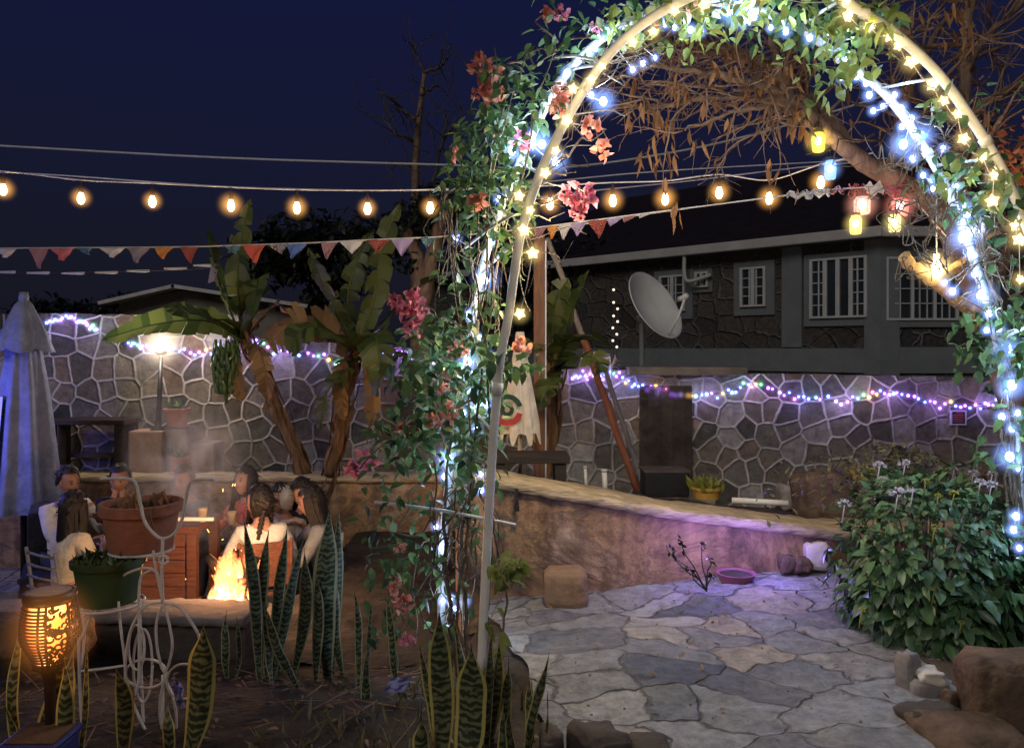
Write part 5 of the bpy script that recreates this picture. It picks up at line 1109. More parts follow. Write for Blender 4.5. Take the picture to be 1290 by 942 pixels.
# ------------------------------------------------------------------ flowering hedge bush by the path
hd = thing('flowering_bush', 'big rounded leafy bush with pale lilac flower heads beside the path', 'bush', P(1165, 838, 3.9))
lb = MB(); HCx = P(1168, 716, 3.95); hr = V(.405, .42, .485)
hin = MB()
for i in range(5200):
    u = rv(1).normalized()
    if u.y > .55: continue
    k = 1 - .34 * rng.random() ** 1.3
    bl = 1 + .19 * noise.noise(u * 2.6 + V(3, 1, 7)) + .07 * noise.noise(u * 6)
    ex = 1 / (abs(u.x) ** 2.6 + abs(u.y) ** 2.6 + abs(u.z) ** 2.6) ** (1 / 2.6)
    sx = 1.0 - .14 * sm((-u.z - .2) / .8)
    p = HCx + V(u.x * hr.x * sx, u.y * hr.y, u.z * hr.z) * k * bl * ex
    d_ = (u + V(0, -.1, -.65) + rv(.5)).normalized()
    L = rng.uniform(.04, .088) * (1.15 if u.z < .3 else .8)
    lb.leaf(p, d_, u + V(0, 0, .7) + rv(.3), L, L * rng.uniform(.52, .68), rng.uniform(.1, .4), rng.uniform(.15, .45))
lb.build('foliage', M['hedge_leaf'], hd)
lb = MB()
for i in range(900):
    x = rng.gauss(0, .26); y = rng.uniform(.1, .75); p = HCx + V(x + .06, y, .44 + rng.uniform(-.12, .12) - abs(x) * .25); lb.leaf(p, V(rng.gauss(0, .5), rng.gauss(0, .4), rng.gauss(.3, .4)), V(rng.gauss(0, .5), 0, 1), rng.uniform(.03, .06), rng.uniform(.015, .03), .3, .4)
lb.build('old_foliage', M['hedge_dry'], hd)
st = MB()
for i in range(60):
    u = V(rng.gauss(0, .6), rng.gauss(-.2, .5), rng.gauss(.3, .5)).normalized(); q = spline([P(1165 + rng.uniform(-30, 30), 838, 3.95 + rng.uniform(-.1, .1)), HCx + V(u.x * .15, u.y * .15, -.1), HCx + V(u.x * hr.x, u.y * hr.y, u.z * hr.z) * .97], 4); st.tube(q, taper(len(q), .007, .0025), 4)
st.build('stems', M['vine_stem'], hd)
for px, py, d, r, key in ((1131, 623, 3.6, 12, 'petal_white'), (1150, 620, 3.65, 8, 'petal_white'), (1108, 588, 3.9, 9, 'petal_white'), (1140, 586, 4.0, 9, 'petal_white'), (1249, 612, 3.7, 9, 'petal_white'), (1235, 608, 3.8, 7, 'petal_white'), (1250, 598, 3.9, 7, 'petal_white'), (1064, 636, 3.75, 9, 'petal_white'), (1226, 598, 4.0, 8, 'petal_white'), (1202, 592, 4.1, 5, 'petal_white'), (1182, 625, 3.6, 5, 'petal_yellow'), (1202, 622, 3.6, 6, 'petal_yellow'), (1086, 768, 3.55, 5, 'petal_yellow'), (1211, 784, 3.5, 4, 'petal_yellow'), (1178, 664, 3.52, 5, 'petal_yellow'), (1112, 605, 3.9, 6, 'petal_white'), (1166, 606, 3.8, 5, 'petal_yellow'), (1178, 740, 3.5, 4, 'petal_yellow')):
    mb = MB(); c = P(px, py, d); rr = r * d / 1000
    for i in range(30):
        u = rv(1).normalized(); u.z = abs(u.z) * .8; mb.leaf(c + u * rr * .65, u + rv(.4), rv(1), rr * .45, rr * .4, 0, .2)
    mb.tube([c - V(0, -.03, .09), c], .003, 4); mb.build('flower_head', M[key], hd)
#__MARK_D__
# ------------------------------------------------------------------ closed parasols
ps = thing('closed_parasol', 'furled blue-grey parasol with a white printed panel standing on the paver deck', 'parasol', P(30, 738, 7.3))
dP = 7.3; pc = P(30, 440, dP); k_ = dP / 1000
def zat(py): return CAMZ + (HOR - py) * k_
mb = MB(); mb.tube([V(pc.x, dP, -.80), V(pc.x, dP, zat(378))], .028, 8); mb.build('pole', M['timber_dark'], ps)
mb = MB(); mb.lathe(V(pc.x, dP, -.80), [(.001, .09), (.05, .09), (.055, .05), (.2, .05), (.22, .02), (.22, 0)], 16); mb.build('base', M['black_metal'], ps)
mb = MB(); mb.lathe(V(pc.x, dP, 0), [(.001, zat(368)), (.035, zat(368)), (.042, zat(374)), (.042, zat(383)), (.02, zat(386))], 10); mb.build('finial', M['parasol'], ps)
def pleat(k, amp, ph=0): return lambda th, i: 1 + amp * math.cos(k * th + ph) * min(1, i / 3) + amp * .35 * math.cos((k * 2 + 1) * th + i * .15)
mb = MB(); prof = [(.05, zat(424)), (.14, zat(440)), (.17, zat(470)), (.205, zat(510)), (.24, zat(560)), (.27, zat(600)), (.30, zat(630)), (.305, zat(642))]
mb.lathe(V(pc.x, dP, 0), prof, 64, fn=pleat(8, .11)); mb.build('canopy', M['parasol'], ps)
mb = MB(); prof = [(.035, zat(378)), (.075, zat(384)), (.115, zat(396)), (.155, zat(411)), (.205, zat(427)), (.25, zat(439))]
o_ = len(mb.v); mb.lathe(V(pc.x, dP, 0), prof, 64, fn=pleat(6, .08, .4))
for j in range(64):
    v = mb.v[o_ + 5 * 64 + j]; mb.v[o_ + 5 * 64 + j] = (v[0], v[1], v[2] - .04 * abs(math.cos(3 * (2 * math.pi * j / 64) + .2)))
mb.build('vent_flap', M['parasol'], ps)
mb = MB(); vs = []
for i in range(9):
    for j in range(10):
        th = lerp(R(198), R(256), i / 8); zz = lerp(498, 622, j / 9); r = lerp(.215, .31, j / 9) * (1 + .04 * math.cos(8 * th)) + .012
        vs.append((pc.x + r * math.cos(th), dP + r * math.sin(th), zat(zz)))
mb.add(vs, [(i * 10 + j, (i + 1) * 10 + j, (i + 1) * 10 + j + 1, i * 10 + j + 1) for i in range(8) for j in range(9)], 0, True); pn = mb.build('printed_panel', M['parasol_white'], ps)
mb = MB()
def onp(px, py): 
    r = lerp(.215, .31, (py - 498) / 124) + .024; x = P(px, py, dP).x - pc.x; return V(pc.x + x, dP - math.sqrt(max(.001, r * r * 1.08 - x * x)) - .004, zat(py))
mb.tube([onp(a, b_) for a, b_ in ((14, 525), (8, 527), (8, 541), (14, 541))], .009, 5); mb.tube([onp(8, 533), onp(13, 533)], .008, 5); mb.tube([onp(2, 522), onp(2, 541)], .009, 5)
mb.tube(spline([onp(a, b_) for a, b_ in ((0, 556), (7, 561), (12, 572), (11, 584), (3, 592))], 4), .008, 5); mb.build('lettering', M['ink'], pn)
cp = thing('closed_parasol', 'furled cream parasol with a round red and green emblem behind the arch leg', 'parasol', P(655, 600, 6.0))
dC = 6.0; pc = P(655, 440, dC)
def zat2(py): return CAMZ + (HOR - py) * dC / 1000
mb = MB(); mb.tube([V(pc.x, dC, zat2(640)), V(pc.x, dC, zat2(420))], .017, 8); mb.build('pole', M['cream_cloth'], cp)
mb = MB(); mb.lathe(V(pc.x, dC, zat2(640)), [(.16, 0), (.16, .05), (.03, .06), (.025, .12)], 14); mb.build('base', M['black_metal'], cp)
mb = MB(); prof = [(.03, zat2(418)), (.045, zat2(440)), (.07, zat2(470)), (.10, zat2(505)), (.125, zat2(530)), (.135, zat2(545))]; o_ = 0
mb.lathe(V(pc.x, dC, 0), prof, 60, fn=pleat(7, .16, 1))
for j in range(60):
    v = mb.v[5 * 60 + j]; mb.v[5 * 60 + j] = (v[0], v[1], v[2] - .09 * max(0, math.cos(7 * (2 * math.pi * j / 60) + 1)))
cn = mb.build('canopy', M['cream_cloth'], cp)
ec = P(639, 516, dC - .15); mb = MB(); vs = []
def arc(r0, r1, a0, a1, n=14, o=0):
    s = len(mb.v); f = []
    for i in range(n + 1):
        a = lerp(a0, a1, i / n)
        for r in (r0, r1): mb.v.append(tuple(ec + V(math.cos(a) * r, -o - .01 * math.cos(a), math.sin(a) * r)))
    for i in range(n): mb.f.append([s + 2 * i, s + 2 * i + 1, s + 2 * i + 3, s + 2 * i + 2]); mb.mi.append(0); mb.sm.append(False)
arc(.075, .118, R(205), R(345)); mb.build('emblem_band', M['ink_red'], cn); mb = MB(); arc(.078, .115, R(15), R(165), o=.0); arc(.02, .05, 0, 6.28, 20); mb.build('emblem_crest', M['ink_green'], cn)

# ------------------------------------------------------------------ tables, benches, poles
def plank_bench(label, cat, name, px0, px1, pyt, d, depth, h, m, apron=0, thick=.05, legw=.07, planks=3, rail=False):
    a, b_ = P(px0, pyt, d), P(px1, pyt, d); root = thing(name, label, cat, V((a.x + b_.x) / 2, d, a.z - h)); W_ = b_.x - a.x; cx = (a.x + b_.x) / 2
    mb = MB()
    for i in range(planks): mb.box(V(cx, d + depth * ((i + .5) / planks - .5), a.z - thick / 2), (W_, depth / planks - .008, thick), bev=.006)
    mb.build('top', m, root)
    for sx in (-1, 1):
        for sy in (-1, 1):
            mb = MB(); mb.box(V(cx + sx * (W_ / 2 - legw * .8), d + sy * (depth / 2 - legw * .8), a.z - thick - (h - thick) / 2), (legw, legw, h - thick - .002), bev=.005); mb.build('leg', m, root)
    if apron:
        mb = MB()
        for i in range(apron): mb.box(V(cx, d - depth / 2 + .012, a.z - thick - .05 - i * .10), (W_ - legw * 2.8, .02, .094), bev=.005)
        mb.build('apron', m, root)
    if rail:
        mb = MB(); mb.box(V(cx, d + depth / 2 - legw * .8, a.z - h * .8), (W_ - legw * 3, .04, .05)); mb.build('stretcher', m, root)
    return root
tb_ = plank_bench('dark slatted wooden table with plank sides behind the fire', 'table', 'slatted_table', 168, 266, 654, 6.25, .55, .87, M['timber_red'], 5)
mb = MB(); mb.box(P(217, 653.5, 5.96), (.62, .02, .025)); mb.build('edge_strip', M['pvc'], tb_)
plank_bench('low dark wooden table frame against the tall stone wall', 'table', 'wooden_table', 64, 168, 527, 8.32, .4, .50, M['timber_dark'], 0, .05, .09, 3, True)
plank_bench('dark wooden bench behind the coping next to the cream parasol', 'bench', 'wooden_bench', 618, 716, 571, 5.7, .35, .42, M['timber_dark'], 0, .05, .08, 2, True)
plank_bench('long low bench along the terrace wall under the seated people', 'bench', 'wooden_bench', 105, 420, 655 + 28, 7.05, .4, .34, M['timber_dark'], 0, .05, .08, 3)
def pole(name, label, a, b_, r, m, cat='pole', m2=None, split=None):
    root = thing(name, label, cat, b_)
    q = [a.lerp(b_, i / 12) + rv(.004) for i in range(13)]
    if split:
        k = int(12 * split); mb = MB(); mb.tube(q[:k + 1], r * .8, 8); mb.build('upper_length', m, root); mb = MB(); mb.tube(q[k:], r, 8); mb.build('lower_length', m2, root)
    else:
        mb = MB(); mb.tube(q, r, 8); mb.build('shaft', m, root)
pole('leaning_pole', 'long leaning pole, pale above and rust red below, in front of the stone wall', P(690, 300, 7.6), P(803, 618, 7.2), .035, M['bamboo'], 'pole', M['rust_pole'], .48)
pole('leaning_pole', 'grey metal pole leaning beside the rust red one', P(762, 466, 8.2), P(812, 618, 7.3), .026, M['grey_pole'])
mb = MB(); a = P(679, 296, 6.3); mb.box(V(a.x, 6.3, (a.z - .1) / 2), (.085, .085, a.z + .1), bev=.008); wp_ = mb.build('wooden_post', M['timber_post']); tag(wp_, 'square brown timber post behind the arch leg', 'post')
mb = MB(); mb.box(V(a.x + .052, 6.28, (a.z - .1) / 2), (.012, .02, a.z)); mb.build('conduit', M['cable'], wp_)
for px, y0, y1, r, lab in ((739, 588, 612, .012, 'thin upright white pipe stub behind the coping'), (763, 592, 614, .020, 'thicker upright white pipe stub between the thin one and the leaning poles')):
    d = 6.0; mb = MB(); a, b_ = P(px, y1 + 12, d), P(px - 2, y0, d); mb.tube([a, b_], r, 10); t = mb.build('pipe_stub', M['pvc']); tag(t, lab, 'pipe'); mb = MB(); mb.tube([b_ - V(0, 0, .012), b_ + V(0, 0, .006)], r * 1.25, 10); mb.build('collar', M['pvc_cool'], t)
mb = MB(); mb.tube([P(922, 630, 5.75), P(958, 632, 5.7), P(993, 634, 5.65)], .022, 10); t = mb.build('white_pipe', M['pvc']); tag(t, 'white pipe lying along the terrace behind the coping', 'pipe')
bd = thing('bead_lights', 'dangling double string of tiny warm beads left of the satellite dish', 'string lights', P(775, 365, 8.4)); mb = MB(); mb.tube([P(774, 365, 8.4), P(773, 452, 8.4)], .003, 4); mb.tube([P(778, 388, 8.4), P(777, 452, 8.4)], .003, 4); mb.build('wire', M['cord_dark'], bd)
for px, py in ((773, 365), (773, 381), (778, 389), (773, 398), (778, 405), (772, 413), (777, 421), (772, 429), (777, 437)):
    mb = MB(); mb.ball(P(px, py, 8.39), .014, 8, 5); mb.build('bulb', FC[4] if 0 else emis('bead', (1, .86, .66), 1.6), bd)
mb = MB()
for i in range(14): mb.leaf(P(772 + rng.gauss(0, 4), 460 + rng.gauss(0, 3), 8.3), rv(1), rv(1), rng.uniform(.05, .13), rng.uniform(.02, .05), .3, .6)
tag(mb.build('plastic_scrap', M['rock_white']), 'crumpled white plastic scrap caught on top of the stone wall', 'plastic scrap')
# satellite dish
sd = thing('satellite_dish', 'grey satellite dish on a mast beside the dark house', 'satellite dish', P(811, 520, 9.6))
c = P(822, 387, 9.6); nrm = V(.62, -.60, .46).normalized(); ax = nrm.cross(V(0, 0, 1)).normalized(); ay = ax.cross(nrm)
M4 = Matrix((( ax.x, ay.x, nrm.x, 0), (ax.y, ay.y, nrm.y, 0), (ax.z, ay.z, nrm.z, 0), (0, 0, 0, 1)))
mb = MB(); Rd = .45; prof = [(max(.001, Rd * i / 8), .16 * (i / 8) ** 2 - .1) for i in range(9)] + [(Rd + .012, .062), (Rd + .012, .05), (Rd, .045)] + [(max(.001, Rd * i / 8), .16 * (i / 8) ** 2 - .115) for i in range(7, -1, -1)]
mb.lathe(c, prof, 40, M4=M4); mb.build('reflector', M['dish'], sd)
mb = MB(); a = c - ay * .40 + nrm * .04; f = c + nrm * .46 - ay * .12 + ax * 0; mb.tube([a, a.lerp(f, .5) - ay * .03, f], .016, 6); mb.ball(f, .04, 10, 6); mb.tube([f, f - nrm * .1 + ay * .02], .03, 8); mb.build('feed_arm', M['dish'], sd)
mb = MB(); b_ = c - nrm * .1; mb.tube([b_, b_ - nrm * .14, V(P(811, 430, 9.6).x, 9.75, b_.z - .15)], .03, 8); mb.tube([V(P(811, 430, 9.6).x, 9.75, b_.z - .1), V(P(811, 430, 9.6).x, 9.75, -1.2)], .032, 8); mb.build('mast', M['grey_plaster'], sd)

# ------------------------------------------------------------------ pots
def pot(c, r, h, name, label, m, rim=.09, rb=.72, cat='plant pot', soil=True, parent=None):
    root = thing(name, label, cat, c); mb = MB(); t = r * .08
    z1 = h * (1 - rim * 2)
    for pr in ([(.001, 0), (r * rb, 0)], [(r * rb, 0), (r * lerp(rb, .955, .5), z1 * .5), (r * .955, z1)], [(r * .955, z1), (r * 1.045, z1)], [(r * 1.045, z1), (r * 1.055, h * .985)], [(r * 1.055, h * .985), (r * 1.03, h), (r * .95, h)], [(r * .95, h), (r * .9, h * .84)]): mb.lathe(c, pr, 32)
    mb.build('body', m, root)
    mb = MB(); mb.lathe(c, [(.001, h * .90), (r * .5, h * .885), (r * .91, h * .87)], 20); mb.build('soil', M['soil'], root)
    return root
def sprigs(parent, c, r, n, L, m, up=.7, name='foliage'):
    mb = MB()
    for i in range(n):
        a = rng.uniform(0, 6.28); q = rng.random() ** .6 * r; p = c + V(math.cos(a) * q, math.sin(a) * q, 0)
        mb.leaf(p, V(rng.gauss(0, .5), rng.gauss(0, .5), up), V(rng.gauss(0, 1), -1, .3), L * rng.uniform(.5, 1.2), L * rng.uniform(.2, .4), rng.uniform(.1, .6), .3)
    mb.build(name, m, parent)
c1 = P(178, 690, 3.15); tp = pot(c1, .148, .185, 'terracotta_pot', 'large terracotta pot on the upper ring of the wire plant stand', M['terracotta'], .11, .80)
sprigs(tp, c1 + V(0, 0, .155), .12, 26, .07, M['dry_leaf'])
mb = MB(); mb.tube(wander(P(190, 640, 3.0), P(198, 686, 3.03), 3, .004), .0025, 4); mb.build('dry_stem', M['twig'], tp)
c2 = P(137, 757, 3.05); gp = pot(c2, .128, .168, 'green_pot', 'dark green glazed pot of small succulents on the lower ring of the stand', M['green_glaze'], .07, .78)
sprigs(gp, c2 + V(0, 0, .14), .115, 120, .06, M['banana_leaf'])
sprigs(gp, c2 + V(-.02, 0, .14), .10, 50, .05, M['hedge_dry'])
for px, py, d, r, h, lab in ((223, 537, 8.25, .13, .19, 'faded terracotta pot on a pale block beside the lamp post'), (226, 592, 8.05, .11, .14, 'small terracotta pot on the terrace half hidden by smoke')):
    t = pot(P(px, py, d), r, h, 'terracotta_pot', lab, M['terracotta']); sprigs(t, P(px, py, d) + V(0, 0, h * .85), r * .7, 30, .13, M['vine_leaf'])
for px0, px1, y0, y1, d, lab, m in ((170, 212, 541, 596, 8.28, 'square weathered planter block under the lamp post', 'brick'), (214, 242, 538, 596, 8.35, 'pale block under the faded terracotta pot', 'cap_grey'), (246, 276, 556, 596, 8.4, 'low grey block beside the pale block, veiled by smoke', 'rock_grey')):
    a, b_ = P(px0, y0, d), P(px1, y1 + 6, d); mb = MB(); mb.box((a + b_) / 2, (b_.x - a.x, .3, a.z - b_.z), bev=.02); tag(mb.build('concrete_block', M[m]), lab, 'block')
pot(P(890, 627, 5.9), .11, .085, 'plant_pot', 'shallow orange pot of yellow-green foliage on the terrace', M['yellow_pot'], .12, .85)
sprigs(bpy.data.objects['plant_pot'], P(890, 620, 5.9), .10, 170, .12, leaf_mat('yellow_green_leaf', (.10, .12, .02), (.32, .32, .06)), .9)
a, b_ = P(812, 595, 6.1), P(868, 626, 6.1); mb = MB(); mb.box((a + b_) / 2 + V(0, .1, 0), (b_.x - a.x, .25, a.z - b_.z), bev=.015); t = mb.build('black_trough', M['black_metal']); tag(t, 'black trough planter at the foot of the dark recess panel', 'planter'); mb = MB(); mb.box((a + b_) / 2 + V(0, .1, (a.z - b_.z) / 2 + .008), (b_.x - a.x + .02, .28, .016), bev=.006); mb.build('rim', M['rock_dark'], t)
t = pot(P(1085, 606, 6.3), .115, .10, 'yellow_pot', 'yellow pot on the terrace showing above the flowering bush', M['yellow_pot'], .16, .85); sprigs(t, P(1085, 598, 6.3), .08, 24, .08, M['vine_leaf'])
def rock(c, size, name, label, m, seed, rough=.25, cat='rock', rot=0, flat=.0, group=None):
    bm = bmesh.new(); bmesh.ops.create_cube(bm, size=2)
    bmesh.ops.bevel(bm, geom=bm.edges[:], offset=.28, segments=1, affect='EDGES'); bmesh.ops.subdivide_edges(bm, edges=bm.edges[:], cuts=3, use_grid_fill=True)
    s = V(seed * 3.7, seed * 1.3, seed * 2.1); mr_ = Matrix.Rotation(rot, 3, 'Z'); mb = MB()
    for v in bm.verts:
        p = v.co; n_ = noise.noise(p * .8 + s) * rough * 1.3 + noise.noise(p * 2.2 + s) * rough * .5 + noise.noise(p * 6 + s) * rough * .14
        q = p * (1 + n_); q = mr_ @ V(q.x * size[0] / 2, q.y * size[1] / 2, q.z * size[2] / 2); v.co = q
    bm.verts.index_update(); mb.add([Vector(c) + v.co for v in bm.verts], [[v.index for v in f.verts] for f in bm.faces], 0, True); bm.free()
    o = mb.build(name, m); tag(o, label, cat, group); return o
def rockpx(px0, px1, py0, py1, d, dep, *a, **k):
    p, q = P(px0, py0, d), P(px1, py1, d); return rock((p + q) / 2 + V(0, dep * .3, 0), (q.x - p.x, dep, p.z - q.z), *a, **k)
rockpx(1232, 1345, 832, 938, 2.95, .24, 'rock', 'large squared brown rock beside the arch leg', M['rock'], 1, .12)
rockpx(1148, 1194, 855, 902, 3.2, .14, 'rock', 'small squared grey stone with white chips at the border of the bush', M['rock_grey'], 2, .12)
rockpx(1136, 1160, 824, 892, 3.25, .08, 'rock', 'upright lilac-lit stone slab at the border of the bush', M['rock_grey'], 3, .14, rot=.4)
rockpx(1160, 1192, 846, 860, 3.2, .1, 'rock', 'white stone chip lying on top of the small squared grey stone', M['rock_white'], 4, .35)
rockpx(1190, 1212, 872, 908, 3.1, .06, 'rock', 'thin tilted stone flake between the small grey stone and the large brown rock', M['rock'], 5, .2, rot=.5)
rockpx(1138, 1212, 896, 932, 2.95, .14, 'rock', 'flat dark brown stone at the path corner', M['rock_dark'], 6, .18, rot=.2)
rockpx(1180, 1300, 928, 975, 2.75, .3, 'rock', 'flat pale stone at the bottom corner below the large brown rock', M['rock'], 7, .12)
rockpx(680, 710, 926, 980, 2.66, .16, 'rock', 'dark rock touching the slender snake plant at the path edge', M['rock_dark'], 8, .2)
rockpx(726, 790, 926, 990, 2.62, .2, 'rock', 'dark angular rock at the bottom edge of the path', M['rock_dark'], 9, .22, rot=.3)
rockpx(796, 850, 944, 990, 2.6, .2, 'rock', 'low dark rock sunk at the bottom edge of the path', M['rock_dark'], 10, .2)
rockpx(686, 740, 718, 770, 4.55, .16, 'brick', 'rendered brown block at the foot of the retaining wall', M['brick'], 11, .06, cat='block')
rockpx(1004, 1084, 600, 664, 5.55, .30, 'rock', 'big pale-topped brown rock on the terrace coping', M['rock'], 12, .18)
rockpx(984, 1010, 612, 644, 6.0, .2, 'rock', 'small grey block behind the white pipe', M['rock_grey'], 13, .06)
rockpx(1017, 1044, 684, 716, 4.85, .10, 'rock', 'round white stone at the foot of the retaining wall', M['rock_white'], 14, .14)
rockpx(983, 1002, 700, 722, 4.85, .08, 'rock', 'rust brown stone at the foot of the retaining wall', M['rock'], 15, .3)
rockpx(1002, 1022, 704, 722, 4.82, .08, 'rock', 'small tawny stone between the rust brown and the white one', M['rock'], 16, .35)
for i, (px0, px1, y0, y1) in enumerate(((-30, 34, 782, 830), (38, 100, 786, 830))):
    rockpx(px0, px1, y0, y1, 4.0, .2, 'rock', ('pale brown edging stone at the frame edge behind the lantern', 'brown edging stone hidden partly by the glowing lantern')[i], M['rock'], 20 + i, .14)
bw = thing('pink_bowl', 'pink plastic bowl of dark soil against the retaining wall', 'bowl', P(925, 733, 4.78)); c = P(927, 733, 4.74); mb = MB(); mb.lathe(c, [(.07, -.03), (.10, .02), (.115, .055), (.118, .06), (.105, .058), (.095, .03)], 22); mb.build('body', M['pink_bowl'], bw); mb = MB(); mb.lathe(c, [(.001, .06), (.06, .058), (.10, .045)], 16); mb.build('soil', M['soil'], bw)
tw = thing('twig_plant', 'small bare twiggy plant growing in front of the retaining wall', 'plant', P(888, 740, 4.55)); mb = MB(); lf = MB(); b_ = P(890, 744, 4.5)
for tx, ty in ((840, 692), (856, 680), (884, 682), (892, 700), (846, 690), (896, 725), (866, 712)):
    q = wander(b_, P(tx, ty, 4.5 + rng.uniform(-.06, .06)), 4, .012); mb.tube(q, taper(len(q), .005, .002), 5)
    for k in range(7): lf.leaf(q[-1 - rng.randrange(4)], rv(1), rv(1), rng.uniform(.02, .045), .02, .3, .4)
mb.build('stem', M['timber_dark'], tw); lf.build('leaves', M['dark_leaf'], tw)
for px, y0, y1 in ((961, 644, 706), (1000, 646, 712)):
    pass
# bottom corner pot and scraps
bp_ = thing('blue_pot', 'dark blue plastic pot at the bottom corner under the lantern', 'plant pot', P(55, 960, 2.36)); c = P(52, 985, 2.36); mb = MB(); mb.box(c + V(0, 0, .05), (.155, .14, .16), bev=.012); mb.box(c + V(0, 0, .135), (.17, .155, .018), bev=.006); mb.build('body', M['blue_pot'], bp_); mb = MB(); mb.box(c + V(0, 0, .146), (.145, .13, .004)); mb.build('soil', M['soil'], bp_)
for (px, py, d, w_, h_, lab) in ((226, 874, 2.85, 12, 34, 'crumpled lilac plastic strip stuck beside the orange-lit blade'), (697, 0, 0, 0, 0, ''), (501, 862, 3.2, 26, 20, 'torn lilac plastic wrapper on the soil below the bougainvillea')):
    if not d: continue
    mb = MB(); vs = []
    for i in range(6):
        for j in range(7): vs.append(P(px + (i / 5 - .5) * w_ + (j - 3) * (1.5 if h_ > 25 else -2), py + (j / 6 - .5) * h_, d) + V(0, rng.uniform(-.015, .015), 0))
    mb.add(vs, [(i * 7 + j, i * 7 + j + 1, (i + 1) * 7 + j + 1, (i + 1) * 7 + j) for i in range(5) for j in range(6)], 0, False); tag(mb.build('plastic_wrapper', M['purple_scrap']), lab, 'wrapper')

# ------------------------------------------------------------------ wire plant stand
wsd = thing('plant_stand', 'white scrolled wire plant stand holding the terracotta and green pots', 'plant stand', P(200, 930, 3.0))
ST = 2.98
def wire(pts, r=.0052, d=ST, name='scroll', dz=None):
    mb = MB(); mb.tube(spline([P(x, y, d if dz is None else dz[i]) for i, (x, y) in enumerate(pts)], 6), r, 6); return mb.build(name, M['wire_white'], wsd)
wire([(126, 603), (160, 603), (171, 609), (176, 630), (182, 656), (194, 672), (205, 678), (219, 672), (229, 655), (234, 630), (239, 609), (250, 604), (270, 604)], .006, name='yoke')
wire([(205, 678), (204, 720), (205, 760)], .006, name='stem')
mb = MB(); mb.tube([P(206, 705, ST - .01) + V(math.cos(a * .524) * .016, 0, math.sin(a * .524) * .016) for a in range(13)], .005, 6); mb.build('ring', M['wire_white'], wsd)
mb = MB(); c = c1 + V(0, 0, -.006); mb.tube([c + V(math.cos(a * .2618) * .118, math.sin(a * .2618) * .118, 0) for a in range(25)], .006, 6); mb.tube([c + V(-.118, 0, 0), c + V(.118, 0, 0)], .005, 5); mb.tube([c + V(0, -.118, 0), c + V(0, .118, 0)], .005, 5); mb.tube([c + V(0, -.118, 0), P(204, 700, ST)], .005, 5); mb.build('pot_ring', M['wire_white'], wsd)
mb = MB(); c = c2 + V(0, 0, -.006); mb.tube([c + V(math.cos(a * .2618) * .125, math.sin(a * .2618) * .125, 0) for a in range(25)], .006, 6); mb.tube([c + V(-.125, 0, 0), c + V(.125, 0, 0)], .005, 5); mb.tube([c + V(0, -.125, 0), c + V(0, .125, 0)], .005, 5); mb.build('pot_ring', M['wire_white'], wsd)
wire([(193, 693), (196, 715), (201, 738), (205, 756)], .005)
wire([(102, 806), (118, 768), (138, 738), (160, 722), (184, 715), (198, 722), (205, 742)], .0055)
wire([(190, 718), (178, 726), (175, 750), (175, 790), (175, 850), (171, 876)], .005)
wire([(149, 757), (152, 790), (157, 830), (158, 856)], .005)
wire([(205, 758), (185, 762), (168, 785), (160, 815), (158, 845), (163, 872), (176, 905), (188, 928)], .0055)
wire([(205, 758), (225, 764), (240, 782), (252, 805), (256, 840), (262, 880), (250, 918)], .0055)
wire([(205, 760), (197, 785), (198, 815), (203, 838), (208, 852), (202, 878), (202, 905), (209, 935)], .005)
wire([(206, 760), (213, 785), (217, 812), (213, 835), (207, 852), (216, 872), (222, 900), (221, 932)], .005)
for cx, cy, rx, ry in ((184, 848, 26, 18), (232, 858, 22, 22), (172, 815, 10, 28), (180, 838, 12, 46)):
    wire([(cx + rx * math.cos(a * .5236), cy + ry * math.sin(a * .5236)) for a in range(13)], .0048, ST + rng.uniform(-.03, .04))
wire([(102, 845), (130, 842), (157, 838)], .005); wire([(98, 752), (106, 790), (103, 842)], .005, ST + .12)
for pts in (((176, 757), (178, 850), (182, 936)), ((98, 757), (100, 850), (104, 930)), ((205, 850), (205, 900), (204, 945))): wire(pts, .0055, ST + .06, 'leg')

# ------------------------------------------------------------------ glowing garden lantern
ln = thing('garden_lantern', 'black slatted garden lantern glowing amber among the snake plants', 'lantern', P(63, 900, 2.42))
dL = 2.42; c = P(63, 792, dL); s_ = dL / 1000
prof = lambda t: (29 + 4 * math.sin(math.pi * min(1, t * 1.1)) - 10 * sm((t - .5) / .5)) * s_
H0, H1 = c.z + 40 * s_, c.z - 44 * s_
m_, nt_, b_ = nodes_of('lantern_core'); nt_.nodes.remove(b_); N = nt_.nodes.new
tc_ = N('ShaderNodeTexCoord'); n_ = N('ShaderNodeTexNoise'); n_.inputs['Scale'].default_value = 14; link(nt_, tc_.outputs['Object'], n_.inputs[0])
r_ = N('ShaderNodeValToRGB'); r_.color_ramp.elements[0].color = (1, .22, .03, 1); r_.color_ramp.elements[1].color = (1, .52, .13, 1); r_.color_ramp.elements[0].position = .35; r_.color_ramp.elements[1].position = .62; link(nt_, n_.outputs[0], r_.inputs[0])
lw = N('ShaderNodeLayerWeight'); lw.inputs[0].default_value = .35
e_ = N('ShaderNodeEmission'); link(nt_, r_.outputs[0], e_.inputs[0]); fm = N('ShaderNodeMapRange'); fm.inputs[3].default_value = 4.5; fm.inputs[4].default_value = .6; fm.inputs[2].default_value = .75; link(nt_, lw.outputs['Facing'], fm.inputs[0]); link(nt_, fm.outputs[0], e_.inputs[1]); fr_ = N('ShaderNodeMix'); fr_.data_type = 'RGBA'; link(nt_, lw.outputs['Facing'], fr_.inputs['Factor']); link(nt_, r_.outputs[0], fr_.inputs[6]); fr_.inputs[7].default_value = (1, .06, .01, 1); link(nt_, fr_.outputs[2], e_.inputs[0]); link(nt_, e_.outputs[0], nt_.nodes['Material Output'].inputs[0])
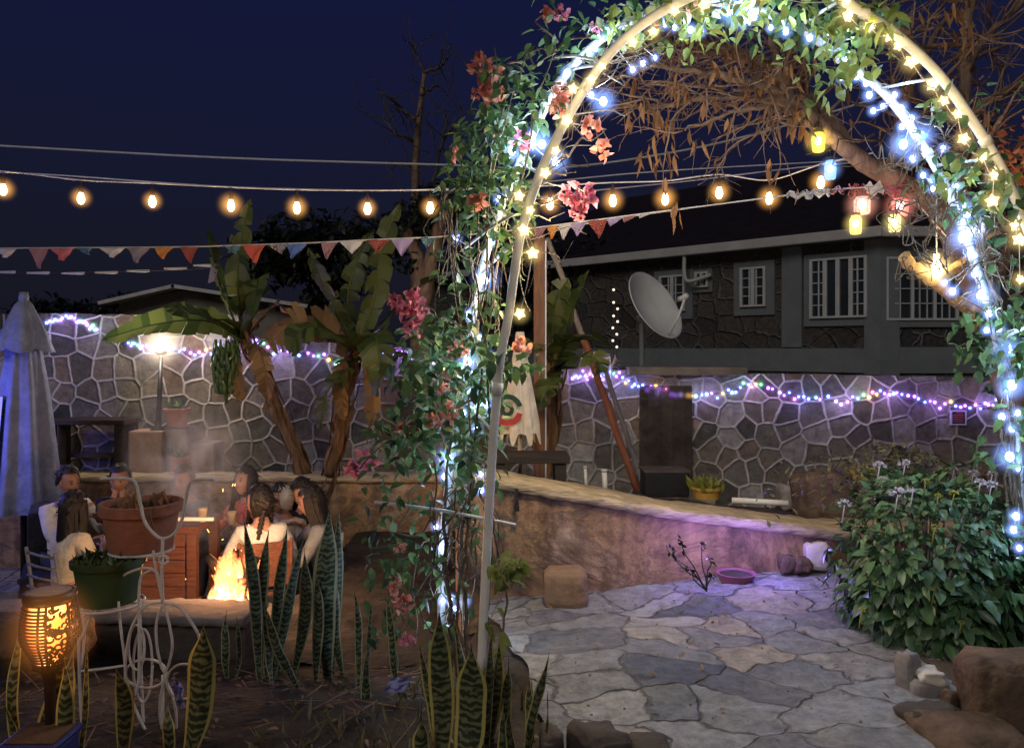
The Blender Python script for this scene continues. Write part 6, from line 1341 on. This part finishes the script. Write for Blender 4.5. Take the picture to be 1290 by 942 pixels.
mb = MB(); mb.lathe(V(c.x, dL, 0), [(prof(i / 10) * .80, lerp(H0 - .012, H1 + .006, i / 10)) for i in range(11)], 24); mb.build('diffuser', m_, ln)
mb = MB(); mb.lathe(V(c.x, dL, 0), [(prof(i / 8) * .30, lerp(H0 - .03, H1 + .02, i / 8)) for i in range(9)], 14); 
mb = MB(); mb.lathe(V(c.x, dL, 0), [(.001, H0 + .018), (prof(0) * .86, H0 + .016), (prof(0) * .90, H0 + .02), (prof(0) * 1.04, H0 + .018), (prof(0) * 1.06, H0), (prof(0) * 1.0, H0 - .012), (prof(0) * .8, H0 - .013)], 32); mb.build('cap', M['lantern_black'], ln)
mb = MB(); mb.lathe(V(c.x, dL, 0), [(.001, H0 + .0225), (prof(0) * .84, H0 + .0205)], 32); mb.build('solar_panel', M['rock_grey'], ln)
mb = MB()
for i in range(1, 19):
    t = i / 19; rr = prof(t); zz = lerp(H0 - .012, H1, t); pts = [V(c.x + rr * math.cos(R(a)), dL + rr * math.sin(R(a)), zz) for a in range(170, 294, 8)]; mb.tube(pts, .0036, 5)
for a in (178, 236 + 40, 292, 340, 30, 80, 130):
    mb.tube([V(c.x + prof(t / 10) * math.cos(R(a)), dL + prof(t / 10) * math.sin(R(a)), lerp(H0 - .012, H1, t / 10)) for t in range(11)], .004, 5)
for i in range(270):      # curled fretwork on the other faces
    a = rng.uniform(294, 540); t = rng.uniform(.02, .98); pts = []; da = rng.uniform(-.5, .5); k = rng.choice([-1, 1])
    for j in range(6):
        a2 = a + math.cos(da + j * .8 * k) * 7; t2 = t + math.sin(da + j * .8 * k) * .045; rr = prof(max(0, min(1, t2))); pts.append(V(c.x + rr * math.cos(R(a2)), dL + rr * math.sin(R(a2)), lerp(H0 - .012, H1, max(0, min(1, t2)))))
    mb.tube(pts, .0036, 4)
mb.build('fretwork', M['lantern_black'], ln)
mb = MB(); mb.lathe(V(c.x, dL, 0), [(prof(1) * 1.03, H1 + .008), (prof(1) * 1.05, H1 - .006), (prof(1) * .6, H1 - .02), (.02, H1 - .035), (.016, H1 - .06), (.012, H1 - .3)], 18); mb.build('stake', M['lantern_black'], ln)
mb = MB(); mb.ball(c + V(0, .0, 0), .17, 24, 14, sc=(1, 1, 1.1)); mb.build('painted_glow', painted_glow_mat('lantern_painted_glow', (1, .33, .06), .25, 8), ln, smooth=True)
lamp('lantern_lamp', c + V(.0, -.14, -.02), (1, .42, .12), .9, .04); lamp('lantern_lamp', c + V(.16, .02, -.02), (1, .40, .10), .8, .04)

# ------------------------------------------------------------------ the open fire
fp = thing('wood_fire', 'blazing log fire behind the cement kerb', 'fire', P(285, 768, 4.9))
m_, nt_, b_ = nodes_of('flame'); nt_.nodes.remove(b_); N = nt_.nodes.new
at = N('ShaderNodeUVMap'); at.uv_map = 'UVMap'; s2 = N('ShaderNodeSeparateXYZ'); link(nt_, at.outputs[0], s2.inputs[0])
tc_ = N('ShaderNodeTexCoord'); n_ = N('ShaderNodeTexNoise'); n_.inputs['Scale'].default_value = 22; n_.inputs['Detail'].default_value = 6; n_.inputs['Distortion'].default_value = 1; link(nt_, tc_.outputs['Object'], n_.inputs[0])
ad = N('ShaderNodeMath'); ad.operation = 'MULTIPLY_ADD'; ad.inputs[1].default_value = .9; link(nt_, n_.outputs[0], ad.inputs[0]); link(nt_, s2.outputs[1], ad.inputs[2])
r_ = N('ShaderNodeValToRGB'); el = r_.color_ramp.elements; el[0].position = .36; el[0].color = (1, .86, .66, 1); el[1].position = 1.35 / 1.5; el[1].color = (1, .16, .05, 1); x = el.new(.58); x.color = (1, .40, .10, 1)
link(nt_, ad.outputs[0], r_.inputs[0])
r2 = N('ShaderNodeMapRange'); r2.inputs[1].default_value = .5; r2.inputs[2].default_value = 1.3; r2.inputs[3].default_value = 8; r2.inputs[4].default_value = 1.6; link(nt_, ad.outputs[0], r2.inputs[0])
e_ = N('ShaderNodeEmission'); link(nt_, r_.outputs[0], e_.inputs[0]); link(nt_, r2.outputs[0], e_.inputs[1])
tr = N('ShaderNodeBsdfTransparent'); mx = N('ShaderNodeMixShader'); r3 = N('ShaderNodeMapRange'); r3.inputs[1].default_value = .76; r3.inputs[2].default_value = 1.0; r3.inputs[3].default_value = 1; r3.inputs[4].default_value = 0; link(nt_, ad.outputs[0], r3.inputs[0])
gg = N('ShaderNodeNewGeometry'); dd_ = N('ShaderNodeVectorMath'); dd_.operation = 'DOT_PRODUCT'; link(nt_, gg.outputs['Normal'], dd_.inputs[0]); link(nt_, gg.outputs['Incoming'], dd_.inputs[1]); ab_ = N('ShaderNodeMath'); ab_.operation = 'ABSOLUTE'; link(nt_, dd_.outputs['Value'], ab_.inputs[0]); pw_ = N('ShaderNodeMath'); pw_.operation = 'POWER'; pw_.inputs[1].default_value = 1.6; link(nt_, ab_.outputs[0], pw_.inputs[0]); mu_ = N('ShaderNodeMath'); mu_.operation = 'MULTIPLY'; link(nt_, pw_.outputs[0], mu_.inputs[0]); link(nt_, r3.outputs[0], mu_.inputs[1]); link(nt_, mu_.outputs[0], mx.inputs[0]); link(nt_, tr.outputs[0], mx.inputs[1]); link(nt_, e_.outputs[0], mx.inputs[2]); link(nt_, mx.outputs[0], nt_.nodes['Material Output'].inputs[0]); m_.cycles.emission_sampling = 'NONE'
def flame(bx, by, tx, ty, w_, d):
    a, b_ = P(bx, by, d), P(tx, ty, d); mb = MB(); mb.uv = []; n = 12; k = 10; ph = rng.uniform(0, 6)
    for i in range(n + 1):
        t = i / n; r = w_ * d / 1000 * .5 * (.55 + .9 * math.sin(math.pi * min(1, t * .8 + .12)) ** 1.2) * (1 - t ** 2.2) + .001; cc = a.lerp(b_, t) + V(math.sin(t * 7 + ph) * .018 * t * 1.6, math.cos(t * 6 + ph) * .015 * t, 0)
        for j in range(k): th = 6.283 * j / k; f_ = 1 + .35 * math.sin(th * 3 + t * 8 + ph); mb.v.append(tuple(cc + V(math.cos(th) * r * f_, math.sin(th) * r * .7 * f_, 0))); mb.uv.append((j / k, t))
    mb.f = [[i * k + j, i * k + (j + 1) % k, (i + 1) * k + (j + 1) % k, (i + 1) * k + j] for i in range(n) for j in range(k)]; mb.mi = [0] * len(mb.f); mb.sm = [True] * len(mb.f); mb.build('flame', m_, fp)
for i in range(44):
    bx = rng.choice([rng.gauss(290, 7), rng.gauss(300, 6), rng.gauss(284, 8), rng.gauss(322, 3)]); t_ = rng.random(); by = rng.uniform(722, 772); h = rng.uniform(24, 82) * (1.1 if abs(bx - 286) < 9 else .75)
    ty = max(664, by - h); flame(bx, by, bx - rng.uniform(-4, 12) * (.4 + t_), ty, rng.uniform(4.5, 10.5), 4.9 + rng.uniform(-.12, .14))
for a in ((284, 735, 280, 672, 15), (290, 750, 292, 668, 9), (286, 748, 278, 690, 17), (296, 768, 290, 720, 17), (302, 772, 300, 730, 14)): flame(*a, 4.92)
mb = MB()
for i in range(12):
    p = P(282 + rng.gauss(0, 22), rng.uniform(600, 745), 4.9 + rng.gauss(0, .15)); mb.tube([p, p + V(rng.gauss(0, .006), 0, rng.uniform(.004, .02))], .0022, 4)
mb.build('sparks', emis('spark', (1, .45, .12), 5), fp)['kind'] = 'stuff'
for i, (a, b_) in enumerate((((262, 700), (312, 776)), ((326, 700), (290, 772)), ((250, 772), (320, 766)), ((300, 690), (286, 776)), ((240, 760), (290, 775)))):
    p, q = P(*a, 4.95 + i * .04), P(*b_, 4.88 + i * .05); mb = MB(); s = [p.lerp(q, k / 8) + rv(.006) for k in range(9)]; mb.tube(s, [.024 + rng.uniform(-.005, .006) for _ in s], 8); mb.build('log', M['char'], fp)
mb = MB()
for i in range(90):
    p = P(rng.uniform(212, 318), rng.uniform(762, 776), rng.uniform(4.8, 5.15)); mb.ball(p, rng.uniform(.006, .018), 6, 4, sc=(1.4, 1, .7))
m2, n2_, bb = nodes_of('ember'); g_ = n2_.nodes.new('ShaderNodeNewGeometry'); rr_ = n2_.nodes.new('ShaderNodeValToRGB'); rr_.color_ramp.elements[0].color = (.02, .006, .003, 1); rr_.color_ramp.elements[1].color = (1, .28, .07, 1); rr_.color_ramp.elements[0].position = .35; link(n2_, g_.outputs['Random Per Island'], rr_.inputs[0]); link(n2_, rr_.outputs[0], bb.inputs['Emission Color']); bb.inputs['Emission Strength'].default_value = 4; bb.inputs['Base Color'].default_value = (.04, .03, .03, 1); m2.cycles.emission_sampling = 'NONE'
eo = mb.build('embers', m2, fp)
mb = MB(); a = P(265, 778, 5.0); mb.lathe(V(a.x, 5.02, a.z - .55), [(.52, 0), (.52, .5), (.44, .53), (.001, .53)], 26, fn=lambda th, i: 1 + .05 * math.sin(th * 5)); mb.build('fire_bed', M['rock_dark'], fp)
lamp('fire_light', P(284, 712, 4.75), (1, .48, .2), 9, .12); lamp('fire_light', P(300, 680, 5.35), (1, .55, .27), 46, .15)
# smoke; its own emission stands in for light it would scatter
m_ = bpy.data.materials.new('smoke'); m_.use_nodes = True; nt_ = m_.node_tree; nt_.nodes.clear(); N = nt_.nodes.new
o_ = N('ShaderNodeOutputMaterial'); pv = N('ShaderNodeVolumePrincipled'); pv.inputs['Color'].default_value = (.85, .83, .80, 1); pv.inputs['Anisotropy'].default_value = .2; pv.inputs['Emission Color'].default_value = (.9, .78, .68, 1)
tc_ = N('ShaderNodeTexCoord'); n_ = N('ShaderNodeTexNoise'); n_.inputs['Scale'].default_value = 2.6; n_.inputs['Detail'].default_value = 5; n_.inputs['Distortion'].default_value = 1.2; link(nt_, tc_.outputs['Object'], n_.inputs[0])
gr = N('ShaderNodeVectorMath'); gr.operation = 'LENGTH'; link(nt_, tc_.outputs['Generated'], gr.inputs[0])
mpp = N('ShaderNodeMapping'); mpp.inputs['Location'].default_value = (-1, -1, -1); mpp.inputs['Scale'].default_value = (2, 2, 2); link(nt_, tc_.outputs['Generated'], mpp.inputs[0]); link(nt_, mpp.outputs[0], gr.inputs[0])
fo = N('ShaderNodeMapRange'); fo.inputs[1].default_value = .25; fo.inputs[2].default_value = 1.0; fo.inputs[3].default_value = 1; fo.inputs[4].default_value = 0; link(nt_, gr.outputs['Value'], fo.inputs[0])
nm = N('ShaderNodeMapRange'); nm.inputs[1].default_value = .42; nm.inputs[2].default_value = .68; link(nt_, n_.outputs[0], nm.inputs[0])
ml = N('ShaderNodeMath'); ml.operation = 'MULTIPLY'; link(nt_, fo.outputs[0], ml.inputs[0]); link(nt_, nm.outputs[0], ml.inputs[1])
m3 = N('ShaderNodeMath'); m3.operation = 'MULTIPLY'; m3.inputs[1].default_value = 2.6; link(nt_, ml.outputs[0], m3.inputs[0]); link(nt_, m3.outputs[0], pv.inputs['Density'])
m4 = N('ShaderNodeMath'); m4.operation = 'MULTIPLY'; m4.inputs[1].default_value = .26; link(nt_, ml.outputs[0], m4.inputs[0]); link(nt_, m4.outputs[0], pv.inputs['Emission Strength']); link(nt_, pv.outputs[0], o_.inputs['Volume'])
mb = MB(); mb.ball(V(0, 0, 0), 1, 20, 12); sk = mb.build('smoke', m_); sk.scale = (.52, .45, .78); sk.location = P(240, 590, 6.2); sk.rotation_euler = (0, R(-14), 0); tag(sk, 'thin grey smoke drifting up from the fire', 'smoke', None, 'stuff')
#__MARK_E__
# ------------------------------------------------------------------ people round the fire
def skinmesh(mb, verts, edges, rad, root=0, mi=0, sub=1):
    me = bpy.data.meshes.new('sk'); me.from_pydata([tuple(v) for v in verts], edges, []); o = bpy.data.objects.new('sk', me); COL.objects.link(o)
    o.modifiers.new('s', 'SKIN')
    if not me.skin_vertices: me.attributes.new
    for i, r in enumerate(rad):
        s = me.skin_vertices[0].data[i]; s.radius = r if isinstance(r, tuple) else (r, r); s.use_root = (i == root); s.use_loose = False
    o.modifiers['s'].use_smooth_shade = True
    ss = o.modifiers.new('d', 'SUBSURF'); ss.levels = sub; ss.render_levels = sub
    dg = bpy.context.evaluated_depsgraph_get(); dg.update(); ev = o.evaluated_get(dg); m2 = ev.to_mesh()
    mb.add([v.co.copy() for v in m2.vertices], [list(p.vertices) for p in m2.polygons], mi, True); ev.to_mesh_clear(); bpy.data.objects.remove(o); bpy.data.meshes.remove(me)

def person(label, px, topy, d, yaw, hyaw, cl, skin='skin', lean=.12, hands=((.28, .12, .12), (.28, -.12, .12)), hair='short', pants='cl_jeans', hpitch=0, sleeve=1.0, fem=False, wide=1.0):
    top = P(px, topy, d); yw = R(yaw); f = V(math.sin(yw), -math.cos(yw), 0); r = f.cross(V(0, 0, 1)); u = V(0, 0, 1)
    s = (u + f * lean).normalized(); H = top - s * .80; FL = -.84
    k = .92 if fem else 1.0
    root = thing('person', label, 'person', V(H.x, H.y, FL))
    def L(a, b_, c): return H + f * a + r * b_ + u * c
    sh = H + s * .48; nb = H + s * .53
    vs = [H, H + s * .15, H + s * .33, H + s * .45, nb, H + s * .60]; es = [(0, 1), (1, 2), (2, 3), (3, 4), (4, 5)]; rd = [(.15 * k, .12), (.125 * k, .10), (.15 * k, .115), (.125 * k, .085), .052, .050]
    cv, ce, cr = [H + s * .02, H + s * .15, H + s * .33, H + s * .44, H + s * .505], [(0, 1), (1, 2), (2, 3), (3, 4)], [(.165 * k, .135), (.14 * k * wide, .118), (.165 * k * wide, .13), (.135 * k, .10), .066]
    tv, te, tr_ = [H], [], [(.16 * k, .13)]
    for sg, hd in ((1, hands[0]), (-1, hands[1])):
        S = sh + r * sg * .165 * k - s * .02; Hn = L(hd[0], hd[1], hd[2] + .25)
        v = Hn - S; dist = min(v.length, .535); Hn = S + v.normalized() * dist
        a, b_ = .29, .26; x = (a * a - b_ * b_ + dist * dist) / (2 * dist); hgt = math.sqrt(max(0, a * a - x * x)); pole_ = (r * sg * .6 - u * .8 - f * .2); vn = v.normalized(); pp = (pole_ - vn * pole_.dot(vn)).normalized(); E = S + vn * x + pp * hgt
        i = len(vs); vs += [S, E, Hn]; es += [(3, i), (i, i + 1), (i + 1, i + 2)]; rd += [.056 * k, .042 * k, .027]
        fd = (Hn - E).normalized(); sd = fd.cross(u); sd = sd.normalized() if sd.length > .1 else r; nn = sd.cross(fd)
        j = len(vs); vs.append(Hn + fd * .05); es.append((i + 2, j)); rd.append((.034, .018))
        for q in range(4):
            o = (q - 1.5) * .019; ln_ = (.036, .042, .040, .032)[q]; n0 = len(vs); vs += [Hn + fd * .088 + sd * o, Hn + fd * (.088 + ln_) + sd * o * 1.1 - nn * .012, Hn + fd * (.088 + ln_ * 1.6) + sd * o * 1.1 - nn * .034]; es += [(j, n0), (n0, n0 + 1), (n0 + 1, n0 + 2)]; rd += [.010, .009, .007]
        n0 = len(vs); vs += [Hn + fd * .035 + sd * .038 * -sg, Hn + fd * .068 + sd * .056 * -sg - nn * .01]; es += [(j, n0), (n0, n0 + 1)]; rd += [.011, .009]
        c0 = len(cv); ce_ = S + (E - S) * 1.0; cv += [S, E, E.lerp(Hn, .9 * sleeve)]; ce += [(3, c0), (c0, c0 + 1)] + ([(c0 + 1, c0 + 2)] if sleeve > .3 else []); cr += [.074 * k, .058 * k, .044]
        if sleeve <= .3: cv.pop(); cr.pop()
        hp = H + r * sg * .09; kn = H + f * .40 + r * sg * .13 + u * .02; an = V(kn.x, kn.y, FL + .09) + f * .06; to = V(an.x, an.y, FL + .035) + f * .15
        i = len(vs); vs += [hp, kn, an, to]; es += [(0, i), (i, i + 1), (i + 1, i + 2), (i + 2, i + 3)]; rd += [.082, .056, .040, .034]
        i = len(tv); tv += [hp, kn, an + u * .03]; te += [(0, i), (i, i + 1), (i + 1, i + 2)]; tr_ += [.098, .070, .054]
    body = MB(); skinmesh(body, vs, es, rd)
    # head with a face
    hy = R(hyaw); hf = V(math.sin(hy), -math.cos(hy), 0); hf = (hf + u * math.sin(R(hpitch))).normalized(); hr_ = hf.cross(u).normalized(); hu = hr_.cross(hf)
    hc = H + s * .685 + hf * .02; n, m = 28, 20; o = len(body.v)
    def hp_(x, y, z): return hc + hr_ * x + hf * y + hu * z
    for i in range(m + 1):
        ph = math.pi * i / m
        for j in range(n):
            th = 6.2832 * j / n; x = math.sin(ph) * math.sin(th); y = math.sin(ph) * math.cos(th); z = -math.cos(ph)
            X, Y, Z = x * .074, y * .092, z * .116
            if z < -.1: t = sm((-z - .1) / .9); X *= 1 - .36 * t; Y *= 1 - .14 * t; Y += .012 * t
            if y > 0:
                Y += .024 * math.exp(-(x / .16) ** 2 - ((z + .16) / .17) ** 2)                      # nose
                Y -= .010 * (math.exp(-((abs(x) - .40) / .2) ** 2 - ((z - .04) / .13) ** 2))         # eye sockets
                Y += .006 * math.exp(-(x / .3) ** 2 - ((z + .52) / .1) ** 2) + .008 * math.exp(-(x / .3) ** 2 - ((z + .86) / .16) ** 2)
                Y += .005 * math.exp(-((z - .2) / .1) ** 2) * (abs(x) < .8)
            body.v.append(tuple(hp_(X, Y, Z)))
    for i in range(m):
        for j in range(n): body.f.append([o + i * n + j, o + i * n + (j + 1) % n, o + (i + 1) * n + (j + 1) % n, o + (i + 1) * n + j]); body.mi.append(0); body.sm.append(True)
    for sg in (-1, 1):
        body.ball(hp_(sg * .028, .077, .006), .0095, 8, 6, mi=1, sc=(1.2, .8, .7)); body.tube([hp_(sg * .012, .086, .024), hp_(sg * .03, .086, .028), hp_(sg * .045, .076, .022)], .0032, 4, mi=1)
        body.ball(hp_(sg * .074, .0, -.004), .017, 8, 6, sc=(.5, .8, 1.4))
    body.tube([hp_(-.021, .080, -.058), hp_(-.008, .089, -.055), hp_(.008, .089, -.055), hp_(.021, .080, -.058)], [.003, .006, .006, .003], 5, mi=2)
    body.build('body', [M[skin], M['eye'], M['lips']], root)
    c_ = MB(); skinmesh(c_, cv, ce, cr); c_.build('top', M[cl], root)
    t_ = MB(); skinmesh(t_, tv, te, tr_); t_.build('trousers', M[pants], root)
    if hair == 'hood':
        hb_ = MB()
        for i in range(m + 1):
            ph = math.pi * i / m
            for j in range(n): th = 6.2832 * j / n; hb_.v.append(tuple(hp_(math.sin(ph) * math.sin(th) * .102, math.sin(ph) * math.cos(th) * .115 - .012, -math.cos(ph) * .135 + .004)))
        for i in range(m):
            for j in range(n):
                x, y, z = Vector(hb_.v[i * n + j]) - hc, 0, 0; q = Vector(hb_.v[i * n + j]) - hc; fy, fz, fx = q.dot(hf), q.dot(hu), q.dot(hr_)
                if fy > .045 and fz < .085 and abs(fx) < .07: continue
                hb_.f.append([i * n + j, i * n + (j + 1) % n, (i + 1) * n + (j + 1) % n, (i + 1) * n + j]); hb_.mi.append(0); hb_.sm.append(True)
        hb_.build('hood', M['cl_hood'], root); hair = 'short'
    hb_ = MB(); hl = {'short': .0, 'long': .40, 'mid': .26, 'braids': .05}[hair]; thick = .016 if hair == 'short' else .020
    for i in range(m + 1):
        ph = math.pi * i / m
        for j in range(n):
            th = 6.2832 * j / n; x = math.sin(ph) * math.sin(th); y = math.sin(ph) * math.cos(th); z = -math.cos(ph); g_ = 1 + .05 * math.sin(th * 11 + ph * 3) + .04 * noise.noise(V(x, y, z) * 4 + V(px, 0, 0))
            hb_.v.append(tuple(hp_(x * (.074 + thick) * g_, y * (.092 + thick) * g_ - .008, z * (.116 + thick) * g_ + (.012 if hair == 'short' else .004))))
    for i in range(m):
        for j in range(n):
            q = Vector(hb_.v[i * n + j]) - hc; fy, fz, fx = q.dot(hf), q.dot(hu), q.dot(hr_)
            if fz < (.080 if hair == 'short' else .066) + .012 * noise.noise(V(fx * 60, px, 3)) and fy > (.0 if hair == 'short' else .022) - (.0 if hair != 'short' else .01 * (fz < 0)): continue
            if hair == 'short' and fz < -.045: continue
            hb_.f.append([i * n + j, i * n + (j + 1) % n, (i + 1) * n + (j + 1) % n, (i + 1) * n + j]); hb_.mi.append(0); hb_.sm.append(True)
    for i in range(130):      # loose tufts that break up the outline
        a = rng.uniform(0, 6.283); z = rng.uniform(.15 if hair == 'short' else -.3, 1); rr = math.sqrt(max(0, 1 - z * z)); x, y = math.sin(a) * rr, math.cos(a) * rr
        if y > .2 and z < .62: continue
        p = hp_(x * (.074 + thick), y * (.092 + thick) - .008, z * (.116 + thick) + .008); o2 = (p - hc).normalized(); tg = (hr_ * rng.gauss(.2, .6) - hf * .6 - hu * (.1 if hair == 'short' else .7)) + o2 * .35
        hb_.tube([p - tg * .008, p + tg * .012 + o2 * .006, p + tg * .03 + o2 * rng.uniform(-.002, .008)], [.003, .0026, .0008], 4)
    if hair in ('long', 'mid'):
        nn_ = 120
        for i in range(nn_):
            a = lerp(-115, 115, i / (nn_ - 1)) + rng.uniform(-5, 5); ar = R(a); x, y = math.sin(ar), -math.cos(ar)
            p0 = hp_(x * .085, y * .098 - .004, .06); p1 = hp_(x * .095, y * .108 - .004, -.05); p2 = hp_(x * .105, y * .105 - .012, -.16); p3 = hp_(x * .125 * wide, y * .11 - .02, -.16 - hl * rng.uniform(.5, .7)); p4 = hp_(x * .10 * wide, y * .10 - .03, -.16 - hl * rng.uniform(.8, 1.1)); q = spline([p0, p1, p2, p3, p4], 4); hb_.tube(q, [.0065] * 3 + taper(len(q) - 3, .0075, .002), 4)
    if hair == 'braids':
        for sg in (-1, 1):
            q = spline([hp_(sg * .06, -.07, -.05), hp_(sg * .085, -.06, -.14), hp_(sg * .10, -.05, -.22), hp_(sg * .10, -.03, -.34)], 8)
            hb_.tube(q, [.020 + .006 * math.sin(i * 2.1) for i in range(len(q))], 7)
            hb_.ball(q[-1] - u * .02, .018, 7, 5, sc=(.8, .8, 1.8))
    hb_.build('hair', M['hair'], root)
    return root
P1 = person('man with short dark hair in a white shirt turned toward the woman beside him', 86, 590, 6.75, 60, 62, 'cl_white', 'skin_dark', .10, ((.30, .06, .18), (.28, -.14, .12)), 'short', hpitch=-5)
P2 = person('long-haired woman in a cream cardigan seen from behind beside the man in white', 92, 621, 6.15, 150, 160, 'cl_cream', 'skin', .06, ((.22, .12, .10), (.22, -.12, .10)), 'long', fem=True)
P3 = person('man in a black fleece with clasped hands raised in front of his mouth', 151, 588, 7.0, 15, 10, 'cl_black', 'skin', .22, ((.22, .03, .30), (.22, -.03, .28)), 'short', hpitch=-8, wide=1.15)
P4 = person('person in a grey top half hidden by smoke beside the table', 231, 590, 7.05, -20, -15, 'cl_grey', 'skin', .15, ((.28, .1, .12), (.28, -.1, .12)), 'short')
P5 = person('woman with dark hair in a red floral blouse looking up across the fire', 309, 590, 7.0, -35, -28, 'cl_red', 'skin', .10, ((.40, .10, .14), (.26, -.1, .10)), 'mid', hpitch=10, fem=True)
P6 = person('girl with two dark braids in a white top seen from behind at the fire', 329, 613, 6.2, 205, 262, 'cl_white', 'skin', .08, ((.25, .1, .12), (.25, -.1, .12)), 'braids', fem=True, hpitch=0)
P7 = person('person in a pale grey hood between the red blouse and the dark-haired girl', 354, 611, 6.8, -15, -25, 'cl_cream', 'skin', .15, ((.25, .1, .12), (.25, -.1, .12)), 'hood', fem=True, hpitch=-12)
P8 = person('dark-haired person bending her head just behind the girl in grey sleeves', 380, 603, 6.9, -10, -12, 'cl_black', 'skin', .18, ((.25, .1, .12), (.25, -.1, .12)), 'mid', fem=True, hpitch=-22)
P9 = person('girl with long dark hair and grey sleeves in profile at the end of the group', 391, 614, 6.45, 285, 280, 'cl_grey', 'skin', .20, ((.42, .08, .16), (.38, -.1, .12)), 'long', fem=True, hpitch=-14)

def cup(c, label, r=.037, h=.105):
    t = thing('paper_cup', label, 'cup', c); mb = MB(); mb.lathe(c, [(.001, 0), (r * .68, 0), (r, h * .96), (r * 1.07, h), (r * .95, h), (r * .9, h * .8)], 16); mb.build('body', M['paper'], t); mb = MB(); mb.lathe(c, [(.001, h * .82), (r * .91, h * .81)], 14); mb.build('drink', M['brick'], t)
cup(V(P(255, 640, 6.15).x, 6.15, P(255, 654, 6.25).z + .003), 'paper cup standing on the slatted table')
cup(P(292, 660, 6.6), 'paper cup held up beside the red floral blouse')
# seats
def chair(label, x, y, yaw, seatz, m, back=.42, w_=.42, slat=False):
    FLz = -.84; t = thing('chair', label, 'chair', (x, y, FLz)); yw = R(yaw); f = V(math.sin(yw), -math.cos(yw), 0); r = f.cross(V(0, 0, 1)); o = V(x, y, 0); h = w_ / 2
    mb = MB(); mb.box(o + V(0, 0, seatz), (w_, w_, .03), rz=yw, bev=.01); mb.build('seat', m, t)
    for a, b_ in ((1, 1), (1, -1), (-1, 1), (-1, -1)):
        mb = MB(); p = o + f * a * (h - .02) + r * b_ * (h - .02); mb.tube([p + V(0, 0, seatz - .01) if a > 0 else p + V(0, 0, seatz + back) - f * .06, p + V(0, 0, seatz - .02), V(p.x, p.y, FLz)], .013, 6); mb.build('leg', M['grey_pole'] if slat else m, t)
    mb = MB()
    for i in range(4 if slat else 1):
        zz = seatz + back - .04 - i * .085
        if slat: mb.tube([o - f * (h + .03) + r * (h - .02) + V(0, 0, zz), o - f * (h + .05) + V(0, 0, zz), o - f * (h + .03) - r * (h - .02) + V(0, 0, zz)], .010, 6)
        else: mb.box(o - f * (h + .01) + V(0, 0, seatz + back * .55), (w_ - .02, .03, back * .8), rz=yw, bev=.012)
    mb.build('backrest', M['grey_pole'] if slat else m, t)
x, y = P(92, 0, 6.15).x, 6.15; chair('slim metal chair under the woman in the cream cardigan', x, y, 150, -.50, M['black_metal'], .40, .42, True)
x, y = P(329, 0, 6.2).x, 6.2; chair('dark red chair under the girl with two braids', x, y, 205, -.46, M['timber_red'], .42)
x, y = P(391, 0, 6.45).x, 6.45; chair('metal slat chair under the girl with grey sleeves', x, y, 285, -.48, M['black_metal'], .42, .42, True)
bx_ = thing('club_seat', 'black boxy seat under the man in the white shirt', 'seat', (P(80, 0, 6.85).x, 6.85, -.84)); o = V(P(80, 0, 6.85).x, 6.85, 0); mb = MB(); mb.box(o + V(0, 0, -.65), (.62, .6, .38), rz=.5, bev=.04); mb.build('seat', M['cl_black'], bx_); mb = MB(); mb.box(o + V(-.28, .12, -.40), (.16, .62, .86), rz=.5, bev=.05); mb.build('backrest', M['cl_black'], bx_)
# coloured washes from unseen added lamps near the parasol and retaining wall
lamp('unseen_violet_lamp', V(-5.0, 6.5, .9), (.16, .16, 1.0), 45, .1)
lamp('unseen_violet_lamp', V(1.50, 4.66, .30), (.30, .20, 1.0), 7, .06)
lamp('unseen_violet_lamp', V(1.12, 4.60, .32), (.34, .22, 1.0), 6, .06)
lamp('unseen_violet_lamp', V(.75, 4.35, .9), (.36, .28, 1.0), 0.0, .06)
